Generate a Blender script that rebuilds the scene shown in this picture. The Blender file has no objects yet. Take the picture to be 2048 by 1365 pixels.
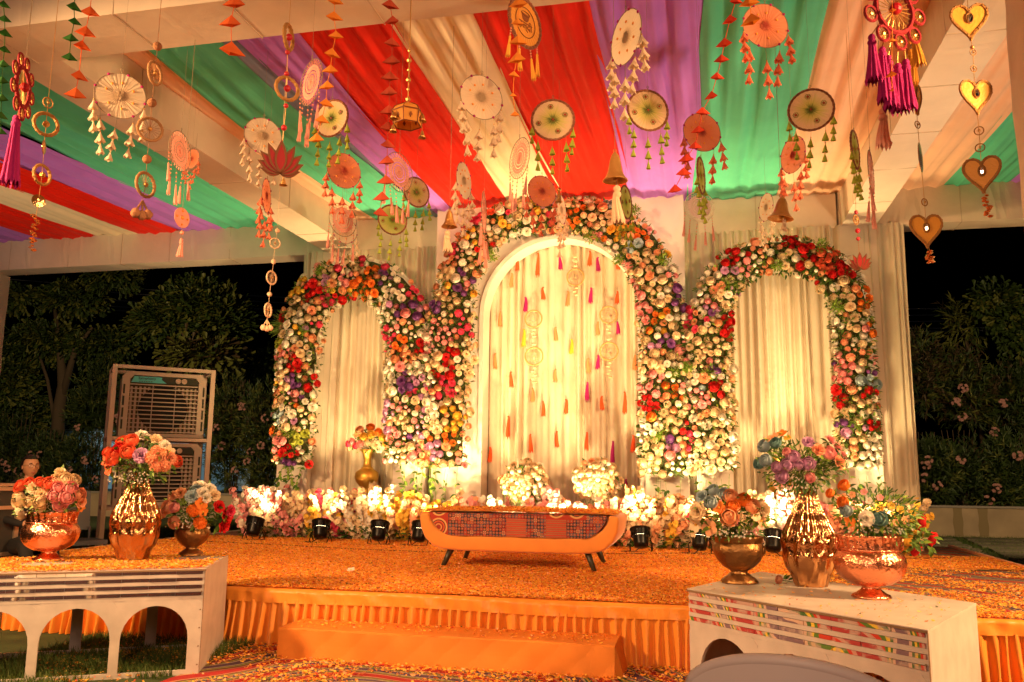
import bpy, math, random
import numpy as np
from mathutils import Matrix, Vector, Euler
random.seed(7); NR = np.random.RandomState(7)
SC = bpy.context.scene; COL = SC.collection
R = math.radians; PI = math.pi

# ---------------------------------------------------------------- camera
H = 1.25
YAW, PIT, ROL = R(12.7715), R(8.9413), R(0.5863)
FPX = 1689.39
fw = Vector((-math.sin(YAW)*math.cos(PIT), math.cos(YAW)*math.cos(PIT), math.sin(PIT)))
rt0 = Vector((math.cos(YAW), math.sin(YAW), 0)); up0 = rt0.cross(fw)
rt = math.cos(ROL)*rt0 + math.sin(ROL)*up0; up = -math.sin(ROL)*rt0 + math.cos(ROL)*up0
CAM = Vector((0, 0, H))
cam = bpy.data.cameras.new('camera'); co = bpy.data.objects.new('camera', cam); COL.objects.link(co)
co.matrix_world = Matrix(((rt.x, up.x, -fw.x, 0), (rt.y, up.y, -fw.y, 0), (rt.z, up.z, -fw.z, H), (0, 0, 0, 1)))
cam.sensor_width = 36; cam.lens = FPX/2048*36; cam.clip_end = 400; cam.clip_start = .05
SC.camera = co

def ray(x, y): return fw + rt*((x-1024)/FPX) - up*((y-682.5)/FPX)
def at(x, y, d): return CAM + ray(x, y)*d                        # point d metres in front of the camera plane
def atY(x, y, Y): r = ray(x, y); return CAM + r*(Y/r.y)
def atZ(x, y, Z): r = ray(x, y); return CAM + r*((Z-H)/r.z)
def depth(p): return (Vector(p)-CAM).dot(fw)

# ---------------------------------------------------------------- night sky and light
w = bpy.data.worlds.new('World'); SC.world = w; w.use_nodes = True
nt = w.node_tree; bg = nt.nodes['Background']
sky = nt.nodes.new('ShaderNodeTexSky'); sky.sky_type = 'NISHITA'; sky.sun_disc = False
sky.sun_elevation = R(-5); sky.sun_rotation = R(200)
nt.links.new(sky.outputs[0], bg.inputs[0]); bg.inputs[1].default_value = .05
sun = bpy.data.lights.new('moon', 'SUN'); sun.energy = .004; sun.angle = R(.5); sun.color = (.75, .85, 1)
so = bpy.data.objects.new('moon', sun); COL.objects.link(so); so.rotation_euler = (R(50), 0, R(30))
vs = SC.view_settings; vs.view_transform = 'Standard'; vs.look = 'None'; vs.gamma = 1; vs.exposure = .3
vs.use_curve_mapping = False
SC.render.engine = 'CYCLES'
SC.cycles.use_denoising = True; SC.cycles.max_bounces = 7; SC.cycles.diffuse_bounces = 5; SC.cycles.glossy_bounces = 4
SC.cycles.transmission_bounces = 4; SC.cycles.transparent_max_bounces = 8
SC.cycles.caustics_reflective = False; SC.cycles.caustics_refractive = False
SC.cycles.sample_clamp_indirect = 4; SC.cycles.use_light_tree = True

def aim(o, p, t):
    o.location = p; o.rotation_euler = (Vector(t)-Vector(p)).to_track_quat('-Z', 'Y').to_euler()
def flood(name, p, t, e, col, size=.35, spot=None, blend=.8):
    if spot:
        L = bpy.data.lights.new(name, 'SPOT'); L.spot_size = R(spot); L.spot_blend = blend; L.shadow_soft_size = size/2
    else:
        L = bpy.data.lights.new(name, 'AREA'); L.shape = 'DISK'; L.size = size
    L.energy = e; L.color = col
    o = bpy.data.objects.new(name, L); COL.objects.link(o); aim(o, p, t); return o
WARM = (1, .58, .26); GOLD = (1, .70, .31)
# unseen event floods placed out of view to light stage and ceiling
flood('flood_right', (4.6, 3.4, 3.4), (-1.2, 7.2, .3), 2200, WARM, .5, 90, .6)
flood('flood_left', (-5.6, 2.2, 3.6), (-2.2, 7.6, .3), 1600, WARM, .5, 95, .6)
flood('flood_front', (-.6, -1.5, 3.3), (-1.9, 7.6, .9), 520, (1, .62, .32), .6, 56, .7)
flood('ceiling_wash_left', (-7.4, 6.9, .6), (-3.6, 8.4, 4.8), 620, (1, .72, .42), .8, 88, 1)
flood('ceiling_wash_right', (4.2, 6.9, .8), (.0, 8.4, 4.8), 620, (1, .72, .42), .8, 88, 1)
flood('bay_fill_left', (-9.8, 6.0, .9), (-8.8, 8.6, 4.8), 420, (1, .72, .42), .8, 80, 1)  # unseen lamp added to lift the dark ceiling of the left bay
flood('camera_side_fill', (-1.5, -5.0, 3.4), (-1.5, 4, 1.2), 170, (1, .60, .40), 2.2)  # soft ambient fill added behind the camera for surfaces facing it
flood('garden_fill_left', (-12.6, 11.8, 4.0), (-16, 22, 3.0), 1500, (1, .70, .36), .4, 90, .6)  # unseen fill added to brighten the trees and hedge at left
flood('garden_fill_right', (6.2, 11.9, 4.0), (6.2, 21, 2.0), 1250, (1, .70, .36), .4, 90, .6)  # same added fill for the shrubs at right
flood('yard_lamp', (-20.5, 24.2, 3.2), (-19.5, 27.5, 1.6), 260, (.5, .85, 1), .2, 120, .6)

# ---------------------------------------------------------------- materials
MATS = {}
def mat(name, col, rough=.6, metal=0, var=.0, vs_=8, bump=0, bs=40, transl=0, emit=None, spec=.4, sheen=0):
    if name in MATS: return MATS[name]
    m = bpy.data.materials.new(name); m.use_nodes = True; MATS[name] = m
    n = m.node_tree.nodes; l = m.node_tree.links; b = n['Principled BSDF']
    b.inputs['Base Color'].default_value = (*col, 1); b.inputs['Roughness'].default_value = rough
    b.inputs['Metallic'].default_value = metal; b.inputs['Specular IOR Level'].default_value = spec
    if sheen: b.inputs['Sheen Weight'].default_value = sheen
    tc = None
    if var or bump:
        tc = n.new('ShaderNodeTexCoord')
    if var:
        t = n.new('ShaderNodeTexNoise'); t.inputs['Scale'].default_value = vs_; t.inputs['Detail'].default_value = 5
        l.new(tc.outputs['Object'], t.inputs['Vector'])
        r = n.new('ShaderNodeValToRGB'); r.color_ramp.elements[0].position = .3; r.color_ramp.elements[1].position = .7
        r.color_ramp.elements[0].color = (*[c*(1-var) for c in col], 1)
        r.color_ramp.elements[1].color = (*[min(1, c*(1+var)) for c in col], 1)
        l.new(t.outputs[0], r.inputs[0]); l.new(r.outputs[0], b.inputs['Base Color'])
    if bump:
        t = n.new('ShaderNodeTexNoise'); t.inputs['Scale'].default_value = bs; t.inputs['Detail'].default_value = 4
        l.new(tc.outputs['Object'], t.inputs['Vector'])
        bp = n.new('ShaderNodeBump'); bp.inputs['Strength'].default_value = bump; bp.inputs['Distance'].default_value = .01
        l.new(t.outputs[0], bp.inputs['Height']); l.new(bp.outputs[0], b.inputs['Normal'])
    if transl:
        tr = n.new('ShaderNodeBsdfTranslucent'); mx = n.new('ShaderNodeMixShader'); mx.inputs[0].default_value = transl
        src = b.inputs['Base Color'].links[0].from_socket if b.inputs['Base Color'].links else None
        if src: l.new(src, tr.inputs[0])
        else: tr.inputs[0].default_value = (*col, 1)
        l.new(b.outputs[0], mx.inputs[1]); l.new(tr.outputs[0], mx.inputs[2])
        l.new(mx.outputs[0], n['Material Output'].inputs['Surface'])
    if emit:
        b.inputs['Emission Color'].default_value = (*emit[0], 1); b.inputs['Emission Strength'].default_value = emit[1]
    return m
def nd(m): return m.node_tree.nodes, m.node_tree.links, m.node_tree.nodes['Principled BSDF']
def ramp(n, stops, interp='LINEAR'):
    r = n.new('ShaderNodeValToRGB'); e = r.color_ramp.elements; r.color_ramp.interpolation = interp
    while len(e) < len(stops): e.new(.5)
    for k, (p, c) in enumerate(stops): e[k].position = p; e[k].color = (*c, 1)
    return r

# ---------------------------------------------------------------- mesh builder
class MB:
    def __init__(s): s.v = []; s.f = []; s.m = []
    def add(s, vs, fs, M=None, mi=0):
        o = len(s.v)
        if M is not None: vs = [tuple(M @ Vector(v)) for v in vs]
        s.v += [tuple(v) for v in vs]; s.f += [tuple(i+o for i in f) for f in fs]
        s.m += (mi if isinstance(mi, list) else [mi]*len(fs)); return s
    def box(s, x0, x1, y0, y1, z0, z1, mi=0, M=None):
        v = [(x, y, z) for z in (z0, z1) for y in (y0, y1) for x in (x0, x1)]
        return s.add(v, [(0, 2, 3, 1), (4, 5, 7, 6), (0, 1, 5, 4), (2, 6, 7, 3), (0, 4, 6, 2), (1, 3, 7, 5)], M, mi)
    def tube(s, pts, r, n=6, mi=0, caps=True, M=None, closed=False):
        P = [Vector(p) for p in pts]; rr = r if isinstance(r, (list, tuple)) else [r]*len(P); v = []; f = []
        a = None
        for i, p in enumerate(P):
            if closed: d = P[(i+1) % len(P)]-P[i-1]
            else: d = P[min(i+1, len(P)-1)]-P[max(i-1, 0)]
            if d.length < 1e-9: d = Vector((0, 0, 1))
            d.normalize()
            if a is None: a = d.orthogonal().normalized()
            else:
                a = a-d*a.dot(d)
                a = a.normalized() if a.length > 1e-6 else d.orthogonal().normalized()
            b = d.cross(a)
            for k in range(n):
                t = 2*PI*k/n; v.append(p+(a*math.cos(t)+b*math.sin(t))*rr[i])
        L = len(P)
        for i in range(L if closed else L-1):
            j = (i+1) % L
            for k in range(n):
                q = (k+1) % n; f.append((i*n+k, i*n+q, j*n+q, j*n+k))
        if caps and not closed: f.append(tuple(range(n-1, -1, -1))); f.append(tuple((L-1)*n+k for k in range(n)))
        return s.add(v, f, M, mi)
    def lathe(s, prof, n=24, M=None, mi=0, fn=None, cap=True):
        v = []; f = []
        for k, (r, z) in enumerate(prof):
            for i in range(n):
                t = 2*PI*i/n; q = r*(fn(t, z) if fn else 1); v.append((q*math.cos(t), q*math.sin(t), z))
        for k in range(len(prof)-1):
            for i in range(n):
                j = (i+1) % n; f.append((k*n+i, k*n+j, (k+1)*n+j, (k+1)*n+i))
        if cap:
            f.append(tuple(range(n-1, -1, -1)))
            if prof[-1][0] > 1e-4 and cap == 2: f.append(tuple((len(prof)-1)*n+i for i in range(n)))
        return s.add(v, f, M, mi)
    def sphere(s, c=(0, 0, 0), r=1, n=8, m=5, sc=(1, 1, 1), mi=0, M=None, fn=None):
        v = [(c[0], c[1], c[2]-r*sc[2])]; f = []
        for k in range(1, m):
            p = -PI/2+PI*k/m
            for i in range(n):
                t = 2*PI*i/n; q = r*(fn(i, k) if fn else 1)
                v.append((c[0]+q*sc[0]*math.cos(p)*math.cos(t), c[1]+q*sc[1]*math.cos(p)*math.sin(t), c[2]+q*sc[2]*math.sin(p)))
        v.append((c[0], c[1], c[2]+r*sc[2])); T = len(v)-1
        for i in range(n):
            j = (i+1) % n; f.append((0, 1+j, 1+i)); f.append((T, 1+(m-2)*n+i, 1+(m-2)*n+j))
            for k in range(m-2): f.append((1+k*n+i, 1+k*n+j, 1+(k+1)*n+j, 1+(k+1)*n+i))
        return s.add(v, f, M, mi)
    def ring(s, c, Rr, r, n=20, k=6, mi=0, M=None, sx=1, sz=1, fn=None):     # torus standing in the XZ plane
        v = []; f = []
        for i in range(n):
            t = 2*PI*i/n
            for j in range(k):
                p = 2*PI*j/k; q = r*(fn(i) if fn else 1); a = Rr+q*math.cos(p)
                v.append((c[0]+a*math.cos(t)*sx, c[1]+q*math.sin(p), c[2]+a*math.sin(t)*sz))
        for i in range(n):
            for j in range(k):
                a, b = (i+1) % n, (j+1) % k; f.append((i*k+j, i*k+b, a*k+b, a*k+j))
        return s.add(v, f, M, mi)
    def grid(s, fn, nu, nv, mi=0, M=None):
        v = [fn(i/nu, j/nv) for j in range(nv+1) for i in range(nu+1)]
        f = [(j*(nu+1)+i, j*(nu+1)+i+1, (j+1)*(nu+1)+i+1, (j+1)*(nu+1)+i) for j in range(nv) for i in range(nu)]
        return s.add(v, f, M, mi)
    def prism(s, out, y0, y1, mi=0, M=None):           # outline in XZ, thickness along Y
        n = len(out); v = [(x, y0, z) for x, z in out]+[(x, y1, z) for x, z in out]
        f = [tuple(range(n)), tuple(range(2*n-1, n-1, -1))]+[(i, i+n, (i+1) % n+n, (i+1) % n) for i in range(n)]
        return s.add(v, f, M, mi)
    def strip(s, A, B, y0, y1, mi=0, M=None, ends=True):          # solid between two matched XZ polylines
        n = len(A); v = [(x, y0, z) for x, z in A]+[(x, y0, z) for x, z in B]+[(x, y1, z) for x, z in A]+[(x, y1, z) for x, z in B]
        f = []
        for i in range(n-1):
            a0, a1, b0, b1 = i, i+1, n+i, n+i+1; c = 2*n
            f += [(a0, a1, b1, b0), (c+a0, c+b0, c+b1, c+a1), (a0, c+a0, c+a1, a1), (b0, b1, c+b1, c+b0)]
        if ends: f += [(0, n, 3*n, 2*n), (n-1, 3*n-1, 4*n-1, 2*n-1)]
        return s.add(v, f, M, mi)
    def mesh(s, name, mats, smooth=False):
        me = bpy.data.meshes.new(name); me.from_pydata(s.v, [], s.f)
        for m in (mats if isinstance(mats, (list, tuple)) else [mats]): me.materials.append(m)
        me.polygons.foreach_set('material_index', s.m)
        if smooth: me.polygons.foreach_set('use_smooth', [True]*len(me.polygons))
        me.validate(); me.update(); return me
    def build(s, name, mats, parent=None, loc=None, rz=0, smooth=False, kind=None):
        return obj(name, s.mesh(name, mats, smooth), parent, loc, rz, kind)
def obj(name, me, parent=None, loc=None, rz=0, kind=None, M=None):
    o = bpy.data.objects.new(name, me); COL.objects.link(o)
    if parent: o.parent = parent
    if loc is not None: o.location = loc
    if rz: o.rotation_euler = (0, 0, rz)
    if M is not None: o.matrix_local = M
    if kind: o['kind'] = kind
    return o
def tag(o, label=None, cat=None, group=None, kind=None):
    if label: o['label'] = label
    if cat: o['category'] = cat
    if group: o['group'] = group
    if kind: o['kind'] = kind
    return o
def thing(name, label, cat, loc=(0, 0, 0), rz=0, group=None):
    o = bpy.data.objects.new(name, None); COL.objects.link(o); o.location = loc; o.rotation_euler = (0, 0, rz)
    o.empty_display_size = .1
    return tag(o, label, cat, group)
KIDS = {}
def kids(o): return o.children
def copy_tree(o, parent=None):
    c = o.copy(); COL.objects.link(c)
    if parent: c.parent = parent
    for ch in list(o.children): copy_tree(ch, c)
    return c
def scatter(name, base, Ms, mis, mats, parent=None, kind='stuff', smooth=False):
    """one mesh out of many transformed copies of (verts, faces); Ms is (N,4,4) numpy"""
    V = np.array(base[0], float); F = base[1]; N = len(Ms)
    Ms = np.array(Ms)
    P = np.einsum('nij,vj->nvi', Ms[:, :3, :3], V)+Ms[:, None, :3, 3]
    ls = np.array([i for f in F for i in f]); tot = np.array([len(f) for f in F]); nv = len(V)
    loops = (ls[None]+np.arange(N)[:, None]*nv).ravel(); tots = np.tile(tot, N)
    me = bpy.data.meshes.new(name); me.vertices.add(N*nv); me.loops.add(len(loops)); me.polygons.add(len(tots))
    me.vertices.foreach_set('co', P.ravel()); me.loops.foreach_set('vertex_index', loops)
    me.polygons.foreach_set('loop_start', np.concatenate([[0], np.cumsum(tots)[:-1]]).astype(np.int32))
    for m in mats: me.materials.append(m)
    me.polygons.foreach_set('material_index', np.repeat(np.array(mis, np.int32), len(F)))
    if smooth: me.polygons.foreach_set('use_smooth', [True]*len(tots))
    me.update(calc_edges=True); me.validate()
    return obj(name, me, parent, kind=kind)
def xf(p, n=None, s=1, spin=0, sc=None):
    """matrix that turns +Z to n at point p"""
    q = Vector(n).to_track_quat('Z', 'Y').to_matrix().to_4x4() if n is not None else Matrix.Identity(4)
    S = Matrix.Diagonal((*(sc if sc else (s, s, s)), 1))
    return Matrix.Translation(p) @ q @ Matrix.Rotation(spin, 4, 'Z') @ S
# ---------------------------------------------------------------- cloths
def cloth(name, col, bump=.25, rough=.75, transl=0, sheen=.0, var=.06):
    return mat(name, col, rough, var=var, vs_=3, bump=bump, bs=9, transl=transl, sheen=sheen, spec=.15)
m_tent = cloth('tent_cloth', (.74, .62, .48), .5)
m_cols = dict(peach=cloth('peach_satin', (.86, .54, .36), .2, .5), green=cloth('sea_green_satin', (.11, .58, .36), .2, .5),
              blue=cloth('grey_blue_satin', (.18, .22, .34), .2, .5), purple=cloth('violet_satin', (.50, .19, .76), .2, .5),
              red=cloth('scarlet_satin', (.78, .022, .010), .2, .5), cream=cloth('cream_satin', (.86, .73, .50), .2, .5))
m_curtain = cloth('off_white_curtain', (.66, .57, .42), .25)
m_panel = mat('painted_board', (.78, .70, .60), .55, var=.04, vs_=2, bump=.1, bs=60)

# ---------------------------------------------------------------- ground, stage
def carpet_mat(name):
    m = mat(name, (.3, .1, .05), .9); n, l, b = nd(m)
    tc = n.new('ShaderNodeTexCoord')
    wv = n.new('ShaderNodeTexWave'); wv.wave_type = 'RINGS'; wv.inputs['Scale'].default_value = 1.1
    wv.rings_direction = 'Z'; wv.inputs['Distortion'].default_value = 9; wv.inputs['Detail'].default_value = 1.5; wv.inputs['Detail Scale'].default_value = .8
    mp = n.new('ShaderNodeMapping'); mp.inputs['Location'].default_value = (1.9, -4.3, 0); l.new(tc.outputs['Object'], mp.inputs[0]); l.new(mp.outputs[0], wv.inputs['Vector'])
    r = ramp(n, [(0, (.45, .02, .02)), (.16, (.55, .30, .16)), (.3, (.35, .02, .03)), (.42, (.02, .09, .04)), (.55, (.55, .38, .05)),
                 (.68, (.03, .12, .07)), (.8, (.6, .45, .3)), (.9, (.12, .06, .12))], 'CONSTANT')
    l.new(wv.outputs[0], r.inputs[0])
    ns = n.new('ShaderNodeTexNoise'); ns.inputs['Scale'].default_value = 140; l.new(tc.outputs['Object'], ns.inputs['Vector'])
    mx = n.new('ShaderNodeMixRGB'); mx.blend_type = 'MULTIPLY'; mx.inputs[0].default_value = .5
    l.new(r.outputs[0], mx.inputs[1]); l.new(ns.outputs[0], mx.inputs[2]); l.new(mx.outputs[0], b.inputs['Base Color'])
    bp = n.new('ShaderNodeBump'); bp.inputs['Strength'].default_value = .4; bp.inputs['Distance'].default_value = .01
    l.new(ns.outputs[0], bp.inputs['Height']); l.new(bp.outputs[0], b.inputs['Normal']); return m
m_carpet = carpet_mat('swirl_carpet')
def petal_mat():
    m = mat('petal_bed', (.7, .22, .03), .8); n, l, b = nd(m); tc = n.new('ShaderNodeTexCoord')
    mp = n.new('ShaderNodeMapping'); mp.inputs['Scale'].default_value = (55, 90, 55); l.new(tc.outputs['Object'], mp.inputs[0])
    vo = n.new('ShaderNodeTexVoronoi'); vo.inputs['Scale'].default_value = 1; l.new(mp.outputs[0], vo.inputs['Vector'])
    sp = n.new('ShaderNodeSeparateColor'); l.new(vo.outputs['Color'], sp.inputs[0])
    r = ramp(n, [(0, (.82, .36, .05)), (.3, (.88, .48, .07)), (.5, (.76, .22, .03)), (.72, (.84, .34, .06)), (.93, (.62, .10, .015)), (.985, (.2, .10, .02))])
    l.new(sp.outputs[0], r.inputs[0])
    n2 = n.new('ShaderNodeTexNoise'); n2.inputs['Scale'].default_value = 1.6; n2.inputs['Detail'].default_value = 6; l.new(tc.outputs['Object'], n2.inputs['Vector'])
    r2 = ramp(n, [(.35, (.62, .50, .5)), (.55, (1, 1, 1))]); l.new(n2.outputs[0], r2.inputs[0]); mm = n.new('ShaderNodeMixRGB'); mm.blend_type = 'MULTIPLY'; mm.inputs[0].default_value = .4
    l.new(r.outputs[0], mm.inputs[1]); l.new(r2.outputs[0], mm.inputs[2]); l.new(mm.outputs[0], b.inputs['Base Color'])
    bp = n.new('ShaderNodeBump'); bp.inputs['Strength'].default_value = .5; bp.inputs['Distance'].default_value = .01
    l.new(vo.outputs['Distance'], bp.inputs['Height']); l.new(bp.outputs[0], b.inputs['Normal']); return m
m_petbed = petal_mat()
m_pet = [mat('orange_petal', (.92, .42, .05), .7, transl=.3), mat('yellow_petal', (.92, .56, .08), .7, transl=.3),
         mat('deep_orange_petal', (.86, .27, .03), .7, transl=.3), mat('pale_petal', (.88, .45, .2), .7, transl=.15),
         mat('red_petal', (.5, .03, .01), .7), mat('leaf_bit', (.07, .09, .02), .7)]
PW = [.36, .22, .22, .12, .05, .03]

m_lawn = mat('lawn_soil', (.035, .05, .012), .95, var=.4, vs_=5, bump=.6, bs=60)
g = MB().grid(lambda u, v: (-90+180*u, -30+160*v, 0), 6, 6).build('ground', m_lawn, kind='structure')
# carpet in front of the stage, 4 mm above the soil
MB().grid(lambda u, v: (-3.22+8.2*u+.03*math.sin(v*9), -1.5+7.5*v, .006), 20, 20).build('carpet', m_carpet, kind='structure')
# stage deck and its skirt
SX0, SX1, SY0, SY1, SZ = -6.6, 3.0, 5.9, 11.9, .4
MB().box(SX0, SX1, SY0+.03, SY1, .02, SZ-.004).build('stage_deck', m_carpet, kind='structure')
m_skirt = mat('orange_satin', (.78, .265, .026), .42, var=.08, vs_=4, bump=.3, bs=12, sheen=.2)
def skirt(x0, x1, name, label):
    t = thing(name, label, 'stage skirt', (x0, SY0, 0)); L = x1-x0
    # pleats gathered under a plain band, flaring out towards the ground
    n = int(L/.0088); rr = random.Random(5); ph = []; p = 0
    for i in range(n+1):
        if i % 9 == 0: k = rr.uniform(.55, 1.0)
        p += k; ph.append(p)
    am = [rr.uniform(.6, 1.3) for _ in range(n//7+3)]
    def q(u, v):
        i = int(u*n); a = am[int(ph[i]/(2*PI)) % len(am)]; w_ = 1-v
        s = math.sin(ph[i]+.25*math.sin(2.5*w_+i*.01)); s = math.copysign(abs(s)**.7, s)
        return (u*L+.006*math.sin(ph[i]*.31+3*w_), -.015-.03*w_**1.2-(.016+.026*w_)*s*a, .004+(SZ-.085)*v)
    MB().grid(q, n, 9).build('pleated_cloth', m_skirt, t, smooth=True)
    def b(u, v):
        x = u*L; z = SZ-.095+.10*v
        return (x, -.03-.006*math.sin(x*23+v*4)*math.sin(x*7)-.004*math.sin(x*61), z+.006*math.sin(x*3.1)) if v < .99 else (x, .015, SZ+.004)
    MB().grid(b, int(L/.02), 6).build('top_band', m_skirt, t, smooth=True)
    return t
skirt(SX0, SX1, 'stage_skirt', 'orange satin skirt pleated along the front edge of the stage')
MB().box(SX1-.02, SX1+.02, SY0, SY1, SZ-.02, SZ+.022).build('stage_edging', m_skirt, kind='structure')
MB().box(SX1-.01, SX1+.006, SY0, SY1, .004, SZ-.03).build('stage_side', m_skirt, kind='structure')
MB().box(SX0-.02, SX0+.01, SY0, SY1, .004, SZ+.008).build('stage_side', m_tent, kind='structure')

st = thing('step', 'low step box wrapped in orange cloth at the stage front', 'step', (-1.71, 5.68, 0))
m_step = mat('step_cloth', (.68, .205, .022), .7, var=.1, vs_=3, bump=.5, bs=5)
def stepmesh():
    b = MB(); X, Yh, Z = 1.14, .19, .2; n = 24
    pts = []
    prof = [(-Yh-.012, 0), (-Yh-.004, .1), (-Yh, Z-.008), (-Yh+.008, Z), (0, Z+.001), (Yh, Z), (Yh, 0)]
    def q(u, v):
        k = v*6; i = min(5, int(k)); f = k-i; y = prof[i][0]*(1-f)+prof[i+1][0]*f; z = prof[i][1]*(1-f)+prof[i+1][1]*f
        wr = .006*math.sin(u*19+v*6)*math.sin(u*7-v*3)+.004*abs(math.sin(u*33-v*9))+.003*math.sin(u*71+v*4)
        return (-X+2*X*u, y-wr*(1 if z < Z-.004 and y < 0 else 0), z+(wr*.5 if z > Z-.004 else 0))
    b.grid(q, 120, 24)
    for s in (-1, 1): b.add([(s*X, y, z) for y, z in prof], [tuple(range(7)) if s < 0 else tuple(range(6, -1, -1))])
    b.add([(X, -Yh, Z), (X+.03, -Yh+.02, .1), (X+.05, -Yh+.04, .0), (X, -Yh, 0)], [(0, 1, 2, 3)])
    b.add([(X, -Yh, Z), (X+.0, Yh, Z), (X+.05, Yh, .0), (X+.05, -Yh+.04, .0), (X+.03, -Yh+.02, .1)], [(0, 1, 2, 3, 4)])
    return b
stepmesh().build('wrapped_cloth', m_step, st)

# petals: a thin bed where they lie thick, loose petals everywhere
PB = ([(-.5, 0, 0), (-.15, -.32, .12), (-.15, .32, .05), (.3, -.28, .2), (.3, .3, .08), (.55, 0, .3)], [(0, 1, 2), (1, 3, 4, 2), (3, 5, 4)])
def petals(name, pos, size=.02, parent=None, label=None, tilt=.5):
    N = len(pos); Ms = np.zeros((N, 4, 4)); a = NR.uniform(0, 2*PI, N); t = NR.normal(0, tilt, N); s = NR.uniform(.6, 1.25, N)*size
    ca, sa, ct, st_ = np.cos(a), np.sin(a), np.cos(t), np.sin(t); w_ = NR.uniform(.5, .9, N)
    Ms[:, 0, 0] = ca*s; Ms[:, 0, 1] = -sa*ct*s*w_; Ms[:, 0, 2] = sa*st_*s
    Ms[:, 1, 0] = sa*s; Ms[:, 1, 1] = ca*ct*s*w_; Ms[:, 1, 2] = -ca*st_*s
    Ms[:, 2, 1] = st_*s*w_; Ms[:, 2, 2] = ct*s; Ms[:, :3, 3] = pos; Ms[:, 3, 3] = 1
    o = scatter(name, PB, Ms, NR.choice(6, N, p=PW), m_pet, parent)
    if label: tag(o, label, 'petals')
    return o
def smooth2(x, y): return np.sin(x*1.9+1.3*np.sin(y*1.1))+np.sin(y*2.7+1.7*np.sin(x*1.3+.5))+.6*np.sin(x*5.1+y*3.3)+.5*np.sin(x*9.7-y*8.1)
# bed over the left two thirds of the deck
bx = MB(); nx, ny = 150, 60
def cover(x, y): return x < 1.0+.35*math.sin(y*2.3)+.2*math.sin(y*7)
vs0 = [(SX0+.02+(SX1-SX0-.04)*i/nx, SY0-.0+(10.35-SY0)*j/ny) for j in range(ny+1) for i in range(nx+1)]
vv = [(x, y, SZ+.006+.005*(math.sin(x*9+y*4)*math.sin(y*11-x*3))) for x, y in vs0]
ff = [(j*(nx+1)+i, j*(nx+1)+i+1, (j+1)*(nx+1)+i+1, (j+1)*(nx+1)+i) for j in range(ny) for i in range(nx)
      if cover(vs0[j*(nx+1)+i][0], vs0[j*(nx+1)+i][1]) or (vs0[j*(nx+1)+i][1] > 8.9+.1*math.sin(vs0[j*(nx+1)+i][0]*5))]
bx.add(vv, ff); tag(bx.build('petal_bed', m_petbed, kind='stuff', smooth=True), 'thick layer of shredded orange marigold petals covering the stage floor', 'petals')
N = 210000; y = SY0+(10.3-SY0)*NR.rand(N)**1.5; x = SX0+.05+(SX1-SX0-.08)*NR.rand(N)
keep = (x < 1.1) | (smooth2(x*2.2, y*2.2)+1.2*(NR.rand(N)-.5) > -.9+.5*(x-1)) | (y > 9); keep &= ~((x > 1.1) & (NR.rand(N) < .25))
x, y = x[keep], y[keep]
petals('scattered_petals', np.stack([x, y, SZ+.008+.010*NR.rand(len(x))], 1), .019, label='loose orange and yellow petals strewn over the stage floor')
N = 34000; x = -4.3+6.5*NR.rand(N); y = 3.6+2.3*NR.rand(N)
keep = (smooth2(x*2.6, y*2.6)+2.2*(NR.rand(N)-.5) > -.2-3.4*(y-5.05)) & ~((np.abs(x+1.71) < 1.15) & (y > 5.49)) & ~((x < -3.2) & (y > 4.4) & (NR.rand(N) < .3))
x, y = x[keep], y[keep]
petals('scattered_petals', np.stack([x, y, .014+.01*NR.rand(len(x))], 1), .024, label='loose orange petals strewn over the carpet before the stage')
N = 420; x = -2.83+2.26*NR.rand(N); y = 5.5+.34*NR.rand(N)**.6
petals('scattered_petals', np.stack([x, y, .205+.004*NR.rand(N)], 1), .022, label='few red orange petals fallen on the low step')

# ---------------------------------------------------------------- marquee: cloth wrapped beams, pillars, pleated ceiling
def beam(p0, p1, wd, z0, z1, label, folds=8):
    """cloth wrapped truss between two floor points: straight box with seams and wrinkles"""
    p0, p1 = Vector((*p0, 0)), Vector((*p1, 0)); L = (p1-p0).length; a = math.atan2(p1.y-p0.y, p1.x-p0.x)
    t = thing('tent_beam', label, 'tent beam', (p0.x, p0.y, z0), a); h = z1-z0; n = int(L/.06)
    c = [(-wd/2, h), (-wd/2-.004, h*.5), (-wd/2, 0), (0, -.004), (wd/2, 0), (wd/2+.004, h*.5), (wd/2, h), (0, h)]
    rr = random.Random(int(L*100)); se = sorted(rr.uniform(0, L) for _ in range(folds))
    def q(u, v):
        k = int(round(v*8)) % 8; x = u*L; y, z = c[k]
        wob = .006*math.sin(x*2.1+k)+sum(.010*math.exp(-((x-s)/.05)**2)*math.sin(k*1.7+s*9+x*30) for s in se)
        return (x, y+(wob if k in (1, 5) else wob*.4), z+(wob*.7 if k in (3, 7) else 0))
    MB().grid(q, n, 8).build('cloth_wrap', m_tent, t, smooth=False)
    sm = MB()
    for k in range(1, int(L/.95)):
        x = k*.95+rr.uniform(-.1, .1); sm.box(x-.004, x+.004, -wd/2-.0065, wd/2+.0065, -.0075, h-.002)
    if sm.v: sm.build('seam', mat('seam_cloth', (.58, .46, .34), .8), t)
    return t
BZ0, BZ1 = 4.38, 4.86
beam((-11.6, 4.95), (2.2, 4.95), .5, BZ0, BZ1+.12, 'front tent beam wrapped in cloth across the top left of the view', 14)
beam((-11.6, 11.2), (-5.5, 11.2), .36, BZ0, BZ1, 'back tent beam wrapped in white cloth above the garden at left')
beam((-5.0, 11.2), (1.72, 11.2), .36, BZ0, BZ1, 'back tent beam wrapped in white cloth behind the floral arches')
beam((2.22, 11.2), (7.2, 11.2), .36, BZ0, BZ1, 'back tent beam wrapped in white cloth above the garden at right')
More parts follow.
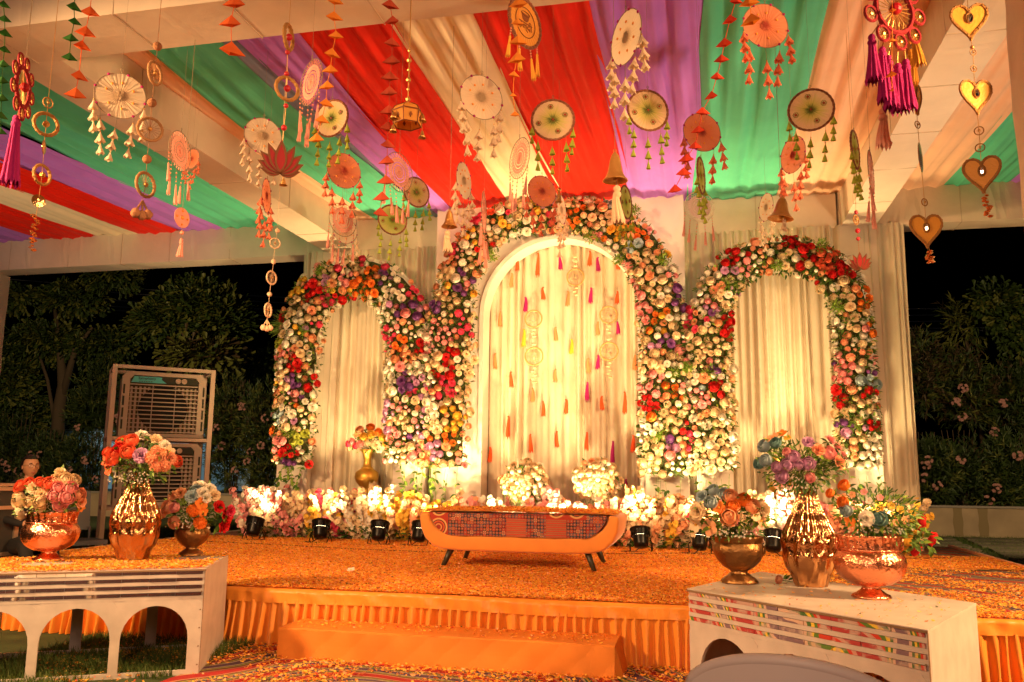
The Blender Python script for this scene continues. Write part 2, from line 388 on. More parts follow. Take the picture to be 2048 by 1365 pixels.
beam((-5.02, 5.2), (-5.02, 11.02), .46, BZ0+.003, BZ1, 'long side tent beam running from front to back left of centre')
beam((1.97, 5.2), (1.97, 11.02), .42, BZ0+.003, BZ1, 'long side tent beam running from front to back at right')
def pillar(x, y, w_, z1, label):
    t = thing('tent_pillar', label, 'pillar', (x, y, 0))
    def q(u, v):
        cs = [(-1, -1), (1, -1), (1, 1), (-1, 1), (-1, -1)]; k = u*4; i = min(3, int(k)); f = k-i
        X = cs[i][0]*(1-f)+cs[i+1][0]*f; Y_ = cs[i][1]*(1-f)+cs[i+1][1]*f; z = v*z1
        wob = 1+.015*math.sin(z*5+k*3)+.01*math.sin(z*13+k*7)
        return (X*w_/2*wob, Y_*w_/2*wob, z)
    MB().grid(q, 16, 26).build('cloth_wrap', m_tent, t); return t
pillar(2.07, 5.0, .48, BZ0-.004, 'cloth wrapped tent pillar at the right edge of the view')
pillar(-5.25, 11.2, .46, BZ1, 'cloth wrapped tent pillar behind the left floral arch')
pillar(1.97, 11.2, .46, BZ1, 'cloth wrapped tent pillar behind the right floral arch')
pillar(-11.35, 11.2, .5, BZ0-.004, 'cloth wrapped tent pillar at the far left corner')

def drape(xf0, xf1, xb0, xb1, col, y0, y1, label, zc=BZ1, sag=.1, seed=0, fr=None):
    """a strip of satin stretched from front to back, gathered in long folds"""
    rr = random.Random(seed); t = thing('ceiling_drape', label, 'ceiling drape', (0, y0, zc), 0, 'satin strips of the tent ceiling')
    W = abs(xf1-xf0); n = max(16, int(W/.022)); fs = [(rr.uniform(18, 30), rr.uniform(0, 6), .028), (rr.uniform(34, 60), rr.uniform(0, 6), .018), (rr.uniform(80, 120), rr.uniform(0, 6), .007)]
    k0 = rr.uniform(-.5, .5)
    def q(u, v):
        xa = xf0+(xf1-xf0)*u; xb = xb0+(xb1-xb0)*u; x = xa+(xb-xa)*v
        s = 4*v*(1-v); g_ = 1-.55*v
        z = -sag*s*(1+.3*math.sin(k0*7)) + g_*sum(A*math.sin(f*(x+.04*math.sin(v*4+p))+p) for f, p, A in fs)
        z += .020*math.sin(PI*u)*-1
        return (x+.01*math.sin(v*9+k0*6)*s, (y1-y0)*v, z)
    MB().grid(q, n, 26).build('satin_sheet', m_cols[col], t, smooth=True); return t
yF, yB = 5.15, 11.1
E_ = [(-4.80, -4.70, 'peach'), (-4.62, -4.56, 'peach'), (-3.86, -3.66, 'green'), (-3.72, -3.60, 'blue'), (-3.16, -3.34, 'purple'), (-2.36, -2.50, 'red'),
      (-1.70, -1.74, 'cream'), (-.78, -.84, 'red'), (.16, -.12, 'purple'), (1.02, 1.03, 'green'), (1.80, 1.90, 'peach')]
pos = ['first strip beside the left side beam', '', 'left of centre', '', 'left of the first red one', 'left of the cream one', 'between the two red ones',
       'right of the cream one', 'right of centre', 'right of centre', 'beside the right side beam']
nm = {'peach': 'peach', 'green': 'sea green', 'blue': 'narrow grey blue', 'purple': 'violet', 'red': 'scarlet', 'cream': 'cream'}
for i in range(1, len(E_)):
    if i == 1: E_[0] = (-4.86, -4.86, 'peach')
    a, b_ = E_[i-1], E_[i]
    lb = {1: 'peach satin ceiling strip beside the left side beam', 3: 'narrow grey blue satin ceiling strip between green and violet'}.get(i, f'{nm[b_[2]]} satin ceiling strip {pos[i]}')
    drape(a[0]-.03, b_[0]+.03, a[1]-.03, b_[1]+.03, b_[2], yF, yB, lb, sag=.07, seed=i, zc=BZ1+.008*(i % 2))
Lf = [(-5.2, -5.2), (-7.2, -6.92), (-8.05, -7.7), (-8.8, -8.42), (-9.45, -9.15), (-10.3, -10.1), (-11.5, -11.5)]
for i, (c, lb) in enumerate([('green', 'sea green satin ceiling strip left of the side beam'), ('purple', 'violet satin ceiling strip left of the side beam'),
        ('red', 'scarlet satin ceiling strip above the cream one at left'), ('cream', 'cream satin ceiling strip at the far left'),
        ('red', 'scarlet satin ceiling strip below the cream one at left'), ('purple', 'violet satin ceiling strip at the far left corner')]):
    drape(Lf[i+1][0]-.02, Lf[i][0]+.02, Lf[i+1][1]-.02, Lf[i][1]+.02, c, yF, yB, lb, sag=.05, seed=40+i, zc=BZ1+.008*(i % 2))
Rf = [2.1, 2.98, 3.72, 4.6, 5.6]
for i, (c, lb) in enumerate([('peach', 'pale peach satin ceiling strip right of the right side beam'), ('green', 'sea green satin ceiling strip at the far right'), ('purple', 'violet satin ceiling strip at the far right'), ('red', 'scarlet satin ceiling strip at the far right')]):
    drape(Rf[i]-.02, Rf[i+1]+.02, Rf[i]-.02, Rf[i+1]+.02, c, yF, yB, lb, sag=.05, seed=60+i, zc=BZ1+.008*(i % 2))
drape(-11.5, 5.5, -11.5, 5.5, 'cream', -1.5, 4.75, 'cream satin ceiling over the place of the photographer', zc=BZ1+.1, sag=.05, seed=80)

# ---------------------------------------------------------------- back curtains and arched panels
def curtain(name, x0, x1, y, z0, z1, label, seed=1, flare=.0, dep=.055, wl=.115, cat='curtain', m=m_curtain):
    rr = random.Random(seed); t = thing(name, label, cat, (x0, y, z0)); L = x1-x0; n = int(L/.011); ph = []; p = 0; k = .6
    for i in range(n+1):
        if i % 10 == 0: k = 2*PI*.011/wl*rr.uniform(.55, 1.6)
        p += k; ph.append(p)
    def q(u, v):
        i = int(round(u*n)); s = math.sin(ph[i]); s = math.copysign(abs(s)**.6, s); x = u*L
        return (x+flare*(1-v)*(x/L)+.01*math.sin(ph[i]*.37+3*v), dep*(.75+.25*math.sin(ph[i]*.21))*s*(1-.25*v)+.01*math.sin(ph[i]*.13+v*3), (z1-z0)*v)
    MB().grid(q, n, 10).build('pleated_cloth', m, t, smooth=True); return t
curtain('back_curtain', -5.62, -3.3, 11.0, SZ, BZ0+.02, 'pleated off white curtain hanging inside the left arch', 3)
curtain('back_curtain', -3.3, -.4, 11.05, SZ, BZ1-.1, 'pleated off white curtain with coloured tassels inside the tall centre arch', 4, wl=.15)
curtain('back_curtain', -.4, 2.5, 11.0, SZ, BZ0+.02, 'pleated off white curtain hanging inside and beside the right arch', 6)

def arch_pts(cx, hw, zs, rz, z0, n=28):
    a = [(cx-hw, z0+(zs-z0)*k/6) for k in range(6)]
    a += [(cx-hw*math.cos(PI*k/n), zs+rz*math.sin(PI*k/n)) for k in range(n+1)]
    return a+[(cx+hw, z0+(zs-z0)*k/6) for k in range(5, -1, -1)]
def outer_rect(cx, hw, z1, z0, inner, rnd=.12):
    out = []
    for x, z in inner:
        if z <= inner[5][1]+.001 or False: pass
    n = len(inner); mid = n//2; ob = []
    for i, (x, z) in enumerate(inner):
        s = -1 if i < mid else 1
        if i < 6 or i >= n-6: ob.append((cx+s*hw, z))
        else:
            # spread the arc over the sides and the top edge
            k = (i-6)/(n-13); zs = inner[6][1]; Lside = z1-zs; tot = 2*Lside+2*hw; d = k*tot
            if d < Lside: ob.append((cx-hw, zs+d))
            elif d < Lside+2*hw: ob.append((cx-hw+(d-Lside), z1))
            else: ob.append((cx+hw, z1-(d-Lside-2*hw)))
    return ob
PY = 10.72
# tall centre panel
t = thing('arch_panel', 'tall white panel with the big round arched opening at centre', 'arch panel', (0, 0, 0))
inn = arch_pts(-1.80, 1.07, 3.33, 1.06, SZ); o_ = outer_rect(-1.84, 1.66, 5.02, SZ, inn)
MB().strip(o_, inn, PY, PY+.28).build('board', m_panel, t)
inn2 = arch_pts(-1.80, 1.015, 3.33, 1.0, SZ)
MB().strip(inn, inn2, PY-.03, PY+.30).build('rim', m_panel, t)
# round topped side panels
for cx, lb, hw_in, x0 in ((-4.66, 'white round topped arch panel at the left of the backdrop', .53, 0), (.98, 'white round topped arch panel at the right of the backdrop', .55, 0)):
    t = thing('arch_panel', lb, 'arch panel')
    inn = arch_pts(cx, hw_in+.09, 3.1, .84, SZ); out = arch_pts(cx, 1.07, 3.1, 1.12, SZ)
    MB().strip(out, inn, PY+.02, PY+.14).build('board', m_panel, t)
# ---------------------------------------------------------------- flowers
FC = dict(cream=(.80, .62, .38), white=(.84, .77, .64), pink=(.82, .34, .33), hot=(.72, .06, .13), red=(.60, .015, .015), orange=(.82, .22, .03), coral=(.80, .16, .07),
          peach=(.82, .40, .20), yellow=(.80, .48, .06), purple=(.22, .07, .26), lilac=(.58, .30, .48), blue=(.38, .48, .50), lime=(.42, .45, .06), teal=(.16, .30, .28), salmon=(.82, .36, .20))
m_fl = {k: mat(k+'_petals', c, .6, var=.16, vs_=30, transl=.22, spec=.25) for k, c in FC.items()}
m_leaf = [mat('dark_leaf', (.05, .12, .02), .5, var=.3, vs_=20, transl=.2), mat('mid_leaf', (.13, .23, .035), .5, var=.3, vs_=20, transl=.25),
          mat('light_leaf', (.28, .42, .06), .5, var=.2, vs_=20, transl=.3), mat('brown_sprig', (.14, .07, .02), .7)]
m_core = mat('flower_core', (.7, .42, .05), .7)
def petal(b, a, r0, z0, w_, h, lean, cup=.3, mi=0, nu=2, nv=2, tip=.75, ruf=0):
    ca, sa = math.cos(a), math.sin(a)
    def q(u, v):
        s = (u-.5)*2; ww = w_*(.55+.6*math.sin(PI*min(1, v*tip+.12)))*.5
        x = r0+h*v*math.sin(lean)+cup*h*.5*(1-s*s)*v*math.cos(lean)*0 - cup*w_*.35*s*s*(0.3+v)
        z = z0+h*v*math.cos(lean)-.06*s*s*v+ruf*math.sin(s*5+a*3)*v
        y = s*ww
        if v > .9: z -= .10*h*s*s; x += .10*h*(1 if lean > .3 else .4)
        return (x*ca-y*sa, x*sa+y*ca, z)
    b.grid(q, nu, nv, mi)
def fl_rose(det=1):
    """ball shaped rose: overlapping petals wrapped round a sphere, each with a flared lip"""
    b = MB(); rr = random.Random(2); b.sphere((0, 0, .28), .42, 6, 4)
    for k, (n, r, tt, w_) in enumerate([(5, 1.0, 64, .86), (5, .82, 42, .84), (4, .62, 24, .95), (3, .40, 8, 1.2)]):
        for i in range(n):
            a0 = 2*PI*i/n+k*.6+rr.uniform(-.1, .1); t0 = R(tt+rr.uniform(-6, 6))
            def q(u, v):
                s = u*2-1; th = R(118)+(t0-R(118))*v+.16*s*s; rad = r*(1+.13*v**3+.03*s)*(1+.04*s*s*v); az = a0+s*w_*(.75+.25*math.sin(PI*v*.8))
                return (rad*math.sin(th)*math.cos(az), rad*math.sin(th)*math.sin(az), .25+.86*rad*math.cos(th))
            b.grid(q, 3, 3)
    return b
def fl_pom():
    b = MB(); rr = random.Random(3); b.sphere((0, 0, .15), .72, 8, 6)
    n = 62
    for i in range(n):
        z = 1-1.35*(i+.5)/n; t = 2.39996*i; r = math.sqrt(max(0, 1-z*z)); c = Vector((r*math.cos(t), r*math.sin(t), z))
        M_ = xf(c*.62+Vector((0, 0, .15)), c+Vector((0, 0, .15)), 1, rr.uniform(0, 6)); s = .17
        b.add([(-s, -s*.6, 0), (s, -s*.6, 0), (s*.8, 0, .30), (-s*.8, 0, .30)], [(0, 1, 2, 3)], M_)
    return b
def fl_open(n=5):
    b = MB()
    for i in range(n): petal(b, 2*PI*i/n, .1, 0, .95, .95, 1.15+.15*random.random(), .3, 0)
    b.sphere((0, 0, .08), .2, 5, 3, mi=1); return b
def fl_carn():
    b = MB(); rr = random.Random(9)
    for k, (n, ln, h) in enumerate([(5, .1, .75), (7, .45, .85), (8, .85, .9), (8, 1.2, .95)]):
        for i in range(n): petal(b, 2*PI*i/n+k*.5, .05, 0, .6, h, ln+rr.uniform(-.1, .1), .2, 0, 2, 2, .5, .08)
    return b
def fl_bud():
    b = MB(); b.sphere((0, 0, .3), .7, 7, 5, fn=lambda i, k: 1+.12*(i % 2)); return b
def fl_small():
    b = MB()
    for i in range(4): petal(b, 2*PI*i/4, .05, 0, 1.0, .9, 1.2, .3, 0, 1, 2)
    return b
PROTO_FL = dict(rose=fl_rose(), pom=fl_pom(), open=fl_open(), carn=fl_carn(), bud=fl_bud(), small=fl_small())
FM = {}
def fmesh(kind, col):
    if (kind, col) not in FM: FM[kind, col] = PROTO_FL[kind].mesh(f'{col}_{kind}_flower', [m_fl[col], m_core], kind in ('rose', 'bud'))
    return FM[kind, col]
LEAF = ([(0, 0, 0), (.28, .16, .05), (.62, .15, .03), (1, 0, -.10), (.62, -.15, .03), (.28, -.16, .05), (.5, 0, -.02)], [(0, 1, 6), (1, 2, 6), (2, 3, 6), (3, 4, 6), (4, 5, 6), (5, 0, 6)])
SLIM = ([(0, 0, 0), (.4, .06, .03), (1, 0, -.12), (.4, -.06, .03)], [(0, 1, 2), (0, 2, 3)])
def Mnp(M_): return np.array(M_)
def leafxf(p, d, s, w_=1):
    d = Vector(d).normalized(); x = d; z = Vector((random.uniform(-.6, .6), -.8, .8)); y = z.cross(x)
    if y.length < 1e-3: y = Vector((1, 0, 0))
    y.normalize(); z = x.cross(y)
    return np.array(((x.x*s, y.x*s*w_, z.x*s, p[0]), (x.y*s, y.y*s*w_, z.y*s, p[1]), (x.z*s, y.z*s*w_, z.z*s, p[2]), (0, 0, 0, 1)))

GY = 10.50
def garland(name, label, path, colw, seeds, seed, ends, greens, nfl=760, leafn=3400):
    """flowers packed on a band: path = (px, py, half width) in the picture, laid on the face of the panel"""
    rr = random.Random(seed); random.seed(seed)
    P = []
    for (x, y, h) in path:
        c = atY(x, y, GY-.06); e = atY(x+h*.86, y, GY-.06); P.append((c.x, c.z, (e.x-c.x)))
    # resample evenly
    S = [0]
    for a, b_ in zip(P, P[1:]): S.append(S[-1]+math.hypot(b_[0]-a[0], b_[1]-a[1]))
    def pt(s):
        for k in range(len(P)-1):
            if s <= S[k+1]: break
        f = (s-S[k])/max(1e-6, S[k+1]-S[k]); a, b_ = P[k], P[k+1]
        tx, tz = b_[0]-a[0], b_[1]-a[1]; l_ = math.hypot(tx, tz)
        return (a[0]+f*tx, a[1]+f*(b_[1]-a[1]), a[2]+f*(b_[2]-a[2]), tx/l_, tz/l_)
    base = P[0]; t = thing(name, label, 'floral arch', (base[0], GY, SZ)); O = Vector((base[0], GY, SZ))
    sd = [(atY(x, y, GY), c, k) for x, y, c, k in seeds]
    cl = []
    for i in range(120):
        s = rr.uniform(0, S[-1]); c = pt(s); o = rr.uniform(-1, 1)*c[2]
        cl.append((Vector((c[0]-c[4]*o, GY, c[1]+c[3]*o)), rr.choices(*zip(*colw))[0], rr.choice(['rose', 'rose', 'pom', 'carn', 'pom', 'rose'])))
    pts = []; tries = 0; G_ = {}
    while len(pts) < nfl and tries < 40000:
        tries += 1; s = rr.uniform(0, S[-1]); c = pt(s); u = rr.uniform(-1, 1)
        if rr.random() < .08: u *= 1.1
        o = u*c[2]; x = c[0]-c[4]*o; z = c[1]+c[3]*o
        r = rr.choice((.034, .040, .045, .050, .056, .062)); ok = True
        ci, cj = int(x/.1), int(z/.1)
        for di in (-1, 0, 1):
            for dj in (-1, 0, 1):
                for (qx, qz, qr) in G_.get((ci+di, cj+dj), ()):
                    if (qx-x)**2+(qz-z)**2 < ((qr+r)*.86)**2: ok = False
        if not ok: continue
        p = Vector((x, GY, z)); best = min(sd, key=lambda q: (q[0]-p).length)
        if (best[0]-p).length > best[2] * .0056: best = min(cl, key=lambda q: (q[0]-p).length); kind = best[2]; col = best[1]
        elif best[1] == 'purple' and rr.random() < .5: col = rr.choice(['lilac', 'purple', 'pink']); kind = 'rose'
        else: col = best[1]; kind = 'pom' if col in ('pink', 'salmon') and rr.random() < .6 else rr.choice(['rose', 'carn', 'rose'])
        if col == 'gap': continue
        if rr.random() < .24: col = rr.choice(['cream', 'white', 'white', 'peach'])
        if kind == 'carn': r *= 1.15
        if kind == 'pom': r *= .95
        G_.setdefault((ci, cj), []).append((x, z, r))
        bulge = .14*math.sqrt(max(0, 1-min(1, abs(u))**2))+rr.uniform(-.02, .03)
        n = Vector(((-c[4]*u)*.8+rr.uniform(-.35, .35), -1, c[3]*u*.8+rr.uniform(-.25, .4)))
        pts.append((r, Vector((x, GY-bulge, z)), n, kind, col))
    pts.sort(key=lambda q: -q[0])
    for r, p, n, kind, col in pts[:296]:
        obj('flower', fmesh(kind, col), t, M=xf(p-O, n, r*1.02, rr.uniform(0, 6)))
    rest = MB(); cols = sorted({q[4] for q in pts[296:]})
    for r, p, n, kind, col in pts[296:]:
        k = kind if kind != 'pom' else 'bud'; pr_ = PROTO_FL[k]; rest.add(pr_.v, pr_.f, xf(p-O, n, r*1.02, rr.uniform(0, 6)), cols.index(col))
    rest.build('small_flowers', [m_fl[c] for c in cols], t, kind='stuff')
    # dark backing sheet added behind the flowers to darken the gaps
    nS = int(S[-1]/.05)
    def core(u, v):
        c = pt(u*S[-1]); a = v*2-1; o = a*c[2]*.84*(1+.05*math.sin(u*60)); return (c[0]-c[4]*o-O.x, -.115*math.sqrt(max(0, 1-a*a))-.0+.012*math.sin(u*140+v*19), c[1]+c[3]*o-O.z)
    MB().grid(core, nS, 12).build('gap_backing', mat('gap_backing_dark', (.05, .055, .015), .95, var=.6, vs_=30, bump=1, bs=60), t, smooth=True)
    # foliage between and around the flowers
    Ms = []; mi = []
    for i in range(leafn):
        s = rr.uniform(0, S[-1]); c = pt(s); u = rr.uniform(-1, 1)*1.05; o = u*c[2]; x = c[0]-c[4]*o; z = c[1]+c[3]*o
        p = Vector((x, GY-.15*math.sqrt(max(0, 1-min(1, abs(u))**2))+.03+rr.uniform(-.03, .03), z))
        d = Vector((-c[4]*u*.9+rr.uniform(-1, 1), -.7, c[3]*u*.9+rr.uniform(-1, .8)))
        Ms.append(leafxf(p-O, d, rr.uniform(.045, .09))); mi.append(rr.choices((0, 1, 2, 3), (50, 30, 8, 12))[0])
    for gx, gy, gr in greens:             # clumps of light green filler
        c = atY(gx, gy, GY-.15)
        for k in range(130):
            v = Vector((rr.gauss(0, 1), rr.gauss(0, .6), rr.gauss(0, 1))).normalized()
            Ms.append(leafxf(c-O+v*gr*.0055*rr.random(), v+Vector((0, -.5, .2)), rr.uniform(.03, .05))); mi.append(rr.choice((1, 2, 2)))
    scatter('foliage', LEAF, Ms, mi, m_leaf, t)
    # trailing vines at the foot of each leg
    for ex, ey, wv, ln, nv in ends:
        for k in range(nv):
            p = atY(ex+rr.uniform(-wv, wv), ey+rr.uniform(-25, 5), GY-.08)-O; L_ = []; vb = MB(); pp = [p.copy()]; q = p.copy(); dx = rr.uniform(-.3, .3)
            for j in range(rr.randint(6, 11)):
                q = q+Vector((dx*.03+rr.uniform(-.01, .01), rr.uniform(-.01, .005), -ln*.006*rr.uniform(.7, 1.2))); pp.append(q.copy())
                for sg in range(rr.randint(1, 3)): L_.append(leafxf(q, (rr.uniform(-1, 1), -.5, rr.uniform(-1.1, .2)), rr.uniform(.045, .10), 1.25))
            vb.tube(pp, .0025, 4); v_ = vb.build('vine', m_leaf[1], t); scatter('vine_leaves', LEAF, L_, [rr.choice((0, 1, 1, 2)) for _ in L_], m_leaf, v_, kind='stuff')
    return t
CW = [('cream', 17), ('white', 13), ('pink', 8), ('hot', 3), ('red', 3), ('purple', 1), ('orange', 3), ('peach', 5), ('yellow', 3), ('lilac', 4), ('salmon', 3)]
garland('floral_garland', 'colourful flower garland with much purple and red on the left arch panel',
    [(580, 930, 40), (586, 850, 45), (590, 760, 47), (594, 690, 48), (606, 625, 50), (640, 575, 50), (690, 553, 44), (740, 556, 44), (785, 585, 48), (812, 640, 54), (824, 720, 60), (824, 820, 62), (818, 925, 54)],
    CW, [(640, 580, 'red', 26), (750, 552, 'orange', 24), (725, 520, 'hot', 22), (700, 555, 'pink', 22), (770, 560, 'purple', 26), (690, 600, 'red', 24), (850, 590, 'hot', 24), (560, 690, 'lime', 22), (600, 730, 'red', 24),
         (625, 765, 'red', 22), (600, 760, 'purple', 20), (545, 850, 'orange', 16), (565, 835, 'blue', 18), (605, 880, 'lime', 24), (590, 905, 'red', 24), (555, 895, 'pink', 20), (800, 630, 'purple', 22), (840, 620, 'purple', 24),
         (795, 650, 'pink', 18), (805, 690, 'orange', 22), (790, 750, 'white', 24), (815, 765, 'purple', 24), (845, 700, 'red', 20), (810, 840, 'cream', 22), (800, 880, 'pink', 26), (610, 790, 'purple', 20), (580, 830, 'white', 22)],
    11, [(580, 940, 30, 6, 4), (805, 945, 30, 14, 4), (850, 955, 20, 20, 4)], [(660, 575, 14), (575, 865, 12), (610, 660, 12), (640, 540, 12)], 760)
garland('floral_garland', 'tallest flower garland with white and red patches round the centre arch',
    [(884, 935, 50), (882, 860, 56), (886, 760, 58), (896, 680, 58), (905, 600, 46), (922, 530, 44), (960, 470, 44), (1020, 435, 40), (1090, 430, 36), (1160, 428, 40), (1225, 445, 46), (1280, 495, 50), (1315, 570, 48), (1327, 660, 56), (1334, 760, 62), (1333, 860, 62), (1332, 950, 54)],
    CW+[('cream', 12), ('peach', 5)], [(870, 810, 'white', 30), (890, 665, 'pink', 36), (860, 690, 'pink', 24), (905, 720, 'red', 24), (925, 570, 'purple', 30), (900, 510, 'hot', 22), (945, 480, 'yellow', 24), (975, 500, 'red', 20), (1010, 455, 'yellow', 26), (1045, 445, 'red', 18),
         (990, 425, 'coral', 20), (1150, 440, 'orange', 20), (1200, 430, 'cream', 34), (1215, 415, 'blue', 16), (1240, 470, 'yellow', 20), (1270, 500, 'blue', 18), (1290, 540, 'cream', 34), (1250, 410, 'salmon', 22), (1310, 470, 'pink', 18),
         (1320, 600, 'cream', 34), (1340, 560, 'pink', 16), (1330, 650, 'yellow', 22), (1300, 660, 'orange', 18), (1335, 690, 'purple', 18), (1330, 720, 'cream', 36), (1305, 770, 'pink', 30), (1345, 790, 'orange', 24), (1300, 810, 'red', 22), (1340, 890, 'purple', 24),
         (1310, 900, 'cream', 34), (1310, 940, 'cream', 34), (1350, 840, 'cream', 24), (895, 780, 'hot', 26), (880, 860, 'cream', 22), (905, 880, 'orange', 20), (870, 900, 'lilac', 24), (900, 930, 'cream', 24), (1000, 480, 'cream', 20), (880, 620, 'purple', 18), (900, 560, 'cream', 20)],
    12, [(895, 950, 30, 22, 6), (1330, 975, 34, 26, 6)], [(1180, 475, 14), (1235, 520, 10), (985, 510, 14), (1320, 870, 16), (1345, 745, 14), (1325, 520, 12), (1270, 420, 10)], 1050, 4800)
garland('floral_garland', 'mostly cream flower garland with bright red patches on the right arch panel',
    [(1424, 940, 54), (1416, 860, 60), (1412, 770, 60), (1412, 680, 58), (1425, 605, 46), (1455, 545, 44), (1505, 515, 40), (1560, 508, 42), (1620, 515, 44), (1672, 545, 46), (1700, 600, 46), (1708, 680, 46), (1712, 770, 48), (1715, 860, 50), (1722, 935, 46)],
    [('cream', 22), ('white', 10), ('peach', 6), ('pink', 5), ('red', 4), ('salmon', 3), ('lilac', 2), ('purple', 2), ('orange', 2)],
    [(1395, 640, 'hot', 30), (1420, 620, 'purple', 18), (1455, 520, 'red', 24), (1520, 500, 'salmon', 24), (1580, 490, 'red', 24), (1610, 520, 'red', 26), (1650, 525, 'coral', 30), (1680, 545, 'red', 26), (1720, 600, 'orange', 26), (1570, 530, 'cream', 30), (1540, 545, 'peach', 20),
     (1700, 640, 'cream', 32), (1690, 590, 'cream', 28), (1700, 700, 'salmon', 26), (1665, 725, 'purple', 16), (1735, 770, 'blue', 22), (1685, 795, 'red', 26), (1740, 790, 'red', 20), (1700, 830, 'cream', 30), (1685, 850, 'purple', 18), (1725, 910, 'white', 40), (1700, 890, 'cream', 34),
     (1420, 740, 'purple', 16), (1400, 800, 'pink', 22), (1375, 880, 'hot', 20), (1440, 850, 'cream', 32), (1430, 900, 'cream', 36), (1400, 940, 'cream', 36), (1400, 700, 'cream', 30), (1430, 780, 'red', 18), (1410, 775, 'blue', 14), (1490, 540, 'pink', 16), (1450, 600, 'cream', 24)],
    13, [(1420, 965, 40, 20, 7), (1725, 955, 34, 12, 4)], [(1455, 570, 16), (1640, 490, 16), (1555, 530, 12), (1420, 745, 16), (1675, 615, 14), (1715, 850, 16), (1375, 735, 10)], 960, 4200)
# sprays of grass sticking out of the left garland
gs = thing('grass_spray', 'spiky green grass spray sticking out left of the floral arch', 'plant', atY(578, 655, 10.45)); Ms = []
for k in range(46):
    a = random.uniform(.3, 2.9)+PI/2*.6; Ms.append(leafxf((0, 0, 0), (math.cos(a)*1-.3, -.3, math.sin(a)*.8), random.uniform(.15, .32), .5))
scatter('grass_blades', SLIM, Ms, [2 if random.random() < .5 else 1 for _ in Ms], m_leaf, gs)

# ---------------------------------------------------------------- bank of blossom branches along the foot of the backdrop
def blossom(label, X, Y, hgt, wid, cols, seed, n=16, z=SZ):
    rr = random.Random(seed); t = thing('blossom_bunch', label, 'artificial blossoms', (X, Y, z), 0, 'bunches of blossom along the foot of the backdrop')
    cl = MB(); fl = []; mi = []; lf = []; lm = []; up_ = cols
    for k in range(n):
        a = rr.uniform(-1, 1)*wid*.5; y = rr.uniform(-.12, .10); h = hgt*rr.uniform(.35, 1.08); lean = rr.uniform(-.18, .18); ly = rr.uniform(-.28, .02)
        p0 = Vector((a*.5, y*.3, 0)); pts = []; m = 9; c = rr.choice(cols)
        for j in range(m+1):
            s = j/m; pts.append(p0+Vector(((a*.6+lean)*s, ly*s+y*s, h*s*(1-.06*s))))
        cl.tube(pts, [.004*(1-.6*j/m)+.001 for j in range(m+1)], 4, caps=False)
        for j in range(1, m+1):
            for q in range(6):
                v = Vector((rr.gauss(0, 1), rr.gauss(0, 1), rr.gauss(0, 1))).normalized(); s = rr.uniform(.026, .040)
                fl.append(Mnp(xf(pts[j]+v*rr.uniform(.012, .045), v+Vector((0, -.7, .2)), s, rr.uniform(0, 6)))); mi.append(c)
        for j in range(5):
            s = rr.randint(0, 5); lf.append(leafxf(pts[s]+Vector((rr.uniform(-.03, .03), -.02, 0)), (rr.uniform(-1, 1), -.8, rr.uniform(-.4, .7)), rr.uniform(.06, .10))); lm.append(rr.choice((0, 0, 1)))
    for k in range(26):
        lf.append(leafxf((rr.uniform(-.5, .5)*wid, rr.uniform(-.2, .0), rr.uniform(.0, .14)), (rr.uniform(-1, 1), -.8, rr.uniform(-.1, .7)), rr.uniform(.07, .12))); lm.append(rr.choice((0, 0, 1)))
    cl.build('stems', m_leaf[3], t); cs = sorted(set(mi)); b = PROTO_FL['small']
    scatter('blossoms', (b.v, b.f), fl, [cs.index(c) for c in mi], [m_fl[c] for c in cs], t); scatter('leaves', LEAF, lf, lm, m_leaf, t)
bl = [(512, ['white', 'pink'], 'white and pink blossom bunch at the far left end of the bank', 22), (545, ['cream', 'pink', 'white'], 'cream blossom bunch between the far left light and the left arch foot', 22),
      (590, ['cream', 'pink'], 'cream and pink blossom bunch under the left leg of the left arch', 20), (640, ['cream', 'yellow'], 'cream blossom bunch behind the second stage light from the left', 20), (690, ['pink', 'cream', 'hot'], 'deep pink blossom bunch left of the golden vase foot', 22),
      (735, ['white', 'cream'], 'white topped blossom bunch in front of the golden vase', 24), (785, ['yellow', 'cream'], 'yellow cream blossom bunch above the third stage light from the left', 20), (830, ['yellow', 'peach', 'salmon'], 'yellow and peach blossom bunch left of the bench', 18),
      (875, ['yellow', 'peach', 'cream'], 'yellow blossom bunch behind the left end of the bench', 20), (925, ['peach', 'yellow', 'cream'], 'peach blossom bunch behind the bench at the centre arch foot', 19), (975, ['pink', 'white', 'salmon'], 'pink and white blossom bunch left of the first white flower ball', 20),
      (1025, ['white', 'pink'], 'white blossom bunch under the left white flower ball', 16), (1075, ['pink', 'salmon'], 'pink blossom bunch between the two white flower balls', 22), (1125, ['white', 'pink'], 'brightly lit white blossom bunch behind the bench centre', 18),
      (1175, ['white', 'pink', 'cream'], 'white blossom bunch under the right white flower ball', 17), (1225, ['pink', 'cream', 'salmon'], 'pink blossom bunch behind the right end of the bench', 21), (1265, ['cream', 'pink', 'yellow'], 'tall pink and cream blossom bunch above the light right of the bench', 25),
      (1310, ['cream', 'yellow', 'peach'], 'cream blossom bunch right of the light beside the bench', 21), (1355, ['cream', 'peach'], 'cream blossom bunch at the right foot of the centre arch', 20), (1410, ['cream', 'peach'], 'cream peach blossom bunch behind the dark brass urn', 20),
      (1480, ['pink', 'cream'], 'blossom bunch half hidden behind the brass urn flowers', 20), (1545, ['pink', 'white', 'cream'], 'pink blossom bunch just left of the tall golden vase', 26), (1605, ['cream', 'pink'], 'blossom bunch hidden behind the tall golden vase', 20), (1665, ['pink', 'salmon'], 'salmon pink blossom bunch right of the tall golden vase', 22),
      (1725, ['cream', 'pink', 'yellow'], 'cream and pink blossom bunch behind the copper pot flowers', 22), (1785, ['yellow', 'cream'], 'yellow cream blossom bunch at the right end of the bank', 20)]
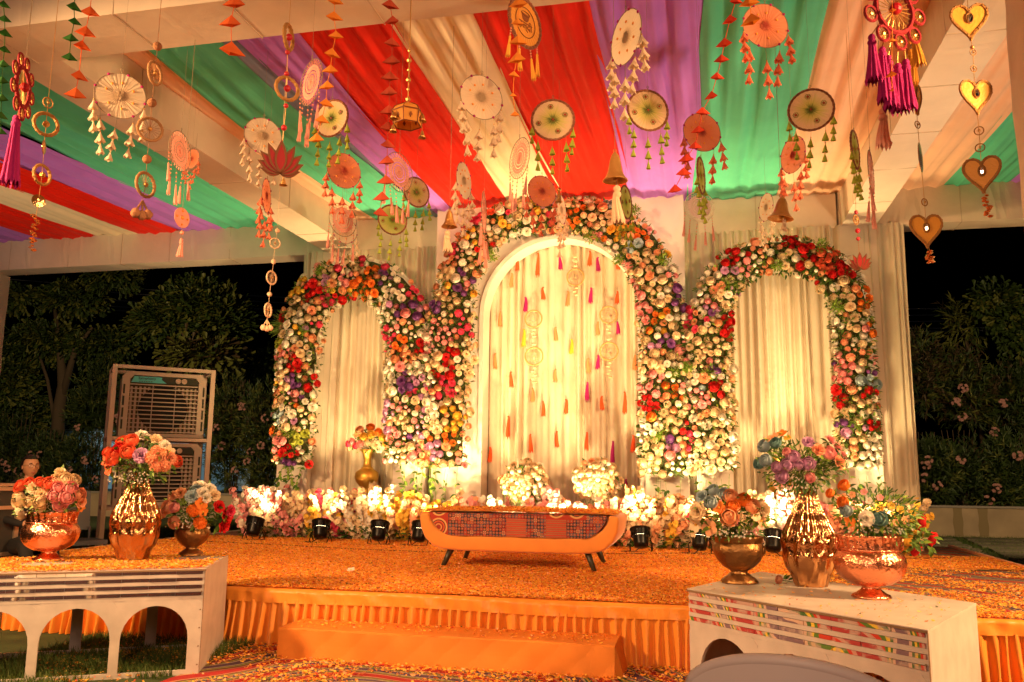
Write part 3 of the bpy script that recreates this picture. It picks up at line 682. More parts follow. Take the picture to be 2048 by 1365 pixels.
for i, (px, cols, lb, h) in enumerate(bl):
    p = atY(px, 1050, 10.38 if i % 2 else 10.46); blossom(lb, p.x, p.y, h*.0285+random.uniform(-.03, .05), .46, cols, 100+i, 32)

# ---------------------------------------------------------------- vases, urns
def metal(name, col, rough=.18, bump=.0, bs=30, var=.1, voro=False):
    m = mat(name, col, rough, 1.0, var=var, vs_=6, bump=bump, bs=bs); return m
m_copper = metal('hammered_copper', (.86, .34, .18), .24, .9, 38); m_brass = metal('old_brass', (.30, .15, .055), .42, .8, 36, .3)
m_gold = metal('mirror_gold', (.62, .31, .13), .15, .3, 70); m_golddark = mat('matt_gold', (.62, .36, .07), .38, .9, bump=.1, bs=20)
def copper_pot(label, loc, s=1.0, m=m_copper, k='copper'):
    t = thing('copper_pot' if k == 'copper' else 'brass_urn', label, 'flower pot', loc)
    ft = [(.0, .012), (.098, 0), (.102, .006), (.094, .018), (.075, .026), (.052, .045), (.044, .058), (.054, .066)]
    MB().lathe([(r*s, z*s) for r, z in ft], 40, fn=lambda a, z: 1+(.018*math.cos(24*a) if .004 < z/s < .03 else 0)).build('foot', m, t, smooth=True)
    bw = [(.05, .062), (.105, .074), (.150, .102), (.177, .142), (.186, .186), (.181, .214), (.165, .238), (.155, .250)]
    MB().lathe([(r*s, z*s) for r, z in bw], 48).build('bowl', m, t, smooth=True)
    rm = [(.156, .249), (.161, .253), (.161, .258), (.155, .262)]
    MB().lathe([(r*s, z*s) for r, z in rm], 48, cap=False).build('groove_ring', m, t, smooth=True)
    nk = [(.154, .261), (.155, .275), (.159, .30), (.164, .322), (.169, .330), (.160, .333), (.150, .31), (.145, .26)]
    MB().lathe([(r*s, z*s) for r, z in nk], 120, cap=False, fn=lambda a, z: 1+.028*math.cos(24*a+z/s*22)).build('fluted_rim', m, t, smooth=True)
    for a in (0, PI):
        h = MB(); h.ring((0, 0, 0), .034*s, .005*s, 16, 6); o = h.build('ring_handle', m, t, smooth=True); o.location = ((.166*s)*math.cos(a), (.166*s)*math.sin(a), .285*s); o.rotation_euler = (0, 0, PI/2)
    b = MB(); b.lathe([(.14*s, .29*s), (.0, .30*s)], 16, cap=False); b.build('soil', m_leaf[0], t)
    return t
def brass_urn(label, loc, s=1.0):
    t = thing('brass_urn', label, 'flower urn', loc)
    MB().lathe([(r*s, z*s) for r, z in [(.0, .01), (.108, 0), (.110, .008), (.095, .028), (.062, .052), (.048, .062), (.052, .075)]], 40, fn=lambda a, z: 1+(.02*math.cos(26*a) if .004 < z/s < .04 else 0)).build('foot', m_brass, t, smooth=True)
    MB().lathe([(r*s, z*s) for r, z in [(.05, .072), (.09, .095), (.125, .13), (.148, .17), (.154, .20), (.148, .225), (.140, .238)]], 44).build('bowl', m_brass, t, smooth=True)
    MB().lathe([(r*s, z*s) for r, z in [(.138, .237), (.143, .245), (.144, .262), (.150, .272), (.148, .278), (.136, .275), (.13, .24)]], 60, cap=False, fn=lambda a, z: 1+.012*math.cos(30*a+z/s*60)).build('rim', m_brass, t, smooth=True)
    for a in (PI*.9, PI*1.9):
        h = MB(); h.ring((0, 0, 0), .022*s, .004*s, 14, 6); o = h.build('ring_handle', m_brass, t, smooth=True); o.location = (.155*s*math.cos(a), .155*s*math.sin(a), .20*s); o.rotation_euler = (0, 0, PI/2+a)
    MB().lathe([(.13*s, .25*s), (0, .26*s)], 16, cap=False).build('soil', m_leaf[0], t); return t
def tall_vase(label, loc, s=1.0):
    """fluted neck over a belly of almond facets and a diamond cut base"""
    t = thing('golden_vase', label, 'vase', loc); nf = 12; nz = 90; na = 192
    pr_ = [(0, .092), (.03, .100), (.12, .138), (.20, .160), (.27, .170), (.33, .163), (.40, .132), (.46, .100), (.52, .076), (.57, .064), (.60, .062)]
    def rad(z):
        for (z0, r0), (z1, r1) in zip(pr_, pr_[1:]):
            if z <= z1: f = (z-z0)/(z1-z0); f = f*f*(3-2*f)*.5+f*.5; return r0+(r1-r0)*f
        return pr_[-1][1]
    def f(a, z):
        u = a*nf/(2*PI); zz = z/s; r = 1.0
        flute = abs(math.cos(PI*u*1.5))**.7
        w = min(1, max(0, (zz-.27)/.05)); up_ = -.17*(1-flute)*w
        d = 0
        if zz < .34:
            # almonds: rows of pointed ovals, sunk, with a raised rim
            for row, (zc, hh) in enumerate(((.255, .07), (.14, .075), (.03, .06))):
                x = ((u+.5*(row % 2)) % 1)-.5; q = abs(x)*2/.92+((zz-zc)/hh)**2
                if q < 1: d = min(d, -.085*(1-q)**.5) if row == 0 else d+.11*(1-q)
                if .9 < q < 1.12: d += .022
        return r+up_+d
    MB().lathe([(rad(.60*k/nz)*s, .60*k/nz*s) for k in range(nz+1)], na, fn=f).build('body', m_gold, t, smooth=True)
    MB().lathe([(.055*s, .60*s), (.066*s, .602*s), (.068*s, .61*s), (.058*s, .612*s), (.05*s, .56*s)], 48, cap=False, fn=lambda a, z: 1+.03*math.cos(12*a)).build('lip', m_gold, t, smooth=True)
    return t
def flare_vase(label, loc, s=1.0):
    t = thing('brass_floor_vase', label, 'vase', loc)
    MB().lathe([(r*s, z*s) for r, z in [(.09, 0), (.10, .015), (.075, .05), (.10, .10), (.165, .18), (.185, .25), (.17, .32), (.10, .37), (.07, .40), (.055, .46), (.055, .52), (.075, .60), (.13, .66), (.128, .665), (.07, .60)]], 40).build('body', m_golddark, t, smooth=True)
    MB().ring((0, 0, 0), .085*s, .008*s, 24, 6, M=Matrix.Translation((0, 0, .385*s)) @ Matrix.Rotation(PI/2, 4, 'X')).build('collar', m_golddark, t, smooth=True)
    return t

def bouquet(label, name, cpx, cpy, rx, ry, Yd, fl, seed, leaves=500, slim=True, deep=.8, base=None, filler=True, kindmap=None):
    """flowers = (px, py, size px, kind, colour); they sit on a dome round the centre, Yd metres deep"""
    rr = random.Random(seed); random.seed(seed); C_ = at(cpx, cpy, Yd); mp = Yd/FPX; rxm, rym = rx*mp, ry*mp
    bp = base if base is not None else C_-Vector((0, 0, rym*1.1))
    t = thing(name, label, 'flower arrangement', bp); B = Vector(bp); toc = (CAM-C_).normalized()
    lm = []; L = []; st = MB()
    for (x, y, s, kind, col) in fl:
        dx, dy = (x-cpx)/rx, (y-cpy)/ry; q = dx*dx+dy*dy; dz = math.sqrt(max(0, 1-min(1, q)))*deep*rxm
        p = at(x, y, Yd-dz); n = (p-C_)+Vector((0, 0, rym*.25)); n = n.normalized()+toc*.5
        obj('flower', fmesh(kind, col), t, M=xf(p-B, n, s*.56*mp, rr.uniform(0, 6)))
        st.tube([p-B-n.normalized()*s*.1*mp, (p-B)*.5, Vector((0, 0, .0))], .0022, 4)
        for k in range(4):
            v = Vector((rr.uniform(-1, 1), rr.uniform(-1, .3), rr.uniform(-1, .8))); L.append(leafxf(p-B-n*.012, v, rr.uniform(.7, 1.1)*s*mp*1.0)); lm.append(rr.choice((0, 1, 1, 2)))
    st.build('stems', m_leaf[1], t)
    for k in range(leaves):
        v = Vector((rr.gauss(0, 1), rr.gauss(0, 1), rr.gauss(0, 1))).normalized(); q = rr.uniform(.35, .92)
        p = C_+Vector((v.x*rxm*q, v.y*rxm*q*deep, v.z*rym*q-.1*rym)); L.append(leafxf(p-B, v+Vector((rr.uniform(-.8, .8), rr.uniform(-.8, .8), rr.uniform(-.6, .8))), rr.uniform(.022, .05), .9)); lm.append(rr.choice((0, 0, 0, 1, 1, 2)))
    scatter('foliage', LEAF, L, lm, m_leaf, t)
    if filler:                                                     # tiny white filler blossoms low in the bunch
        Ms = []
        for k in range(90):
            v = Vector((max(-.8, min(.8, rr.gauss(0, .42))), -rr.random()*.7, rr.uniform(-.85, -.35))); p = C_+Vector((v.x*rxm*.8, v.y*rxm*deep, v.z*rym))
            Ms.append(Mnp(xf(p-B, toc, .006)))
        b = PROTO_FL['small']; scatter('tiny_blossoms', (b.v, b.f), Ms, [0]*len(Ms), [m_fl['white']], t)
    return t
# ---------------------------------------------------------------- display boxes in the foreground
m_board = mat('white_laminate', (.52, .44, .38), .42, var=.13, vs_=7, bump=.15, bs=22)
m_edge = mat('scuffed_edge', (.22, .13, .07), .8); m_mirror = mat('mirror_tile', (.85, .84, .82), .04, 1.0)
def tile_mat():
    m = mat('torn_film_tile', (.5, .2, .1), .25, 0, spec=.6); n, l, b = nd(m); tc = n.new('ShaderNodeTexCoord')
    mp = n.new('ShaderNodeMapping'); mp.inputs['Rotation'].default_value = (0, .5, .9); l.new(tc.outputs['Object'], mp.inputs[0])
    wv = n.new('ShaderNodeTexWave'); wv.inputs['Scale'].default_value = 1.4; wv.inputs['Distortion'].default_value = 7; wv.inputs['Detail'].default_value = 2
    l.new(mp.outputs[0], wv.inputs['Vector'])
    r = ramp(n, [(0, (.38, .05, .05)), (.18, (.55, .28, .22)), (.32, (.55, .05, .03)), (.45, (.1, .2, .04)), (.58, (.75, .5, .06)), (.7, (.07, .16, .05)), (.82, (.6, .4, .3)), (.92, (.20, .13, .16))], 'CONSTANT')
    l.new(wv.outputs[0], r.inputs[0]); n2 = n.new('ShaderNodeTexNoise'); n2.inputs['Scale'].default_value = 14; n2.inputs['Detail'].default_value = 6; l.new(tc.outputs['Object'], n2.inputs['Vector'])
    r2 = ramp(n, [(.50, (0, 0, 0)), (.60, (.8, .8, .8))]); l.new(n2.outputs[0], r2.inputs[0]); mm = n.new('ShaderNodeMixRGB'); l.new(r2.outputs[0], mm.inputs[0]); l.new(r.outputs[0], mm.inputs[1]); mm.inputs[2].default_value = (.48, .36, .30, 1)
    l.new(mm.outputs[0], b.inputs['Base Color']); return m
m_tile = tile_mat()
def display_box(label, A, B_, C_, D_, Ht, tile_m, arches, seed, tilelab):
    """A front left, B front right, C back right, D back left corners of the top; arched cut-outs in the front"""
    rr = random.Random(seed); A, B_, C_, D_ = [Vector((*p, 0)) for p in (A, B_, C_, D_)]
    t = thing('display_box', label, 'display stand', A); ex = (B_-A); L = ex.length; ang = math.atan2(ex.y, ex.x); t.rotation_euler = (0, 0, ang)
    Rm = Matrix.Rotation(-ang, 4, 'Z'); b_, c_, d_ = [Rm @ (p-A) for p in (B_, C_, D_)]
    th = .02
    # front face with arches, between z0 and band
    zb = Ht-.185; x0 = 0
    f = MB(); n = 14; m_ = .05; W = (L-2*m_)/arches; pier = .055; hw = (W-pier)/2; zs = .22 if Ht < .7 else .22; rz = zb-.035-zs
    for k in range(arches):
        cx = m_+W*(k+.5); xa, xb = (0 if k == 0 else m_+W*k), (L if k == arches-1 else m_+W*(k+1))
        inn = [(cx-hw, .03), (cx-hw, zs)]+[(cx-hw*math.cos(PI*i/n), zs+rz*math.sin(PI*i/n)) for i in range(1, n)]+[(cx+hw, zs), (cx+hw, .03)]
        out = [(xa, .03), (xa, zs)]+[(xa+(xb-xa)*i/n, zb) for i in range(1, n)]+[(xb, zs), (xb, .03)]
        # keep the strip tidy: outer points follow up, across and down
        tot = 2*(zb-zs)+(xb-xa); out = [(xa, .03), (xa, zs)]
        for i in range(1, n):
            d = tot*i/n
            out.append((xa, zs+d) if d < zb-zs else ((xa+d-(zb-zs), zb) if d < zb-zs+xb-xa else (xb, zb-(d-(zb-zs)-(xb-xa)))))
        out += [(xb, zs), (xb, .03)]
        f.strip(out, inn, 0, th)
        f.strip([(xa, zb-.0005), (xb, zb-.0005)], [(xa, zb), (xb, zb)], 0, th) if False else None
    f.box(0, L, 0, th, 0, .03); f.box(0, L, .004, th, zb, Ht-.012)
    for k in range(arches+1): xx = m_+W*k; f.box(max(.002, xx-.06), min(L-.002, xx+.06), .0015, th-.0015, zb-.075, zb+.001)
    fr = f.build('arched_front', m_board, t)
    rows = 4; rh = (Ht-.012-zb)/rows
    for r_ in range(rows):
        z1 = Ht-.012-r_*rh
        o = MB().box(0, L, -.001, .006, z1-rh, z1-rh+rh*.5).build('white_strip', m_board, t)
        nt_ = 9
        for k in range(nt_):
            xa = .01+(L-.02)*k/nt_; a_, bb = xa+.0015, xa+(L-.02)/nt_-.0015; zz0, zz1 = z1-rh*.5, z1-.002; tl = rr.uniform(-.006, .006)
            o = MB().box(a_, bb, -.0035, .006, zz0+.001, zz1).build('mirror_tile', tile_m, t); o.rotation_euler = (tl*.5, 0, tl)
            if k == 0: pass
    # side panels, back frame, base rails, top
    def pan(p, q, name, hgt=Ht-.012, m=m_board, off=0):
        d = (q-p); a = math.atan2(d.y, d.x); o = MB().box(0, d.length, -th/2, th/2, 0, hgt).build(name, m, t); o.location = (p.x, p.y, .001*off); o.rotation_euler = (0, 0, a); return o
    dv = (c_-b_).normalized(); pan(b_+dv*.012-Vector((.011, 0, 0)), c_, 'side_panel'); dv = (d_-Vector((0, 0, 0))).normalized()
    pan(dv*.022+Vector((.011, 0, 0)), d_, 'side_panel')
    bk = c_-d_; a = math.atan2(bk.y, bk.x); bb = MB(); L2 = bk.length
    bb.box(.012, L2-.012, -.04, -.02, 0, .03); bb.box(.012, L2-.012, -.04, -.02, Ht-.24, Ht-.012)
    for k in range(1, arches): xx = L2*k/arches; bb.box(xx-.035, xx+.035, -.04, -.02, .03, Ht-.24)
    o = bb.build('back_frame', m_board, t); o.location = d_; o.rotation_euler = (0, 0, a)
    tp = MB(); pts = [Vector((-.006, -.006, 0)), b_+Vector((.008, -.006, 0)), c_+Vector((.008, .008, 0)), d_+Vector((-.006, .008, 0))]
    tp.add([(p.x, p.y, Ht-.012) for p in pts]+[(p.x, p.y, Ht) for p in pts], [(3, 2, 1, 0), (4, 5, 6, 7)]+[(i, (i+1) % 4, (i+1) % 4+4, i+4) for i in range(4)])
    tp.build('top_board', m_board, t)
    e = MB(); e.box(-.008, L+.008, -.009, -.006, Ht-.014, Ht-.004); e.box(L+.001, L+.0035, -.003, .003, 0, Ht-.015); e.build('edge_trim', m_edge, t)
    for k in range(5):
        sc = MB(); sc.lathe([(.005, 0), (.004, .002), (0, .0025)], 8, M=Matrix.Rotation(PI/2, 4, 'X')); o = sc.build('screw', m_edge, t); o.location = (L-.012, -.004, .06+k*.11)
    return t
TZ = .64
fr_ = Vector((-3.10, 4.95)); dl = Vector((-.862, -.507)); sd_ = Vector((-.33, .80))
LA = fr_+dl*1.43; display_box('white display box with three arches and mirror strips at the left', LA, fr_, fr_+sd_, LA+sd_, TZ, m_mirror, 3, 1, 'm')
display_box('white display box with colourful torn film strips at the right', (-.10, 4.87), (.87, 3.87), (1.29, 4.75), (.34, 5.86), TZ, m_tile, 3, 2, 'm')
# petals on the left box top
def inquad(N, A, B_, C_, D_):
    u, v = NR.rand(N), NR.rand(N); A, B_, C_, D_ = map(np.array, (A, B_, C_, D_))
    return (A[None]*((1-u)*(1-v))[:, None]+B_[None]*(u*(1-v))[:, None]+C_[None]*(u*v)[:, None]+D_[None]*((1-u)*v)[:, None]), u, v
p, u, v = inquad(9000, LA, fr_, fr_+sd_, LA+sd_)
bare = np.zeros(len(p), bool)
for q in (at(95, 1130, depth(atZ(95, 1130, TZ))), atZ(395, 1118, TZ)): bare |= np.hypot(p[:, 0]-q.x, (p[:, 1]-q.y)) < .17
p = p[~bare | (NR.rand(len(p)) < .05)]
petals('scattered_petals', np.column_stack([p, TZ+.004+.008*NR.rand(len(p))]), .022, label='orange petals covering the top of the left display box')
p, u, v = inquad(230, (-.08, 4.87), (.86, 3.9), (1.25, 4.73), (.36, 5.8))
petals('scattered_petals', np.column_stack([p, TZ+.003+.002*NR.rand(len(p))]), .017, label='few loose petals on the bare top of the right display box', tilt=.2)

# ---------------------------------------------------------------- pots and bouquets on the boxes
def onbox(x, y): return atZ(x, y, TZ)
P1, P2, P3 = onbox(96, 1122), onbox(265, 1122), onbox(382, 1112)
Q1, Q2, Q3 = onbox(1479, 1166), onbox(1622, 1172), onbox(1743, 1196)
for P_ in (P1, P2, P3): P_.z += .004
copper_pot('left copper pot with fluted rim on the petal strewn box', P1, .98)
tall_vase('golden vase standing between copper pot and brass urn on the left box', P2, .96)
brass_urn('small brass urn at the right end of the left box', P3, .80)
brass_urn('dark brass urn at the left end of the right box', Q1, .96)
tall_vase('golden vase standing between brass urn and copper pot on the right box', Q2, .90)
copper_pot('shiny copper pot at the front of the right box', Q3, .96)
def top(P, z): return Vector(P)+Vector((0, 0, z))
bouquet('bouquet of cream, pink and orange roses in the left copper pot', 'bouquet', 97, 992, 68, 42, depth(P1), [
    (42, 975, 22, 'rose', 'coral'), (60, 968, 20, 'rose', 'coral'), (80, 966, 18, 'rose', 'coral'), (99, 970, 25, 'rose', 'coral'), (36, 988, 16, 'open', 'coral'),
    (68, 977, 22, 'carn', 'cream'), (83, 989, 21, 'carn', 'cream'), (41, 1000, 27, 'rose', 'cream'), (60, 1004, 20, 'rose', 'cream'), (81, 1003, 24, 'rose', 'cream'), (45, 1024, 25, 'rose', 'cream'), (82, 1014, 18, 'open', 'cream'),
    (121, 947, 22, 'carn', 'cream'), (112, 962, 21, 'rose', 'cream'), (130, 961, 24, 'rose', 'cream'), (148, 962, 21, 'rose', 'cream'),
    (114, 976, 20, 'rose', 'pink'), (139, 978, 24, 'rose', 'pink'), (109, 993, 24, 'rose', 'pink'), (132, 995, 26, 'rose', 'pink'), (119, 1009, 24, 'rose', 'pink'), (155, 990, 24, 'rose', 'salmon'), (160, 1004, 22, 'carn', 'salmon'), (162, 1015, 16, 'open', 'orange')], 21, 420, base=top(P1, .29))
bouquet('round bouquet of coral and salmon blooms in the left golden vase', 'bouquet', 280, 925, 78, 48, depth(P2), [
    (228, 920, 23, 'rose', 'coral'), (214, 922, 21, 'open', 'coral'), (246, 886, 22, 'rose', 'coral'), (264, 884, 24, 'rose', 'coral'), (240, 900, 22, 'rose', 'red'), (232, 908, 22, 'rose', 'coral'), (257, 905, 26, 'rose', 'coral'), (218, 940, 20, 'open', 'coral'), (216, 905, 17, 'rose', 'coral'),
    (283, 874, 26, 'carn', 'white'), (312, 882, 24, 'carn', 'cream'), (329, 893, 22, 'carn', 'white'), (338, 904, 20, 'open', 'cream'), (298, 878, 18, 'open', 'cream'), (282, 912, 27, 'carn', 'lilac'),
    (303, 916, 27, 'pom', 'salmon'), (311, 932, 26, 'pom', 'salmon'), (327, 931, 26, 'pom', 'salmon'), (312, 903, 22, 'pom', 'salmon'), (337, 917, 26, 'carn', 'salmon'), (350, 924, 22, 'rose', 'coral'), (325, 908, 22, 'pom', 'peach')], 22, 700, slim=2, base=top(P2, .58))
bouquet('bouquet with white, orange and deep red blooms in the small brass urn', 'bouquet', 388, 1018, 64, 44, depth(P3), [
    (348, 993, 20, 'carn', 'peach'), (362, 988, 22, 'carn', 'peach'), (338, 1016, 24, 'rose', 'salmon'), (328, 1026, 20, 'rose', 'salmon'), (351, 1044, 22, 'rose', 'salmon'), (351, 1016, 18, 'rose', 'pink'),
    (399, 975, 26, 'carn', 'white'), (419, 980, 24, 'carn', 'white'), (384, 994, 24, 'carn', 'blue'), (405, 989, 24, 'carn', 'white'), (428, 992, 22, 'carn', 'cream'), (392, 983, 20, 'rose', 'blue'), (413, 997, 18, 'carn', 'white'),
    (386, 1022, 25, 'pom', 'orange'), (403, 1008, 22, 'open', 'orange'), (400, 1045, 26, 'pom', 'orange'), (406, 1024, 16, 'open', 'orange'), (437, 1014, 22, 'carn', 'red'), (452, 1030, 28, 'carn', 'red'), (446, 1050, 28, 'carn', 'red'), (459, 1022, 22, 'carn', 'hot')], 23, 500, base=top(P3, .2))
bouquet('bouquet of peach and pale blue roses in the dark brass urn', 'bouquet', 1458, 1032, 80, 50, depth(Q1), [
    (1405, 994, 24, 'carn', 'blue'), (1427, 983, 22, 'rose', 'blue'), (1423, 1007, 24, 'rose', 'blue'), (1449, 990, 22, 'rose', 'blue'), (1461, 996, 26, 'rose', 'peach'), (1467, 1013, 24, 'rose', 'orange'), (1487, 1002, 24, 'rose', 'orange'), (1503, 1015, 26, 'rose', 'peach'),
    (1458, 1034, 32, 'rose', 'peach'), (1438, 1016, 22, 'open', 'orange'), (1397, 1023, 32, 'carn', 'cream'), (1392, 1050, 26, 'open', 'cream'), (1420, 1055, 28, 'open', 'peach'), (1387, 1064, 20, 'open', 'cream'), (1526, 1020, 28, 'carn', 'cream'), (1522, 1042, 24, 'open', 'peach'), (1510, 1032, 20, 'open', 'cream'), (1393, 1035, 22, 'rose', 'cream'), (1380, 1035, 16, 'open', 'hot')], 24, 520, base=top(Q1, .25))
bouquet('bouquet of lilac and pink roses in the right golden vase', 'bouquet', 1600, 932, 84, 58, depth(Q2), [
    (1587, 916, 23, 'rose', 'lilac'), (1616, 929, 24, 'rose', 'lilac'), (1598, 930, 20, 'rose', 'lilac'), (1575, 932, 23, 'rose', 'lilac'), (1556, 935, 20, 'rose', 'lilac'), (1566, 953, 23, 'rose', 'lilac'), (1619, 955, 18, 'rose', 'pink'), (1575, 906, 16, 'rose', 'pink'),
    (1636, 901, 24, 'carn', 'salmon'), (1656, 908, 24, 'rose', 'pink'), (1616, 886, 22, 'carn', 'lilac'), (1659, 882, 22, 'carn', 'pink'), (1672, 896, 22, 'carn', 'pink'), (1676, 926, 26, 'carn', 'salmon'), (1531, 894, 24, 'rose', 'blue'), (1553, 888, 20, 'rose', 'teal'), (1534, 922, 22, 'rose', 'blue'), (1520, 928, 20, 'rose', 'teal'),
    (1564, 868, 18, 'open', 'orange'), (1549, 874, 16, 'open', 'peach'), (1536, 880, 15, 'open', 'peach'), (1575, 877, 14, 'open', 'yellow'), (1685, 912, 18, 'carn', 'pink')], 25, 900, slim=2, base=top(Q2, .56))
bouquet('leafy bouquet with orange, teal and trailing red roses in the shiny copper pot', 'bouquet', 1752, 1018, 90, 54, depth(Q3), [
    (1690, 973, 21, 'rose', 'orange'), (1662, 988, 16, 'rose', 'orange'), (1688, 1006, 20, 'rose', 'orange'), (1701, 1043, 20, 'open', 'orange'), (1695, 1021, 22, 'rose', 'blue'), (1757, 1038, 29, 'rose', 'teal'), (1734, 1037, 27, 'carn', 'white'), (1705, 990, 12, 'open', 'peach'),
    (1738, 1002, 12, 'open', 'white'), (1760, 996, 12, 'open', 'pink'), (1728, 985, 12, 'open', 'pink'), (1782, 1012, 13, 'open', 'yellow'), (1800, 1020, 14, 'open', 'yellow'), (1808, 1040, 14, 'open', 'peach'), (1790, 1045, 12, 'open', 'peach'), (1838, 1045, 28, 'rose', 'red'), (1861, 1076, 25, 'rose', 'red'), (1830, 1099, 22, 'rose', 'red'), (1845, 1068, 14, 'open', 'yellow'), (1822, 1062, 13, 'open', 'orange')], 26, 620, base=top(Q3, .3))
tr = thing('leaf_spray', 'spray of broad leaves reaching right from the copper pot', 'leaves', at(1780, 1060, depth(Q3)-.02)); Lm = []; sb = MB()
for k in range(60):
    s = k/60; q = Vector(at(1775+95*s, 1050+40*s+random.uniform(-35, 25)*(1-.5*s), depth(Q3)+random.uniform(-.08, .08)))-tr.location
    Lm.append(leafxf(q, (random.uniform(-.4, 1), -.5, random.uniform(-.8, .7)), random.uniform(.035, .06), 1.5))
sb.tube([Vector((-.09, 0, -.03)), Vector((.05, 0, .0)), Vector((.2, 0, -.06))], .003, 5); sb.build('stem', m_leaf[1], tr)
scatter('leaves', LEAF, Lm, [random.choice((0, 1, 1, 2)) for _ in Lm], m_leaf, tr)
rs = thing('fallen_rose', 'wilted rose with stem lying on the right display box', 'flower', onbox(1560, 1168)+Vector((0, 0, .012)))
obj('bloom', fmesh('rose', 'salmon'), rs, M=xf((0, 0, .01), (-.8, -.5, .3), .024)); sb = MB(); sb.tube([(0, 0, .008), (.05, .01, .004), (.10, .0, .0)], .0025, 5); sb.build('stem', m_leaf[0], rs)
scatter('leaves', LEAF, [leafxf((.03, 0, .01), (.4, .3, .4), .05), leafxf((.045, 0, .01), (.6, -.4, .3), .05), leafxf((.02, 0, .01), (.3, -.2, .6), .045)], [0, 0, 1], m_leaf, rs, kind=None)

# ---------------------------------------------------------------- gold vases in the arches and flower balls
v1 = atY(733, 968, 10.62); flare_vase('polished gold vase with flaring neck inside the left arch', (v1.x, 10.62, .975), .87)
v2 = atY(1566, 985, 10.62); flare_vase('gold vase in the right arch behind the tall bouquet', (v2.x, 10.62, .90), .87)
for v_, zt, lb in ((v1, .972, 'left'), (v2, .897, 'right')):
    ps = thing('pedestal', f'slim white pedestal carrying the gold vase in the {lb} arch', 'pedestal', (v_.x, 10.62, SZ)); MB().box(-.13, .13, -.13, .13, .0, zt-SZ-.03).build('shaft', m_panel, ps); MB().box(-.15, .15, -.15, .15, zt-SZ-.029, zt-SZ).build('top_slab', m_panel, ps)
bouquet('bouquet of yellow and pink roses in the gold floor vase', 'bouquet', 737, 882, 42, 28, depth((v1.x, 10.62, 1.6)), [
    (720, 862, 15, 'rose', 'peach'), (741, 857, 15, 'rose', 'orange'), (728, 875, 15, 'rose', 'yellow'), (742, 871, 15, 'rose', 'yellow'), (756, 866, 14, 'rose', 'orange'), (764, 876, 14, 'rose', 'yellow'), (738, 886, 15, 'rose', 'cream'), (751, 890, 16, 'carn', 'cream'), (758, 897, 16, 'carn', 'white'),
    (705, 884, 13, 'rose', 'pink'), (698, 888, 12, 'rose', 'hot'), (721, 889, 14, 'rose', 'pink'), (712, 891, 12, 'rose', 'hot'), (700, 895, 12, 'rose', 'cream'), (770, 888, 13, 'rose', 'yellow'), (713, 870, 12, 'open', 'peach')], 31, 260, base=Vector((v1.x, 10.62, .975+.56)), filler=False)
for (cx, cy, rx, ry, lb, sd) in ((1051, 966, 47, 42, 'dome of white ranunculus flowers behind the bench, left one', 32), (1196, 964, 47, 46, 'dome of white ranunculus flowers behind the bench, right one', 33)):
    rr = random.Random(sd); fl = []
    tries = 0
    while len(fl) < 44 and tries < 3000:
        tries += 1
        a, q = rr.uniform(0, 2*PI), math.sqrt(rr.random()); x, y = cx+rx*q*math.cos(a), cy+ry*q*math.sin(a)*(1 if math.sin(a) < 0 else .8)
        if all((x-f[0])**2+(y-f[1])**2 > 9.5**2 for f in fl): fl.append((x, y, rr.uniform(12, 16), rr.choice(['rose', 'bud', 'rose', 'carn']), rr.choice(['cream', 'cream', 'white', 'cream', 'peach'])))
    p = atY(cx, 1010, 10.42); bouquet(lb, 'flower_dome', cx, cy, rx, ry, depth((p.x, 10.42, 1.1)), fl, sd, 420, base=Vector((p.x, 10.42, SZ)), filler=False)
    st_ = thing('dome_stand', lb.replace('dome of white ranunculus flowers', 'thin metal stand under the white flower dome'), 'stand', (p.x, 10.42, SZ))
    b = MB(); b.tube([(0, 0, 0), (0, 0, .42)], .012, 8); b.build('post', m_golddark, st_); b = MB(); b.lathe([(.11, 0), (.11, .012), (.02, .02)], 20); b.build('base', m_golddark, st_)

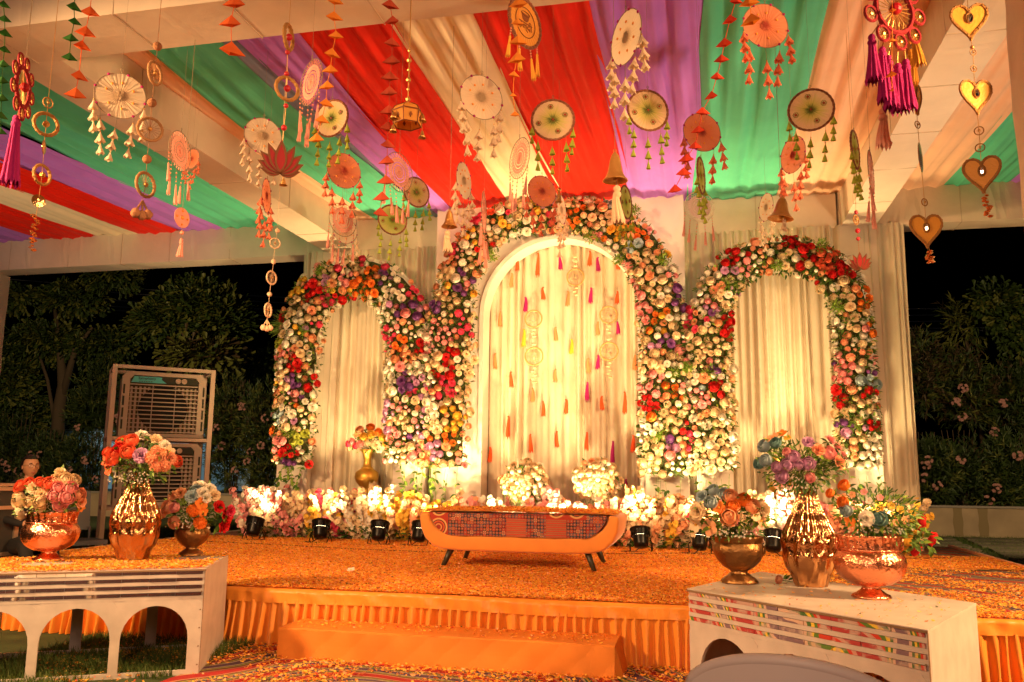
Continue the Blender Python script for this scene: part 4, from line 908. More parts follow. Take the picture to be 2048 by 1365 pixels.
# ---------------------------------------------------------------- bench
m_vel = mat('apricot_velvet', (.80, .27, .035), .65, var=.08, vs_=5, bump=.12, bs=50, sheen=.5)
m_wood = mat('dark_wood_leg', (.04, .035, .02), .4)
def runner_mat():
    m = mat('patchwork_print', (.3, .08, .05), .85); n, l, b = nd(m); tc = n.new('ShaderNodeTexCoord')
    mp = n.new('ShaderNodeMapping'); mp.inputs['Scale'].default_value = (1, .0, 1); l.new(tc.outputs['Object'], mp.inputs[0])
    def vor(s, f='F1'):
        v = n.new('ShaderNodeTexVoronoi'); v.inputs['Scale'].default_value = s; v.inputs['Randomness'].default_value = 0; v.distance = 'CHEBYCHEV'
        l.new(mp.outputs[0], v.inputs['Vector']); return v
    big = vor(5.5); small = vor(34)
    se = n.new('ShaderNodeSeparateColor'); l.new(big.outputs['Color'], se.inputs[0])
    ss = n.new('ShaderNodeSeparateColor'); l.new(small.outputs['Color'], ss.inputs[0])
    C5 = [(0, (.02, .03, .04)), (.17, (.38, .04, .02)), (.34, (.03, .06, .09)), (.48, (.45, .13, .05)), (.58, (.02, .03, .03)), (.74, (.30, .02, .02)), (.86, (.05, .10, .13)), (.95, (.5, .30, .16))]
    r1 = ramp(n, C5, 'CONSTANT'); l.new(ss.outputs[0], r1.inputs[0])
    # rings inside each small tile
    ve = n.new('ShaderNodeTexVoronoi'); ve.inputs['Scale'].default_value = 34; ve.inputs['Randomness'].default_value = 0; l.new(mp.outputs[0], ve.inputs['Vector'])
    rg = ramp(n, [(0, (.6, .35, .2)), (.14, (.03, .02, .02)), (.26, (.55, .10, .05)), (.38, (.0, .0, .0))], 'CONSTANT'); l.new(ve.outputs['Distance'], rg.inputs[0])
    lt = n.new('ShaderNodeMath'); lt.operation = 'LESS_THAN'; lt.inputs[1].default_value = .38; l.new(ve.outputs['Distance'], lt.inputs[0])
    a = n.new('ShaderNodeMixRGB'); l.new(lt.outputs[0], a.inputs[0]); l.new(r1.outputs[0], a.inputs[1]); l.new(rg.outputs[0], a.inputs[2])
    # stripes and big medallions in some patches
    wv = n.new('ShaderNodeTexWave'); wv.bands_direction = 'Z'; wv.inputs['Scale'].default_value = 9; l.new(mp.outputs[0], wv.inputs['Vector'])
    r2 = ramp(n, [(0, (.5, .05, .03)), (.3, (.6, .3, .12)), (.5, (.04, .04, .03)), (.75, (.45, .10, .05))], 'CONSTANT'); l.new(wv.outputs[0], r2.inputs[0])
    md = n.new('ShaderNodeTexVoronoi'); md.inputs['Scale'].default_value = 5.5; md.inputs['Randomness'].default_value = 0; l.new(mp.outputs[0], md.inputs['Vector'])
    r3 = ramp(n, [(0, (.3, .03, .02)), (.12, (.62, .30, .1)), (.18, (.28, .03, .02)), (.26, (.6, .12, .04)), (.32, (.1, .03, .02)), (.37, (.65, .38, .14)), (.45, (.4, .04, .02))], 'CONSTANT'); l.new(md.outputs['Distance'], r3.inputs[0])
    g1 = n.new('ShaderNodeMath'); g1.operation = 'GREATER_THAN'; g1.inputs[1].default_value = .85; l.new(se.outputs[0], g1.inputs[0])
    g2 = n.new('ShaderNodeMath'); g2.operation = 'GREATER_THAN'; g2.inputs[1].default_value = .86; l.new(se.outputs[1], g2.inputs[0])
    c = n.new('ShaderNodeMixRGB'); l.new(g1.outputs[0], c.inputs[0]); l.new(a.outputs[0], c.inputs[1]); l.new(r2.outputs[0], c.inputs[2])
    d = n.new('ShaderNodeMixRGB'); l.new(g2.outputs[0], d.inputs[0]); l.new(c.outputs[0], d.inputs[1]); l.new(r3.outputs[0], d.inputs[2])
    l.new(d.outputs[0], b.inputs['Base Color']); return m
bt = thing('bench', 'apricot velvet bench shaped like a boat at the middle of the stage', 'bench', (-1.66, 8.0, SZ))
def bench():
    # outline of the body seen from the front: rounded tray, rising at both ends
    def outer(k):
        pts = [(-.915, .49), (-.918, .44), (-.905, .35), (-.865, .265), (-.79, .195), (-.69, .165), (-.5, .155), (0, .153), (.5, .155), (.69, .165), (.79, .195), (.865, .265), (.905, .35), (.918, .44), (.915, .49)]
        return pts[k]
    def inner(k):
        pts = [(-.825, .497), (-.82, .47), (-.805, .42), (-.77, .37), (-.71, .33), (-.62, .31), (-.48, .30), (0, .298), (.48, .30), (.62, .31), (.71, .33), (.77, .37), (.805, .42), (.82, .47), (.825, .497)]
        return pts[k]
    b = MB(); A = [outer(k) for k in range(15)]; B2 = [inner(k) for k in range(15)]; b.strip(A, B2, -.42, .42); o = b.build('shell', m_vel, bt)
    md_ = o.modifiers.new('bevel', 'BEVEL'); md_.width = .034; md_.segments = 4; md_.limit_method = 'ANGLE'; md_.angle_limit = R(50)
    for p in o.data.polygons: p.use_smooth = True
    b = MB(); b.prism([(inner(k)[0]*.995, inner(k)[1]+.003) for k in range(14, -1, -1)]+[(-.75, .478), (0, .470), (.75, .478)], -.37, .40); o = b.build('cushion', m_vel, bt)
    md_ = o.modifiers.new('bevel', 'BEVEL'); md_.width = .02; md_.segments = 2; md_.limit_method = 'ANGLE'; md_.angle_limit = R(50)
    for sx in (-1, 1):
        for sy in (-1, 1):
            b = MB(); b.tube([(sx*.62, sy*.33, .19), (sx*.70, sy*.375, 0)], [.032, .020], 12); b.build('leg', m_wood, bt, smooth=True)
bench()
rn = thing('bench_runner', 'patchwork printed cloth hanging over the front of the bench', 'cloth', (-1.66, 8.0, SZ))
def rq(u, v):
    x = -.815+1.63*u; e = max(0, abs(x)-.60)/.215; zb_ = .292+.17*e**2.2
    if v < .72: s = v/.72; return (x, -.432-.006*math.sin(x*23)*(1-s)-.004*math.sin(x*9), zb_+(.492-zb_)*s)
    s = (v-.72)/.28; return (x, -.430+.16*s, .492+.004*math.sin(PI*s))
MB().grid(rq, 70, 14).build('printed_cloth', runner_mat(), rn, smooth=True)
MB().grid(lambda u, v: (-.885+1.77*u, -.425+.83*v+.01*math.sin(u*40), .500+.014*math.sin(PI*u)**.5+.008*math.sin(u*31+v*5)*math.sin(v*14)), 60, 24).build('petal_layer', m_petbed, None, loc=(-1.66, 8.0, SZ), smooth=True)
tag(bpy.data.objects['petal_layer'], 'bed of orange petals covering the seat of the bench', 'petals', kind='stuff')
N = 5200; u = NR.rand(N); v = NR.rand(N)
petals('scattered_petals', np.stack([-1.66-.88+1.76*u, 8.0-.44+.84*v, SZ+.506+.014*np.sin(PI*u)**.5+.012*NR.rand(N)], 1), .022, label='loose orange petals heaped on the bench seat')

# ---------------------------------------------------------------- par can uplights
m_blk = mat('black_metal', (.012, .011, .010), .35, .6); m_blk2 = mat('black_rubber', (.01, .01, .01), .6)
m_lens = mat('lit_lens', (1, .8, .5), .3, emit=((1, .72, .38), 15))
def par_can(label, px, py, tgt, e, tilt=None):
    p = atY(px, 1090, 9.72 if px > 560 else 9.85); p.z = SZ+.012; t = thing('stage_light', label, 'stage light', p, 0, 'par can uplights along the foot of the backdrop')
    d = (Vector(tgt)-(p+Vector((0, 0, .16)))).normalized(); d2 = Vector((d.x, max(d.y, .25), d.z)).normalized(); q = d2.to_track_quat('Z', 'Y').to_matrix().to_4x4()
    M_ = Matrix.Translation((0, 0, .115)) @ q
    MB().lathe([(.03, -.075), (.070, -.07), (.078, -.04), (.082, .03), (.085, .045)], 22, M=M_).build('housing', m_blk, t, smooth=True)
    h = MB(); h.lathe([(.088, .045), (.104, .105), (.112, .12), (.112, .128), (.098, .126)], 26, M=M_, cap=False)
    for k in range(20):
        a = 2*PI*k/20; h.box(-.004, .004, .086, .104, .045, .108, M=M_ @ Matrix.Rotation(a, 4, 'Z'))
    h.build('finned_rim', m_blk, t)
    l_ = MB(); l_.lathe([(.092, .098), (.04, .108), (0, .11)], 20, M=M_, cap=False); l_.build('lens', m_lens, t)
    for s in (-1, 1):
        b = MB(); b.tube([(s*.095, 0, .125), (s*.118, .0, .09), (s*.11, -.06, 0)], .006, 6); b.tube([(s*.118, .0, .09), (s*.115, .07, 0)], .006, 6); b.build('bracket_leg', m_blk, t)
    b = MB(); b.tube([(-.11, -.06, .0), (.11, -.06, .0)], .005, 6); b.build('bracket_bar', m_blk, t)
    s = 1 if int(px) % 2 else -1
    b = MB(); b.tube([(0, -.04, .05), (s*.06, -.1, .004), (s*.14, -.09, 0), (s*.17, -.03, 0), (s*.12, 0, .004), (s*.15, -.08, .008), (s*.2, -.05, .002), (s*.16, .03, 0)], .005, 5); b.build('power_lead', m_blk2, t)
    L = bpy.data.lights.new('stage_light_beam', 'SPOT'); L.energy = e; L.color = GOLD; L.spot_size = R(112); L.spot_blend = 1; L.shadow_soft_size = .05
    lo = bpy.data.objects.new('stage_light_beam', L); COL.objects.link(lo); lo.parent = t; lo.location = Vector((0, 0, .115))+d2*.145; lo.rotation_euler = d2.to_track_quat('-Z', 'Y').to_euler()
    t.scale = (1.05, 1.05, 1.05); return t
cans = [('stage light at the far left end of the stage', 505, 1068, (-5.6, 11, 3.4), 130), ('second stage light from the left in front of cream blossoms', 640, 1078, (-5.0, 11, 3.6), 120), ('third stage light from the left near the bench', 757, 1084, (-4.0, 11, 3.4), 150),
        ('stage light half hidden by the left end of the bench', 838, 1086, (-3.2, 11, 3.2), 170), ('stage light standing behind the left half of the bench', 985, 1084, (-1.9, 11, 3.8), 170), ('stage light standing behind the right half of the bench', 1130, 1088, (-1.35, 11, 2.5), 230),
        ('stage light just right of the bench', 1282, 1094, (-1.0, 11, 3.6), 200), ('stage light lying between bench and dark brass urn', 1400, 1096, (.2, 11, 3.0), 150), ('stage light seen between brass urn and golden vase', 1547, 1104, (1.0, 11, 3.0), 150), ('stage light hidden behind the copper pot', 1735, 1104, (1.9, 11, 2.6), 150)]
for lb, px, py, tg, e in cans: par_can(lb, px, py, tg, e*1.4)
b = MB(); pts = [atZ(x, y, SZ+.014) for x, y in ((330, 1078), (430, 1084), (560, 1090), (700, 1098), (850, 1104), (1000, 1100), (1240, 1108), (1400, 1106), (1640, 1116), (1800, 1117), (1905, 1116))]
b.tube(pts, .005, 5); tag(b.build('power_cable', m_blk2), 'thin black cable running across the petal covered stage', 'cable')
lp = thing('fallen_petal', 'single pink petal lying on the left half of the stage', 'petal', atZ(702, 1142, SZ+.02)); obj('petal', fmesh('open', 'white'), lp, M=xf((0, 0, .005), (0, -.4, 1), .035))
# ---------------------------------------------------------------- hanging ornaments
m_wire = mat('thin_wire', (.25, .17, .10), .5); m_bead = mat('gold_bead', (.60, .32, .10), .42, .8); m_pbead = mat('coral_bead', (.8, .25, .15), .3)
m_jute = mat('jute_wrap', (.40, .20, .08), .85, bump=.6, bs=90); m_mag = mat('magenta_wool', (.36, .006, .13), .85, bump=.5, bs=80); m_ywool = mat('yellow_wool', (.80, .36, .04), .85)
m_redbead = mat('crimson_bead', (.45, .01, .02), .35); m_orbead = mat('orange_sequin', (.85, .30, .04), .4)
def net_mat(name, edge, mid, core, cr=.16, streak=.35, tr=.45):
    m = mat(name, edge, .65, transl=0); n, l, b = nd(m); tc = n.new('ShaderNodeTexCoord'); sp = n.new('ShaderNodeSeparateXYZ'); l.new(tc.outputs['Object'], sp.inputs[0])
    cx = n.new('ShaderNodeCombineXYZ'); l.new(sp.outputs[0], cx.inputs[0]); l.new(sp.outputs[2], cx.inputs[2])
    ln = n.new('ShaderNodeVectorMath'); ln.operation = 'LENGTH'; l.new(cx.outputs[0], ln.inputs[0])
    no = n.new('ShaderNodeVectorMath'); no.operation = 'NORMALIZE'; l.new(cx.outputs[0], no.inputs[0])
    ns = n.new('ShaderNodeTexNoise'); ns.inputs['Scale'].default_value = 9; ns.inputs['Detail'].default_value = 3; l.new(no.outputs[0], ns.inputs['Vector'])
    ml = n.new('ShaderNodeMath'); ml.operation = 'MULTIPLY_ADD'; l.new(ns.outputs[0], ml.inputs[0]); ml.inputs[1].default_value = -streak*1.2; l.new(ln.outputs['Value'], ml.inputs[2])
    ad = n.new('ShaderNodeMath'); ad.operation = 'ADD'; ad.inputs[1].default_value = streak*.6; l.new(ml.outputs[0], ad.inputs[0])
    r = ramp(n, [(0, core), (cr, core), (cr+.22, mid), (.8, edge)]); l.new(ad.outputs[0], r.inputs[0]); l.new(r.outputs[0], b.inputs['Base Color'])
    t = n.new('ShaderNodeBsdfTranslucent'); l.new(r.outputs[0], t.inputs[0]); mx = n.new('ShaderNodeMixShader'); mx.inputs[0].default_value = tr
    l.new(b.outputs[0], mx.inputs[1]); l.new(t.outputs[0], mx.inputs[2]); l.new(mx.outputs[0], n['Material Output'].inputs['Surface'])
    bp = n.new('ShaderNodeBump'); bp.inputs['Strength'].default_value = .4; bp.inputs['Distance'].default_value = .02; l.new(ns.outputs[0], bp.inputs['Height']); l.new(bp.outputs[0], b.inputs['Normal'])
    return m
nW = net_mat('white_net', (.80, .66, .48), (.78, .60, .40), (.50, .34, .20), .16, .14); nP = net_mat('coral_net', (.85, .32, .17), (.80, .24, .11), (.45, .05, .03), .08)
nG = net_mat('lime_net', (.82, .62, .38), (.62, .60, .16), (.05, .14, .02), .10, .5); nL = net_mat('pale_lime_net', (.55, .62, .18), (.40, .50, .08), (.10, .2, .03), .08)
nO = mat('orange_felt', (.72, .30, .05), .7, transl=.3)
def fab(name, c, t=.4): return mat(name, c, .7, var=.12, vs_=20, transl=t)
fW, fP, fG, fM = fab('white_gauze', (.80, .64, .46)), fab('coral_gauze', (.85, .25, .13)), fab('lime_bristle', (.42, .50, .06), .35), fab('pink_silk', (.85, .42, .32))
fWt = fab('pale_gauze', (.82, .74, .58))
def tassel_mesh(kind, m):
    b = MB(); rr = random.Random(hash(kind) % 99 if False else len(kind)*7)
    if kind == 'bell':            # gauze bell with a ragged hem
        n = 10
        b.grid(lambda u, v: ((.02+.17*v**1.1)*(1+.22*math.sin(u*10*PI)*v)*math.cos(2*PI*u), (.02+.17*v**1.1)*(1+.22*math.sin(u*10*PI)*v)*math.sin(2*PI*u), -.42*v-(.05*math.cos(u*10*PI) if v > .9 else 0)), 20, 3)
    elif kind == 'fan':           # bristle skirt
        b.grid(lambda u, v: ((.015+.155*v)*math.cos(2*PI*u), (.015+.155*v)*math.sin(2*PI*u)*.8, -.40*v-(.02*(int(u*18.01) % 2) if v > .9 else 0)), 18, 2)
    elif kind == 'silk':          # long silky tassel with a knotted neck
        b.sphere((0, 0, -.05), .055, 8, 6); n = 16
        b.grid(lambda u, v: ((.035+.055*v)*(1+.14*math.sin(u*16*PI))*math.cos(2*PI*u), (.035+.055*v)*(1+.14*math.sin(u*16*PI))*math.sin(2*PI*u), -.08-.85*v-(.06*math.sin(u*14*PI) if v > .9 else 0)), 32, 4)
    return b.mesh('tassel_'+kind, m, kind != 'fan')
TM = {}
def tmesh(kind, m):
    if (kind, m.name) not in TM: TM[kind, m.name] = tassel_mesh(kind, m)
    return TM[kind, m.name]
def make_disc(name, cat, face, rimm, tk, tm, dots=(), strands=(), rimr=.016, lace=False, beads=True, flowers=False):
    """unit radius disc in the XZ plane, centre at the origin, strands hanging from its rim"""
    t = thing(name, 'x', cat)
    b = MB(); b.ring((0, 0, 0), 1, rimr, 56, 6, fn=(lambda i: 1+.35*(i % 2)) if rimr > .03 else None); b.build('hoop', rimm, t, smooth=rimr < .03)
    if not lace:
        b = MB(); rr = random.Random(4); n = 64
        v = [(0, -.01, 0)]; f = []
        for k, q in enumerate((.25, .6, .985)):
            for i in range(n): a = 2*PI*i/n; v.append((q*math.cos(a), (.004*(-1)**i if q > .9 else .003*(-1)**i), q*math.sin(a)))
        for i in range(n):
            j = (i+1) % n; f.append((0, 1+i, 1+j))
            for k in range(2): f.append((1+k*n+i, 1+(k+1)*n+i, 1+(k+1)*n+j, 1+k*n+j))
        b.add(v, f); b.build('net_face', face, t, smooth=False)
        if tk == 'bell': c = MB(); c.sphere((0, -.03, 0), .20, 10, 6, sc=(1, .18, 1), fn=lambda i, k: 1+.2*math.sin(i*2.4+k)); c.build('gauze_knot', face, t)
    else:                          # crocheted lace: solid middle, zigzag to the hoop
        b = MB(); rr = .78; n = 48; f = []; v = []
        for k, q in enumerate((.10, .26, .42, .58, .70)):
            w_ = .055 if k else .09
            for i in range(n): a = 2*PI*i/n; v += [((q-w_)*math.cos(a), .01*(-1)**(i+k), (q-w_)*math.sin(a)), ((q+w_)*math.cos(a), 0, (q+w_)*math.sin(a))]
            o = k*2*n
            for i in range(n):
                j = (i+1) % n
                f.append((o+2*i, o+2*i+1, o+2*j+1, o+2*j))
        b.add(v, f)
        for i in range(30):
            a0, a1, a2 = 2*PI*i/30, 2*PI*(i+.5)/30, 2*PI*(i+1)/30; p = lambda a, q: (q*math.cos(a), 0, q*math.sin(a))
            b.tube([p(a0, .76), p(a1, .99), p(a2, .76)], .014, 4, caps=False)
            for q in (.18, .34, .5): b.tube([p(a0, q), p(a0, q+.12)], .01, 3, caps=False)
        b.build('crochet_lace', face, t)
    k = MB()
    for (a, q, r, mi) in dots: k.sphere((q*math.cos(a), -.03, q*math.sin(a)), r, 8, 5, sc=(1, .5, 1), mi=mi)
    if dots: k.build('rim_pompoms', [m_mag, m_orbead], t, smooth=True, kind='stuff')
    if flowers:
        for a, q in ((.4, .62), (1.75, .66), (3.4, .70), (5.1, .62), (0, 0)):
            e = MB()
            for s in range(6): aa = 2*PI*s/6; e.ring((q*math.cos(a)+.085*math.cos(aa), -.025, q*math.sin(a)+.085*math.sin(aa)), .045, .013, 8, 4)
            e.sphere((q*math.cos(a), -.03, q*math.sin(a)), .045, 6, 4, mi=1)
            e.build('sequin_flower', [mat('brass_sequin', (.32, .24, .06), .35, .7), m_redbead], t)
    for (a, Ls) in strands:
        x, z = math.cos(a), math.sin(a); s_ = MB(); s_.tube([(0, 0, 0), (0, 0, -Ls[-1])], .008, 4)
        if beads:
            for q in Ls: s_.sphere((0, 0, -q+.03), .035, 6, 4, mi=1)
            if tk == 'silk':
                for q in range(3): s_.sphere((0, 0, -Ls[0]*(.25+.25*q)), .04, 6, 4, mi=2)
        o = s_.build('strand', [m_wire, m_bead, m_pbead], t, loc=(x, 0, z), smooth=True)
        for j, q in enumerate(Ls):
            c = obj('tassel', tmesh(tk, tm), o, loc=(0, 0, -q)); c.rotation_euler = (0, 0, j*1.3+a)
            if tk != 'silk': c.scale = (1, 1, 1) if j < len(Ls)-1 else (.8, .8, .95)
    return t
AN = [R(a) for a in (-172, -135, -92, -52, -12)]
wd = [(R(a), 1.0, .06, 0) for a in (75, 35, -10, -55, -110, -150, 165, 120)]+[(R(a), .58, .055, 1) for a in (85, 30, -25, -80, -135, 160, 125)]
sW = [(AN[0], (.25, .72, 1.25)), (AN[1], (.45, 1.0, 1.5)), (AN[2], (.6, 1.15, 1.75)), (AN[3], (.35, .85, 1.4)), (AN[4], (.2, .7, 1.15))]
sG = [(AN[0], (.25, .75)), (AN[1], (.35, .85, 1.35)), (AN[2], (.4, .95, 1.45)), (AN[3], (.35, .9, 1.35)), (AN[4], (.25, .75, 1.15))]
sM = [(R(-165), (.75,)), (R(-130), (.85,)), (R(-100), (.85,)), (R(-70), (.85,)), (R(-35), (.7,))]
m_rimG = mat('beaded_rim', (.28, .10, .05), .4, .3, var=.9, vs_=45, bump=.8, bs=60)
m_lace = fab('pink_crochet', (.85, .40, .30), .3); m_lacew = fab('white_crochet', (.85, .68, .62), .3)
PD = dict(
    W=make_disc('hanging_disc', 'hanging ornament', nW, m_wire, 'bell', fW, wd, sW), P=make_disc('hanging_disc', 'hanging ornament', nP, m_wire, 'bell', fP, wd, sW),
    G=make_disc('hanging_disc', 'hanging ornament', nG, m_rimG, 'fan', fG, (), sG, .05, flowers=True), L=make_disc('hanging_disc', 'hanging ornament', nL, m_rimG, 'fan', fG, (), sG, .05, flowers=True),
    M=make_disc('dreamcatcher', 'dreamcatcher', m_lace, m_wire, 'silk', fM, (), sM, .018, lace=True), C=make_disc('dreamcatcher', 'dreamcatcher', m_lacew, fWt, 'silk', fM, (), sM, .025, lace=True),
    Y=make_disc('hanging_disc', 'hanging ornament', nO, m_rimG, 'silk', m_ywool, (), [(R(-150), (.5,)), (R(-112), (.35,)), (R(-70), (.5,)), (R(-38), (.4,))], .06))
USED = set(); CEIL = BZ1-.02
def face_cam(p): return math.atan2(-(CAM.x-p[0]), (CAM.y-p[1])) if False else math.atan2(p[0], -p[1])+PI if False else -math.atan2(p[0], p[1])
def place_disc(k, px, py, rx, ry, label, R0=None, turn=1, group=None, squash=1):
    R0 = R0 or dict(W=.155, P=.150, G=.145, L=.13, M=.150, C=.12, Y=.15)[k]; d = R0*FPX/ry; p = at(px, py, d); q = PD[k]
    o = q if k not in USED else copy_tree(q); USED.add(k)
    for c in o.children:
        if c.name.split('.')[0] == 'cord': bpy.data.objects.remove(c)
    o.location = p; o.scale = (R0, R0, R0); o.rotation_euler = (0, 0, face_cam(p)+turn*math.acos(min(1, rx/ry)))
    rj = random.Random(int(px*7+py))
    for c in o.children:
        if c.name.startswith('strand'): c.rotation_euler = (rj.uniform(-.12, .12), rj.uniform(-.09, .09), rj.uniform(-1, 1)); c.scale = (1, 1, rj.uniform(.88, 1.1))
    o['label'] = label; top_ = max(1.3, (CEIL-p.z)/R0) if p.z < CEIL-.1 else 1.3
    c = MB(); c.tube([(0, 0, 1), (0, 0, 1.12)], .018, 5); c.ring((0, 0, 1.17), .05, .012, 10, 4); c.tube([(0, 0, 1.22), (0, 0, top_)], .006, 4); c.build('cord', m_wire, o)
    return o
for a in [
    ('W', 240, 192, 47, 47, 'large white net disc with magenta pompoms at the upper left'), ('W', 526, 272, 36, 37, 'white net disc partly hidden behind the dark red lotus'),
    ('W', 963, 195, 42, 46, 'large white net disc against the cream strip'), ('W', 1252, 75, 30, 55, 'turned white net disc hanging highest against the violet strip', .16, -1),
    ('W', 928, 362, 15, 37, 'narrow turned white net disc beside the small gold bell'), ('W', 1123, 420, 9, 29, 'very narrow turned white disc over the top of the centre arch'),
    ('W', 1532, 415, 14, 28, 'small white net disc behind the gold bell above the right arch', None, -1), ('W', 690, 462, 24, 26, 'small white net disc behind pink lace above the left arch'),
    ('P', 1531, 52, 43, 47, 'large coral net disc against the green strip at top right'), ('P', 688, 342, 33, 36, 'coral net disc below the left lime disc'),
    ('P', 1404, 265, 36, 40, 'coral net disc crossed by the red triangle garland'), ('P', 1586, 310, 24, 37, 'coral net disc half covered by lime tassels', None, -1),
    ('P', 1084, 383, 28, 32, 'small coral net disc above the centre arch'), ('P', 533, 392, 9, 34, 'very narrow turned coral disc below the dark red lotus'),
    ('P', 384, 318, 13, 20, 'tiny coral disc peeking out behind the pink lace at left', .09, -1),
    ('G', 663, 237, 31, 38, 'lime centred disc with beaded rim against the violet strip at left', None, -1), ('G', 1106, 240, 42, 42, 'lime centred disc with beaded rim against the scarlet strip'),
    ('G', 1296, 221, 39, 42, 'lime centred disc with beaded rim against the violet strip near the centre'), ('G', 1622, 220, 46, 43, 'lime centred disc with beaded rim before the peach strip'),
    ('G', 833, 385, 25, 30, 'small lime centred disc above the gap between left and centre arch'),
    ('L', 785, 440, 28, 30, 'pale lime disc hanging low above the left arch'), ('L', 1710, 300, 7, 38, 'edge-on lime disc beside the right side beam'),
    ('L', 1252, 405, 11, 33, 'narrow turned lime disc right of the gold bell'), ('L', 1402, 352, 7, 36, 'edge-on lime disc below the red triangle garland'),
    ('M', 360, 303, 21, 40, 'pink lace dreamcatcher with pale tassels at left'), ('M', 622, 165, 21, 47, 'turned pink lace dreamcatcher beside the orange triangle garland', None, -1),
    ('M', 798, 345, 27, 40, 'pink lace dreamcatcher behind the brown red triangle garland'), ('M', 1039, 317, 20, 41, 'turned pink lace dreamcatcher above the centre arch', None, -1),
    ('M', 686, 440, 27, 34, 'pink lace dreamcatcher hanging low over the left arch'), ('C', 1399, 414, 29, 31, 'white crochet dreamcatcher between centre and right arch'),
    ('M', 1742, 345, 5, 44, 'edge-on pink dreamcatcher at the corner of the right side beam'), ('M', 968, 425, 5, 42, 'edge-on pink dreamcatcher before the top of the centre panel'),
    ('Y', 1050, 46, 31, 50, 'orange felt disc with painted cup and script at the top centre', .165),
]: place_disc(a[0], a[1], a[2], a[3], a[4], a[5], *(a[6:8] if len(a) > 6 else ()))
def lettering(name, txt, size, ext, m, parent, loc, al='LEFT'):
    fc = bpy.data.curves.new(name, 'FONT'); fc.body = txt; fc.size = size; fc.align_x = al; fc.extrude = ext; fc.materials.append(m)
    fo = bpy.data.objects.new('tmp', fc); COL.objects.link(fo); me = bpy.data.meshes.new_from_object(fo.evaluated_get(bpy.context.evaluated_depsgraph_get())); bpy.data.objects.remove(fo)
    o = obj(name, me, parent, loc); o.rotation_euler = (PI/2, 0, 0); return o
# painted cup and script on the orange disc
yd = [o for o in bpy.data.objects if o.get('label', '').startswith('orange felt disc')][0]
m_ink = mat('brown_paint', (.20, .05, .01), .6)
b = MB(); b.ring((0, -.03, 0), .62, .018, 40, 4); b.prism([(-.26, .36), (.26, .36), (.18, .12), (.08, .04), (-.08, .04), (-.18, .12)], -.03, -.02); b.ring((0, -.03, .36), .26, .02, 20, 4, sz=.35); b.build('painted_cup', m_ink, yd)
lettering('script', 'हल्दी', .42, .005, m_ink, yd, (0, -.035, -.28), 'CENTER')

# strings built from a list of elements
def petal2d(l_, w_, n=10):
    return [(w_*math.sin(PI*(k/n)**.8), l_*k/n) for k in range(n+1)]+[(-w_*math.sin(PI*(k/n)**.8), l_*k/n) for k in range(n-1, 0, -1)]
def lotus(parent, loc, w_, mg, mr, turn=0):
    e = bpy.data.objects.new('lotus', None)
    b = MB(); r = MB(); k = 0
    for a, l_, pw in ((78, .48, .12), (-78, .48, .12), (62, .62, .13), (-62, .62, .13), (44, .72, .13), (-44, .72, .13), (24, .80, .13), (-24, .80, .13), (0, .84, .15)):
        P = petal2d(l_*w_, pw*w_); P2 = petal2d(l_*w_*.80, pw*w_*.62); M_ = Matrix.Rotation(R(a), 4, 'Y')
        M1 = Matrix.Translation((0, -.004*k-.002, 0)) @ M_; A = [Vector((x, 0, z)) for x, z in P]; c = w_*.02
        P3 = [(x, z*.88+l_*w_*.06) for x, z in petal2d(l_*w_*.9, pw*w_*.66)]
        n = min(len(P), len(P3)); b.strip(P+[P[0]], P3[:len(P)]+[P3[0]], -.002, .002, M=M1, ends=False)
        r.prism([(x*1.04, z) for x, z in P3], -.0012, .0008, M=M1)
        k += 1
    o = b.build('lotus_outline', mg, parent, loc=loc); o.rotation_euler = (0, 0, turn); q = r.build('lotus_petals', mr, parent, loc=loc); q.rotation_euler = (0, 0, turn)
def heart2d(w_, n=26, sc=1):
    P = []
    for k in range(n):
        t = 2*PI*k/n; P.append((w_*sc*math.sin(t)**3, w_*sc*(.86*math.cos(t)-.35*math.cos(2*t)-.13*math.cos(3*t)-.05*math.cos(4*t))*1.15))
    return P
m_heart = mat('gold_foil_felt', (.85, .40, .06), .4, .0, bump=.4, bs=60); m_hborder = mat('gold_braid', (.42, .20, .055), .6, .35, bump=1, bs=120); m_gem = mat('mirror_gem', (.8, .8, .75), .05, 1.0)
m_glit = mat('gold_glitter', (.70, .36, .10), .35, .85, bump=1.0, bs=220); m_red = mat('red_velvet_card', (.30, .006, .008), .6); m_gcard = mat('gold_card', (.17, .055, .015), .5, .3)
m_bud = mat('brown_pompom', (.34, .14, .06), .9, bump=1, bs=60); m_cream = mat('cream_wool', (.75, .50, .30), .9, bump=.6, bs=60)
